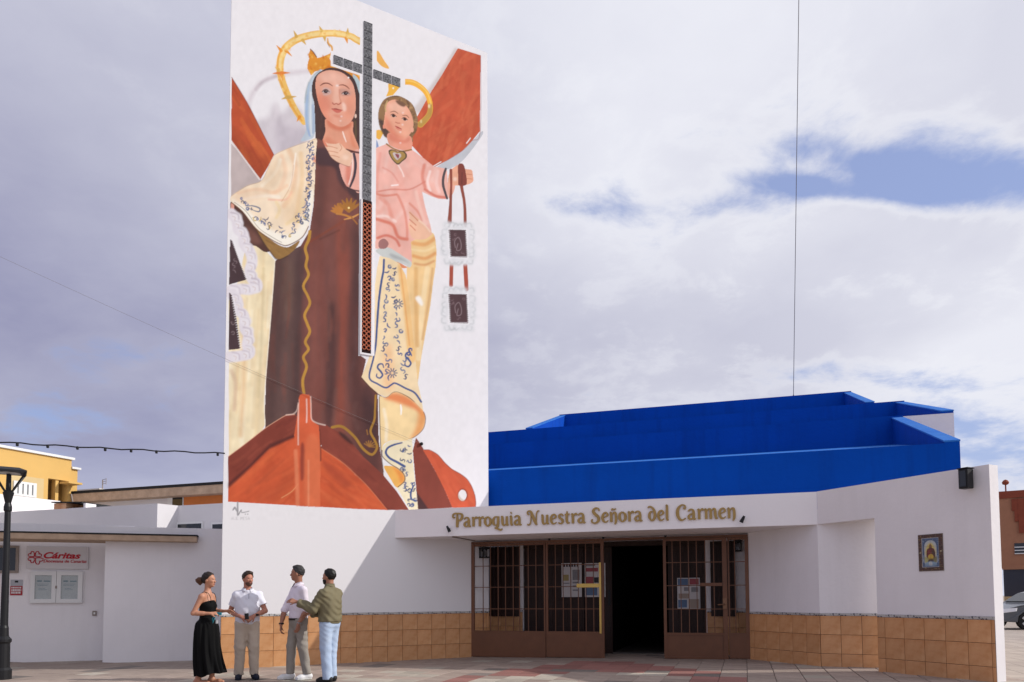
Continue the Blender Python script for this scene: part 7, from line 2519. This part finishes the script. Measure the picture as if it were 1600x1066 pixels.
def build_person(label, loc, phi, H, skin, arms, head_yaw=0.0, female=False, feet=((0.0, -0.10, 0.0), (0.0, 0.10, 0.0)), hip=(0, 0), head_fwd=0.0, lean=0.0, belly=0.0, name_group=None):
    k = H / 1.78
    T = turn(phi)
    root = thing('person', loc, label, 'person', name_group)
    J = {}
    hx, hy = hip
    # skeleton points in metres about the feet, x forward, y to the person's left
    J['pel'] = T(hx, hy, 0.96 * k)
    J['chest'] = T(hx + lean, hy, 1.27 * k)
    sw = 0.155 if female else 0.178
    J['shR'], J['shL'] = T(hx + lean - 0.005, hy - sw * k, 1.40 * k), T(hx + lean - 0.005, hy + sw * k, 1.40 * k)
    J['neck'] = T(hx + lean, hy, 1.50 * k)
    hc = T(hx + lean + 0.025 + head_fwd, hy, 1.665 * k)
    J['head'] = hc
    hw = 0.10 if female else 0.092
    J['hipR'], J['hipL'] = T(hx, hy - hw * k, 0.92 * k), T(hx, hy + hw * k, 0.92 * k)
    for s_, key in ((0, 'R'), (1, 'L')):
        fx, fy, fyaw = feet[s_]
        J['ank' + key] = T(fx - 0.02, fy, 0.085 * k)
        kn = (J['hip' + key] + J['ank' + key]) / 2 + T(0.025, 0, 0.03)
        J['knee' + key] = kn
        J['heel' + key] = T(fx - 0.055, fy, 0.042)
        J['toe' + key] = T(fx + 0.155 * math.cos(fyaw), fy + 0.155 * math.sin(fyaw), 0.034)
        J['ball' + key] = T(fx + 0.10 * math.cos(fyaw), fy + 0.10 * math.sin(fyaw), 0.040)
    for key in 'RL':
        e, w = arms[key]['elbow'], arms[key]['wrist']
        J['el' + key], J['wr' + key] = np.array(e, float), np.array(w, float)
    hy_ = phi + head_yaw
    TH = turn(hy_)

    def hp(x, y, z):
        return hc + TH(x * k, y * k, z * k)
    B = []
    # torso
    if female:
        B += [el(J['chest'], (0.095 * k, 0.135 * k, 0.20 * k), 0.05, phi), el(J['chest'] + T(0.05, 0.065, -0.02), (0.062, 0.062, 0.066), 0.03, phi), el(J['chest'] + T(0.05, -0.065, -0.02), (0.062, 0.062, 0.066), 0.03, phi),
              el((J['pel'] + J['chest']) / 2, (0.085 * k, 0.115 * k, 0.17 * k), 0.06, phi), el(J['pel'] - np.array([0, 0, 0.02]), (0.118 * k, 0.165 * k, 0.14 * k), 0.06, phi)]
        shr, nr = 0.05, 0.046
    else:
        B += [el(J['chest'] - np.array([0, 0, 0.01]), (0.118 * k, 0.162 * k, 0.20 * k), 0.05, phi), el((J['pel'] + J['chest']) / 2 + T(belly, 0, 0), ((0.112 + belly) * k, 0.150 * k, 0.19 * k), 0.06, phi), el(J['pel'] - np.array([0, 0, 0.02]), (0.118 * k, 0.160 * k, 0.13 * k), 0.06, phi)]
        shr, nr = 0.060, 0.057
    for key in 'RL':
        B.append(rc(J['neck'] - np.array([0, 0, 0.05]), J['sh' + key], shr * 0.9, shr * 0.86, 0.05))
    B.append(rc(J['neck'] - np.array([0, 0, 0.06]), hc + TH(-0.02, 0, -0.07) * 1.0, nr * k * 1.08, nr * k, 0.03))
    # head
    fz = 0.92 if female else 1.0
    B += [el(hp(-0.012, 0, 0.025), (0.098 * k, 0.077 * k, 0.098 * k), 0.02, hy_), el(hp(0.030, 0, -0.045), (0.062 * k * fz, 0.056 * k * fz, 0.068 * k), 0.03, hy_), el(hp(0.062, 0, -0.088), (0.024 * k, 0.026 * k, 0.020 * k), 0.02, hy_),
          rc(hp(0.080, 0, 0.010), hp(0.104, 0, -0.026), 0.0085, 0.0135, 0.012), el(hp(0.080, 0, 0.026), (0.016, 0.046, 0.010), 0.014, hy_), el(hp(0.066, 0.034, -0.018), (0.022, 0.018, 0.018), 0.02, hy_), el(hp(0.066, -0.034, -0.018), (0.022, 0.018, 0.018), 0.02, hy_),
          el(hp(0.080, 0, -0.058), (0.014, 0.024, 0.010), 0.012, hy_)]
    for s_ in (-1, 1):
        B += [el(hp(-0.008, s_ * 0.078, -0.010), (0.020 * k, 0.009 * k, 0.031 * k), 0.006, hy_ + 0.3 * s_)]
    # arms and hands
    for key, sd_ in (('R', -1), ('L', 1)):
        ar = 0.86 if female else 1.0
        B += [rc(J['sh' + key], J['el' + key], 0.052 * ar, 0.040 * ar, 0.03), rc(J['el' + key], J['wr' + key], 0.041 * ar, 0.027 * ar, 0.015), rc(J['el' + key] * 0.72 + J['wr' + key] * 0.28, J['el' + key] * 0.4 + J['wr' + key] * 0.6, 0.042 * ar, 0.034 * ar, 0.02)]
        hd_ = arms[key].get('hand', J['wr' + key] - J['el' + key])
        B += hand_prims(J['wr' + key] + unit(hd_) * 0.012, hd_, arms[key].get('palm', (0, 0, -1)), arms[key].get('thumb', sd_), arms[key].get('curl', 0.5), 0.9 if female else 1.0, arms[key].get('spread', 0.0))
    # legs and feet
    for key in 'RL':
        B += [rc(J['hip' + key], J['knee' + key], 0.090 * k, 0.058 * k, 0.04), rc(J['knee' + key], J['ank' + key], 0.056 * k, 0.039 * k, 0.03), el(J['knee' + key] * 0.7 + J['ank' + key] * 0.3 + T(-0.025, 0, 0), (0.05 * k, 0.05 * k, 0.11 * k), 0.04, phi),
              rc(J['heel' + key], J['ball' + key], 0.036, 0.034, 0.03), rc(J['ball' + key], J['toe' + key], 0.034, 0.024, 0.02), rc(J['ank' + key], J['heel' + key], 0.038, 0.034, 0.03)]
    body = field_mesh('body', B, 0.0075, skin, root)
    # eyes, lips
    for s_ in (-1, 1):
        o = MB().lathe((0, 0, 0), [(0.002, -0.006), (0.009, -0.004), (0.011, 0), (0.009, 0.004), (0.002, 0.006)], 10)
        e = hp(0.0805, s_ * 0.031, 0.008)
        o.v = [(x * 0.5 + e[0], y + e[1], z + e[2]) for x, y, z in o.v]
        q = MB()
        q.v, q.f = [(x + loc[0], y + loc[1], z + loc[2]) for x, y, z in o.v], o.f
        q.build('eye', M_EYE, body, smooth=True)
    field_mesh('lips', [el(hp(0.0905, 0, -0.056), (0.008, 0.021, 0.005), 0.004, hy_), el(hp(0.090, 0, -0.064), (0.008, 0.018, 0.0055), 0.004, hy_)], 0.004, M_LIP, body)
    return root, body, J, T, hp, TH, k, hy_


def along(a, b, t):
    return a + (b - a) * t


def plane_cut(pt, n):
    n = unit(n)
    return lambda X, Y, Z: ((X - pt[0]) * n[0] + (Y - pt[1]) * n[1] + (Z - pt[2]) * n[2]).astype(np.float32)


def trousers(root, J, T, k, m, ease=0.016, cuff=0.10, amp=0.0035, wide=1.0, ph=0.0):
    P = [el(J['pel'] - np.array([0, 0, 0.02]), ((0.128 + ease * 0.4) * k, (0.165 + ease * 0.4) * k, 0.145 * k), 0.05, root['phi'])]
    for key in 'RL':
        P += [rc(J['hip' + key], J['knee' + key], 0.100 * k + ease * 0.3, (0.068 + ease) * k * wide, 0.05), rc(J['knee' + key], J['ank' + key] - np.array([0, 0, 0.02]), (0.067 + ease) * k * wide, (0.055 + ease) * k * wide, 0.03)]
    hem = cuff

    def cut(X, Y, Z):
        return np.maximum(hem - Z, Z - 1.045 * k).astype(np.float32) + 0 * X.astype(np.float32) + 0 * Y.astype(np.float32)
    return field_mesh('trousers', P, 0.009, m, root, [cut], folds(amp, 45, 30, ph))


def torso_top(name, root, J, T, k, m, ease, z0, sleeve, amp, collar_z=1.50, belly=0.0, ph=0.0, bulk=1.0):
    phi = root['phi']
    P = [el(J['chest'] - np.array([0, 0, 0.01]), ((0.120 + ease) * k, (0.164 + ease) * k * bulk, 0.21 * k), 0.05, phi), el((J['pel'] + J['chest']) / 2 + T(belly, 0, 0), ((0.120 + ease + belly) * k, (0.160 + ease) * k * bulk, 0.21 * k), 0.06, phi),
         el(J['pel'], ((0.124 + ease) * k, (0.166 + ease) * k, 0.14 * k), 0.06, phi), rc(J['neck'] - np.array([0, 0, 0.05]), J['shR'], 0.058 + ease * 0.5, 0.054 + ease * 0.5, 0.05), rc(J['neck'] - np.array([0, 0, 0.05]), J['shL'], 0.058 + ease * 0.5, 0.054 + ease * 0.5, 0.05),
         rc(J['neck'] - np.array([0, 0, 0.06]), J['neck'] + T(0.0, 0, 0.02), 0.072, 0.066, 0.03)]
    for key, sd_ in (('R', -1), ('L', 1)):
        P.append(rc(along(J['neck'] - np.array([0, 0, 0.10]), J['sh' + key], 0.62) - np.array([0, 0, 0.05]), J['pel'] + T(0, sd_ * 0.085 * k, 0.04), 0.072 + ease, 0.082 + ease, 0.06))
        sh, e, w = J['sh' + key], J['el' + key], J['wr' + key]
        if sleeve <= 1.0:
            en = along(sh, e, sleeve)
            P.append(rc(sh, en, 0.056 + ease * 0.6, 0.052 + ease, 0.035, clip=(en, e - sh)))
        else:
            P.append(rc(sh, e, 0.056 + ease * 0.6, 0.048 + ease, 0.035))
            en = along(e, w, sleeve - 1.0)
            P.append(rc(e, en, 0.050 + ease, 0.040 + ease * 0.8, 0.02, clip=(en, w - e)))
    nk = J['neck'] + T(0.03, 0, 0)

    def cut(X, Y, Z):
        c1 = z0 - Z
        c2 = (Z - collar_z * k) + 0.25 * ((X - nk[0]) * T(1, 0, 0)[0] + (Y - nk[1]) * T(1, 0, 0)[1])
        return np.maximum(c1, c2).astype(np.float32)
    return field_mesh(name, P, 0.0085, m, root, [cut], folds(amp, 52, 30, ph))


def shoes(root, J, T, m, sole, h=0.045):
    for key in 'RL':
        P = [rc(J['heel' + key] + np.array([0, 0, 0.012]), J['ball' + key] + np.array([0, 0, 0.004]), 0.047, 0.046, 0.03), rc(J['ball' + key], J['toe' + key], 0.046, 0.036, 0.03), rc(J['ank' + key] - np.array([0, 0, 0.005]), J['heel' + key] + np.array([0, 0, 0.02]), 0.05, 0.046, 0.03)]
        o = field_mesh('shoe', P, 0.007, m, root, [lambda X, Y, Z: np.maximum(0.016 - Z, Z - 0.105).astype(np.float32) + 0 * X.astype(np.float32) + 0 * Y.astype(np.float32)])
        P2 = [rc(J['heel' + key], J['ball' + key], 0.050, 0.049, 0.03), rc(J['ball' + key], J['toe' + key], 0.049, 0.039, 0.03)]
        field_mesh('sole', P2, 0.007, sole, o, [lambda X, Y, Z: np.maximum(0.001 - Z, Z - 0.024).astype(np.float32) + 0 * X.astype(np.float32) + 0 * Y.astype(np.float32)])


def hair_cap(root, hp, k, m, hy_, prims, cuts=(), amp=0.003):
    def wr(X, Y, Z):
        return (amp * (np.sin(110 * X + 60 * Z) + np.sin(95 * Y - 80 * Z + 1) + np.sin(150 * Z + 50 * X))).astype(np.float32)
    return field_mesh('hair', prims, 0.007, m, root, cuts, wr)


def face_cut(hp, hy_, x0, z0, slope):
    """keeps hair behind a sloping hairline"""
    c = hp(0, 0, 0)
    f = (math.cos(hy_), math.sin(hy_))
    return lambda X, Y, Z: (((X - c[0]) * f[0] + (Y - c[1]) * f[1]) - (x0 + slope * (Z - c[2] - z0))).astype(np.float32)


def wbox(root, body_parent, name, c, ax, dims, m, bevel=0.004):
    """small held or worn box: c centre about the feet, ax two unit axes"""
    a = unit(ax[0])
    b = unit(np.array(ax[1]) - a * np.dot(ax[1], a))
    n = np.cross(a, b)
    L = np.array(root.location)
    pts = [L + np.array(c) + a * sx * dims[0] / 2 + b * sy * dims[1] / 2 + n * sz * dims[2] / 2 for sz in (-1, 1) for sx, sy in ((-1, -1), (1, -1), (1, 1), (-1, 1))]
    return MB().hexa([Vector(q) for q in pts]).build(name, m, body_parent, bevel=bevel)


M_BLACKF = mat('black_crepe', (0.0045, 0.0045, 0.005), 0.9, spec=0.15, var=0.2, var_scale=6, bump=0.15)
M_HAIRB = mat('dark_brown_hair', (0.020, 0.011, 0.008), 0.45, var=0.4, var_scale=30, stretch=(3, 3, 1))
M_HAIRR = mat('bronze_bun_hair', (0.11, 0.042, 0.018), 0.45, var=0.4, var_scale=30, stretch=(3, 3, 1))
M_HAIRM = mat('brown_hair', (0.040, 0.023, 0.015), 0.5, var=0.4, var_scale=30)
M_STUB = mat('short_brown_beard', (0.13, 0.060, 0.038), 0.7, col2=(0.07, 0.035, 0.025), var_scale=60)
M_HAIRG = mat('greying_hair', (0.018, 0.016, 0.016), 0.6, col2=(0.050, 0.048, 0.048), var_scale=30)
M_HAIRK = mat('black_hair', (0.010, 0.009, 0.009), 0.5, var=0.3, var_scale=30)
M_POLO = mat('white_polo', (0.70, 0.70, 0.78), 0.85, var=0.03, bump=0.1, bump_scale=80)
M_SHIRT = mat('pale_pink_shirt', (0.74, 0.67, 0.75), 0.8, var=0.03, bump=0.08, bump_scale=60)
M_CHINO = mat('beige_chino', (0.55, 0.46, 0.375), 0.85, var=0.08, var_scale=5, bump=0.1, bump_scale=70)
M_GREYT = mat('grey_trousers', (0.32, 0.29, 0.255), 0.85, var=0.1, var_scale=5, bump=0.1, bump_scale=70)
M_JEAN = mat('pale_blue_denim', (0.36, 0.46, 0.63), 0.85, col2=(0.46, 0.55, 0.69), var_scale=5, bump=0.15, bump_scale=90)
M_OLIVE = mat('olive_jacket', (0.175, 0.150, 0.085), 0.75, var=0.12, var_scale=6, bump=0.12, bump_scale=50)
M_NAVYS = mat('navy_sneaker', (0.012, 0.016, 0.035), 0.7, var=0.2)
M_WSHOE = mat('white_sneaker', (0.74, 0.74, 0.75), 0.6, var=0.04)
M_WSOLE = mat('white_sole', (0.68, 0.68, 0.67), 0.7, var=0.05)
M_DSHOE = mat('dark_shoe', (0.018, 0.017, 0.018), 0.6, var=0.2)
M_BELT = mat('dark_leather', (0.022, 0.012, 0.009), 0.5, var=0.2)
M_TEAL = mat('teal_plastic', (0.02, 0.22, 0.28), 0.4, var=0.1)

GRP = 'people talking in front of the tower'
# ---- woman in the black dress, profile to the right
wl0 = on_ground(321.5, 1070.5)
WL = Vector((wl0.x, wl0.y, 0.012))
root, body, J, T, hp, TH, k, hy_ = build_person('woman in a long black strappy dress with her hair in a bun', WL, math.radians(-8), 1.72, M_SKIN1,
    dict(R=dict(elbow=(-0.13, -0.20, 1.10), wrist=(0.11, -0.17, 1.095), hand=(0.9, 0.25, 0.02), palm=(0, 0.6, -0.6), curl=0.7, thumb=-1), L=dict(elbow=(0.06, 0.17, 1.12), wrist=(0.27, 0.02, 1.13), hand=(0.95, -0.1, 0.02), palm=(0, -0.5, -0.7), curl=0.35, thumb=1)),
    head_yaw=0.05, female=True, feet=((-0.06, -0.085, 0.0), (0.07, 0.085, 0.1)), name_group=GRP)
root['phi'] = math.radians(-8)


def bodice_cut(X, Y, Z):
    top = 1.275 + 0.35 * np.clip(X - 0.02, -0.08, 0.08)
    return np.maximum(0.93 - Z, Z - top).astype(np.float32) + 0 * Y.astype(np.float32)


ph_ = root['phi']
field_mesh('bodice', [el(J['chest'], (0.103, 0.140, 0.20), 0.05, ph_), el(J['chest'] + T(0.052, 0.065, -0.02), (0.068, 0.068, 0.072), 0.03, ph_), el(J['chest'] + T(0.052, -0.065, -0.02), (0.068, 0.068, 0.072), 0.03, ph_), el((J['pel'] + J['chest']) / 2, (0.092, 0.122, 0.17), 0.06, ph_), el(J['pel'] - np.array([0, 0, 0.02]), (0.126, 0.170, 0.145), 0.06, ph_)], 0.008, M_BLACKF, root, [bodice_cut])
for s_ in (-1, 1):
    c0, c1, c2 = J['chest'] + T(0.105, s_ * 0.07, 0.02), J['chest'] + T(0.05, s_ * 0.085, 0.185), J['chest'] + T(-0.10, s_ * 0.06, 0.03)
    pts = [Vector(q) + WL for q in catmull([c0, (c0 + c1) / 2 + T(0.02, 0, 0.01), c1, J['chest'] + T(-0.05, s_ * 0.078, 0.18), c2], 4)]
    MB().tube(pts, 0.0045, 6).build('strap', M_BLACKF, root)
# flowing skirt, hem swept to the right
vs, fs = [], []
NS, NR = 120, 26
for i in range(NR + 1):
    t = i / NR
    z = 1.0 * (1 - t) + 0.135 * t
    for j in range(NS):
        th = 2 * math.pi * j / NS
        rm = min(t / 0.09, 1.0) ** 0.6
        rx = 0.104 + 0.042 * rm + 0.026 * min(t * 4, 1) ** 0.7 + 0.022 * t ** 1.4
        ry = 0.134 + 0.052 * rm + 0.012 * min(t * 4, 1) ** 0.7 + 0.015 * t
        pl = (0.004 + 0.020 * t) * (math.sin(11 * th + 1.3 * math.sin(3 * t)) + 0.6 * math.sin(17 * th + 2.0) + 0.4 * math.sin(7 * th - 3 * t))
        r_ = 1 + pl / 0.2
        x = (0.0 + 0.055 * t ** 2.2) + rx * r_ * math.cos(th) * (1.12 if (t > 0.5 and math.cos(th) > 0) else 1.0) ** max(0, (t - 0.5) * 2)
        y = ry * r_ * math.sin(th)
        zz = z + (0.055 * max(0.0, math.cos(th)) * t ** 3) + 0.012 * math.sin(5 * th) * t ** 2
        q = T(x, y, zz)
        vs.append((q[0] + WL.x, q[1] + WL.y, q[2] + WL.z))
for i in range(NR):
    for j in range(NS):
        fs.append((i * NS + j, i * NS + (j + 1) % NS, (i + 1) * NS + (j + 1) % NS, (i + 1) * NS + j))
sk = MB()
sk.v, sk.f = vs, fs
sk.build('skirt', M_BLACKF, root, smooth=True)
hair_cap(root, hp, k, M_HAIRB, hy_, [el(hp(-0.018, 0, 0.034), (0.105, 0.085, 0.102), 0.02, hy_), rc(hp(-0.09, 0, 0.02), hp(-0.115, 0, 0.005), 0.035, 0.03, 0.02)], [face_cut(hp, hy_, 0.040, 0.06, 0.75)], 0.0016)
field_mesh('hair_bun', [el(hp(-0.165, 0, -0.005), (0.056, 0.05, 0.055), 0.01, hy_), el(hp(-0.15, 0.0, -0.045), (0.035, 0.035, 0.03), 0.02, hy_)], 0.007, M_HAIRR, root, (), lambda X, Y, Z: (0.0035 * (np.sin(120 * X + 90 * Z) + np.sin(100 * Y + 70 * X))).astype(np.float32))
for key in 'RL':
    f_ = J['ball' + key]
    MB().tube([Vector(f_ + T(0.0, s_ * 0.036, -0.02)) + WL if abs(s_) == 1 else Vector(f_ + T(0.0, 0, 0.034)) + WL for s_ in (-1, 0, 1)], 0.006, 6).build('sandal_strap', M_BELT, root)
    P2 = [rc(J['heel' + key], f_, 0.042, 0.040, 0.03), rc(f_, J['toe' + key], 0.040, 0.032, 0.03)]
    field_mesh('sandal_sole', P2, 0.008, M_BELT, root, [lambda X, Y, Z: np.maximum(-0.008 - Z, Z - 0.010).astype(np.float32) + 0 * X.astype(np.float32) + 0 * Y.astype(np.float32)])
hc_ = J['wrR'] + np.array([0.115, 0.035, -0.005])
ph = thing('lanyard', Vector(hc_) + WL, 'teal lanyard and card held by the woman in black', 'lanyard')
Lw = Vector(hc_) + WL
MB().box(Lw.x - 0.05, Lw.x + 0.055, Lw.y - 0.012, Lw.y + 0.012, Lw.z - 0.022, Lw.z + 0.022).build('card_case', M_TEAL, ph, bevel=0.006)
MB().tube([Lw + Vector((-0.04, -0.02, -0.02)), Lw + Vector((-0.075, -0.03, -0.08)), Lw + Vector((-0.065, -0.03, -0.14)), Lw + Vector((-0.045, -0.03, -0.08)), Lw + Vector((-0.02, -0.02, -0.02))], 0.008, 6).build('ribbon', M_TEAL, ph)
MB().box(Lw.x - 0.02, Lw.x + 0.012, Lw.y - 0.035, Lw.y - 0.028, Lw.z - 0.15, Lw.z - 0.10).build('tag', M_WSOLE, ph, bevel=0.003)
MB().box(Lw.x + 0.02, Lw.x + 0.10, Lw.y - 0.01, Lw.y + 0.004, Lw.z - 0.035, Lw.z - 0.024).build('paper', M_WSOLE, ph)

# ---- man in the white polo
l0 = on_ground(385, 1062.0)
PL = Vector((l0.x, l0.y, 0.006))
PHI = math.radians(-68)
root, body, J, T, hp, TH, k, hy_ = build_person('bearded man in a white polo and beige trousers, hands together', PL, PHI, 1.76, M_SKIN2,
    dict(R=dict(elbow=(-0.285, 0.0, 1.115), wrist=(-0.03, -0.20, 1.03), hand=(0.95, -0.15, -0.20), palm=(0.1, 0.8, -0.5), curl=0.55, thumb=-1), L=dict(elbow=(0.275, 0.06, 1.12), wrist=(0.185, -0.17, 1.055), hand=(-0.75, -0.25, -0.55), palm=(-0.1, 0.8, -0.3), curl=0.55, thumb=1)),
    head_yaw=0.42, feet=((0.0, -0.12, -0.1), (0.03, 0.12, 0.25)), belly=0.015, name_group=GRP)
root['phi'] = PHI
trousers(root, J, T, k, M_CHINO, ease=0.020, cuff=0.075, amp=0.0036, ph=0.4)
torso_top('polo_shirt', root, J, T, k, M_POLO, 0.014, 0.895, 0.62, 0.0024, 1.495, 0.02, ph=1.0)
COLL = lambda kk, m, ph0: None


def collar(root, J, T, k, m, r=0.066, h=0.045, lean=0.0, spread=0.03):
    L = Vector(root.location)
    c = J['neck']
    ring0, ring1 = [], []
    n = 28
    for i in range(n + 1):
        th = math.radians(25) + (2 * math.pi - math.radians(50)) * i / n
        x, y = math.cos(th), math.sin(th)
        front = max(0.0, x)
        p0 = c + T(x * r * 1.02 + 0.008, y * r * 1.06, 0.030 + lean - 0.030 * front)
        p1 = c + T(x * (r + spread * 0.8) + 0.012, y * (r + spread), 0.030 - h - 0.045 * front)
        ring0.append(Vector(p0) + L)
        ring1.append(Vector(p1) + L)
    mb = MB()
    n1 = len(ring0)
    off = Vector((0, 0, 0.006))
    vs = ring0 + ring1 + [v + off for v in ring0] + [v + off + (v - (L + Vector(c))).normalized() * 0.006 for v in ring1]
    fs = []
    for i in range(n1 - 1):
        fs += [(i, i + 1, n1 + i + 1, n1 + i), (2 * n1 + i, 3 * n1 + i, 3 * n1 + i + 1, 2 * n1 + i + 1), (i, 2 * n1 + i, 2 * n1 + i + 1, i + 1), (n1 + i, n1 + i + 1, 3 * n1 + i + 1, 3 * n1 + i)]
    mb.add(vs, fs)
    return mb.build('collar', m, root, smooth=True)


collar(root, J, T, k, M_POLO)
MB().tube([Vector(J['chest'] + T(0.142, 0.012, 0.155)) + PL, Vector(J['chest'] + T(0.158, 0.014, 0.07)) + PL], 0.006, 6).build('placket', mat('polo_placket', (0.40, 0.40, 0.47), 0.8, var=0.05), root)
shoes(root, J, T, M_NAVYS, M_NAVYS)
hair_cap(root, hp, k, M_HAIRM, hy_, [el(hp(-0.015, 0, 0.040), (0.108, 0.086, 0.100), 0.02, hy_), el(hp(0.015, 0.015, 0.108), (0.066, 0.058, 0.030), 0.03, hy_)], [face_cut(hp, hy_, 0.045, 0.05, 0.75)], 0.0018)
field_mesh('beard', [el(hp(0.032, 0, -0.060), (0.063, 0.058, 0.056), 0.02, hy_), el(hp(0.062, 0, -0.093), (0.027, 0.030, 0.024), 0.02, hy_)], 0.007, M_STUB, root,
           [lambda X, Y, Z, c=hp(0, 0, -0.047): (Z - c[2]).astype(np.float32) + 0 * X.astype(np.float32) + 0 * Y.astype(np.float32), plane_cut(hp(0.002, 0, 0), -TH(1, 0, 0))])
field_mesh('moustache', [el(hp(0.088, 0, -0.046), (0.010, 0.028, 0.006), 0.01, hy_)], 0.005, M_STUB, root)
wbox(root, root, 'watch', J['wrL'] * 0.9 + J['elL'] * 0.1, ((0, 0, 1), (1, -0.4, 0)), (0.035, 0.062, 0.062), M_BLACK)
pc = (J['wrR'] + J['wrL']) / 2 + np.array([0.0, -0.05, -0.02])
tel = thing('mobile_phone', Vector(pc) + PL, 'dark phone in the hands of the man in the polo', 'phone')
cc_ = Vector(pc) + PL
MB().hexa([cc_ + Vector(q) for q in ((-0.03, -0.012, -0.035), (0.03, -0.005, -0.03), (0.035, 0.004, -0.025), (-0.025, -0.003, -0.03), (-0.04, -0.012, 0.06), (0.02, -0.005, 0.065), (0.025, 0.004, 0.07), (-0.035, -0.003, 0.065))]).build('case', M_BLACK, tel, bevel=0.004)

# ---- tall man in the pale pink shirt, profile to the left
l0 = on_ground(463.5, 1063.0)
PL = Vector((l0.x, l0.y, 0.006))
PHI = math.radians(-142)
root, body, J, T, hp, TH, k, hy_ = build_person('tall grey-haired man in a pale pink shirt, grey trousers and white trainers', PL, PHI, 1.855, M_SKIN3,
    dict(R=dict(elbow=(-0.235, 0.07, 1.13), wrist=(-0.255, -0.03, 0.90), hand=(-0.02, -0.15, -1), palm=(0.9, 0.1, 0), curl=0.75, thumb=-1), L=dict(elbow=(0.185, -0.13, 1.13), wrist=(0.085, -0.23, 0.915), hand=(-0.15, -0.12, -1), palm=(-0.8, 0.5, 0), curl=0.9, thumb=1)),
    head_yaw=-0.62, feet=((0.08, -0.13, -0.1), (-0.12, 0.10, 0.1)), hip=(-0.02, -0.01), name_group=GRP)
root['phi'] = PHI
trousers(root, J, T, k, M_GREYT, ease=0.010, cuff=0.095, amp=0.0036, ph=2.1)
torso_top('shirt', root, J, T, k, M_SHIRT, 0.010, 1.0, 1.12, 0.0026, 1.50, ph=2.4)
collar(root, J, T, k, M_SHIRT, r=0.068, h=0.05, spread=0.035)
bl = MB()
pts = []
for i in range(40):
    th = 2 * math.pi * i / 40
    pts.append(Vector(J['pel'] + T(0.143 * k * math.cos(th), 0.182 * k * math.sin(th), -0.012)) + PL)
vs = [q + Vector((0, 0, dz_)) for dz_ in (-0.017, 0.017) for q in pts]
bl.add(vs, [(i, (i + 1) % 40, 40 + (i + 1) % 40, 40 + i) for i in range(40)])
bl.build('belt', M_BELT, root, smooth=True)
shoes(root, J, T, M_WSHOE, M_WSOLE)
hair_cap(root, hp, k, M_HAIRG, hy_, [el(hp(-0.016, 0, 0.034), (0.107, 0.086, 0.103), 0.02, hy_), el(hp(0.010, 0, 0.104), (0.070, 0.055, 0.030), 0.03, hy_)], [face_cut(hp, hy_, 0.028, 0.040, 0.8)], 0.0014)
for key in 'RL':
    wbox(root, root, 'watch' if key == 'L' else 'wristband', J['wr' + key] * 0.93 + J['el' + key] * 0.07, ((0, 0, 1), (1, -0.6, 0)), (0.028, 0.06, 0.058), M_BLACK if key == 'R' else mat('steel_watch', (0.4, 0.4, 0.4), 0.3, metal=0.8, var=0.1))

# ---- man in the olive jacket, seen from behind his left shoulder
l0 = on_ground(513.5, 1066.5)
PL = Vector((l0.x, l0.y, 0.006))
PHI = math.radians(158)
root, body, J, T, hp, TH, k, hy_ = build_person('man in an olive bomber jacket and pale jeans reaching out one hand', PL, PHI, 1.785, M_SKIN4,
    dict(R=dict(elbow=(-0.10, 0.24, 1.10), wrist=(-0.30, 0.02, 1.09), hand=(-0.9, -0.25, -0.12), palm=(-0.2, -0.3, -0.9), curl=0.6, thumb=-1), L=dict(elbow=(-0.20, -0.20, 1.16), wrist=(-0.46, -0.17, 1.27), hand=(-0.95, 0.0, 0.22), palm=(0.1, 0.6, -0.7), curl=0.4, thumb=1, spread=0.4)),
    head_yaw=0.10, feet=((0.03, -0.10, 0.0), (-0.04, 0.11, 0.05)), hip=(-0.01, 0.0), lean=0.0, name_group=GRP)
root['phi'] = PHI
trousers(root, J, T, k, M_JEAN, ease=0.018, cuff=0.055, amp=0.0026, ph=3.3, wide=1.03)
jk = torso_top('jacket', root, J, T, k, M_OLIVE, 0.034, 0.955, 1.93, 0.0055, 1.535, ph=0.9, bulk=1.03)
# ribbed hem and cuffs
P = [el(J['pel'] + np.array([0, 0, 0.0]), (0.147 * k, 0.188 * k, 0.16 * k), 0.05, PHI)]
field_mesh('jacket_hem', P, 0.009, M_OLIVE, root, [lambda X, Y, Z: np.maximum(0.925 - Z, Z - 0.985).astype(np.float32) + 0 * X.astype(np.float32) + 0 * Y.astype(np.float32)], lambda X, Y, Z: (0.0015 * np.sin(260 * X + 180 * Y)).astype(np.float32) + 0 * Z.astype(np.float32))
collar(root, J, T, k, M_OLIVE, r=0.074, h=0.035, lean=0.02, spread=0.012)
shoes(root, J, T, M_DSHOE, M_DSHOE)
hair_cap(root, hp, k, M_HAIRK, hy_, [el(hp(-0.016, 0, 0.034), (0.109, 0.088, 0.104), 0.02, hy_)], [face_cut(hp, hy_, 0.035, 0.05, 0.7)], 0.0014)
field_mesh('beard', [el(hp(0.034, 0, -0.058), (0.068, 0.062, 0.062), 0.02, hy_), el(hp(0.066, 0, -0.098), (0.03, 0.034, 0.028), 0.02, hy_)], 0.007, M_HAIRK, root,
           [lambda X, Y, Z, c=hp(0, 0, -0.045): (Z - c[2]).astype(np.float32) + 0 * X.astype(np.float32) + 0 * Y.astype(np.float32), plane_cut(hp(-0.012, 0, 0), -TH(1, 0, 0))])
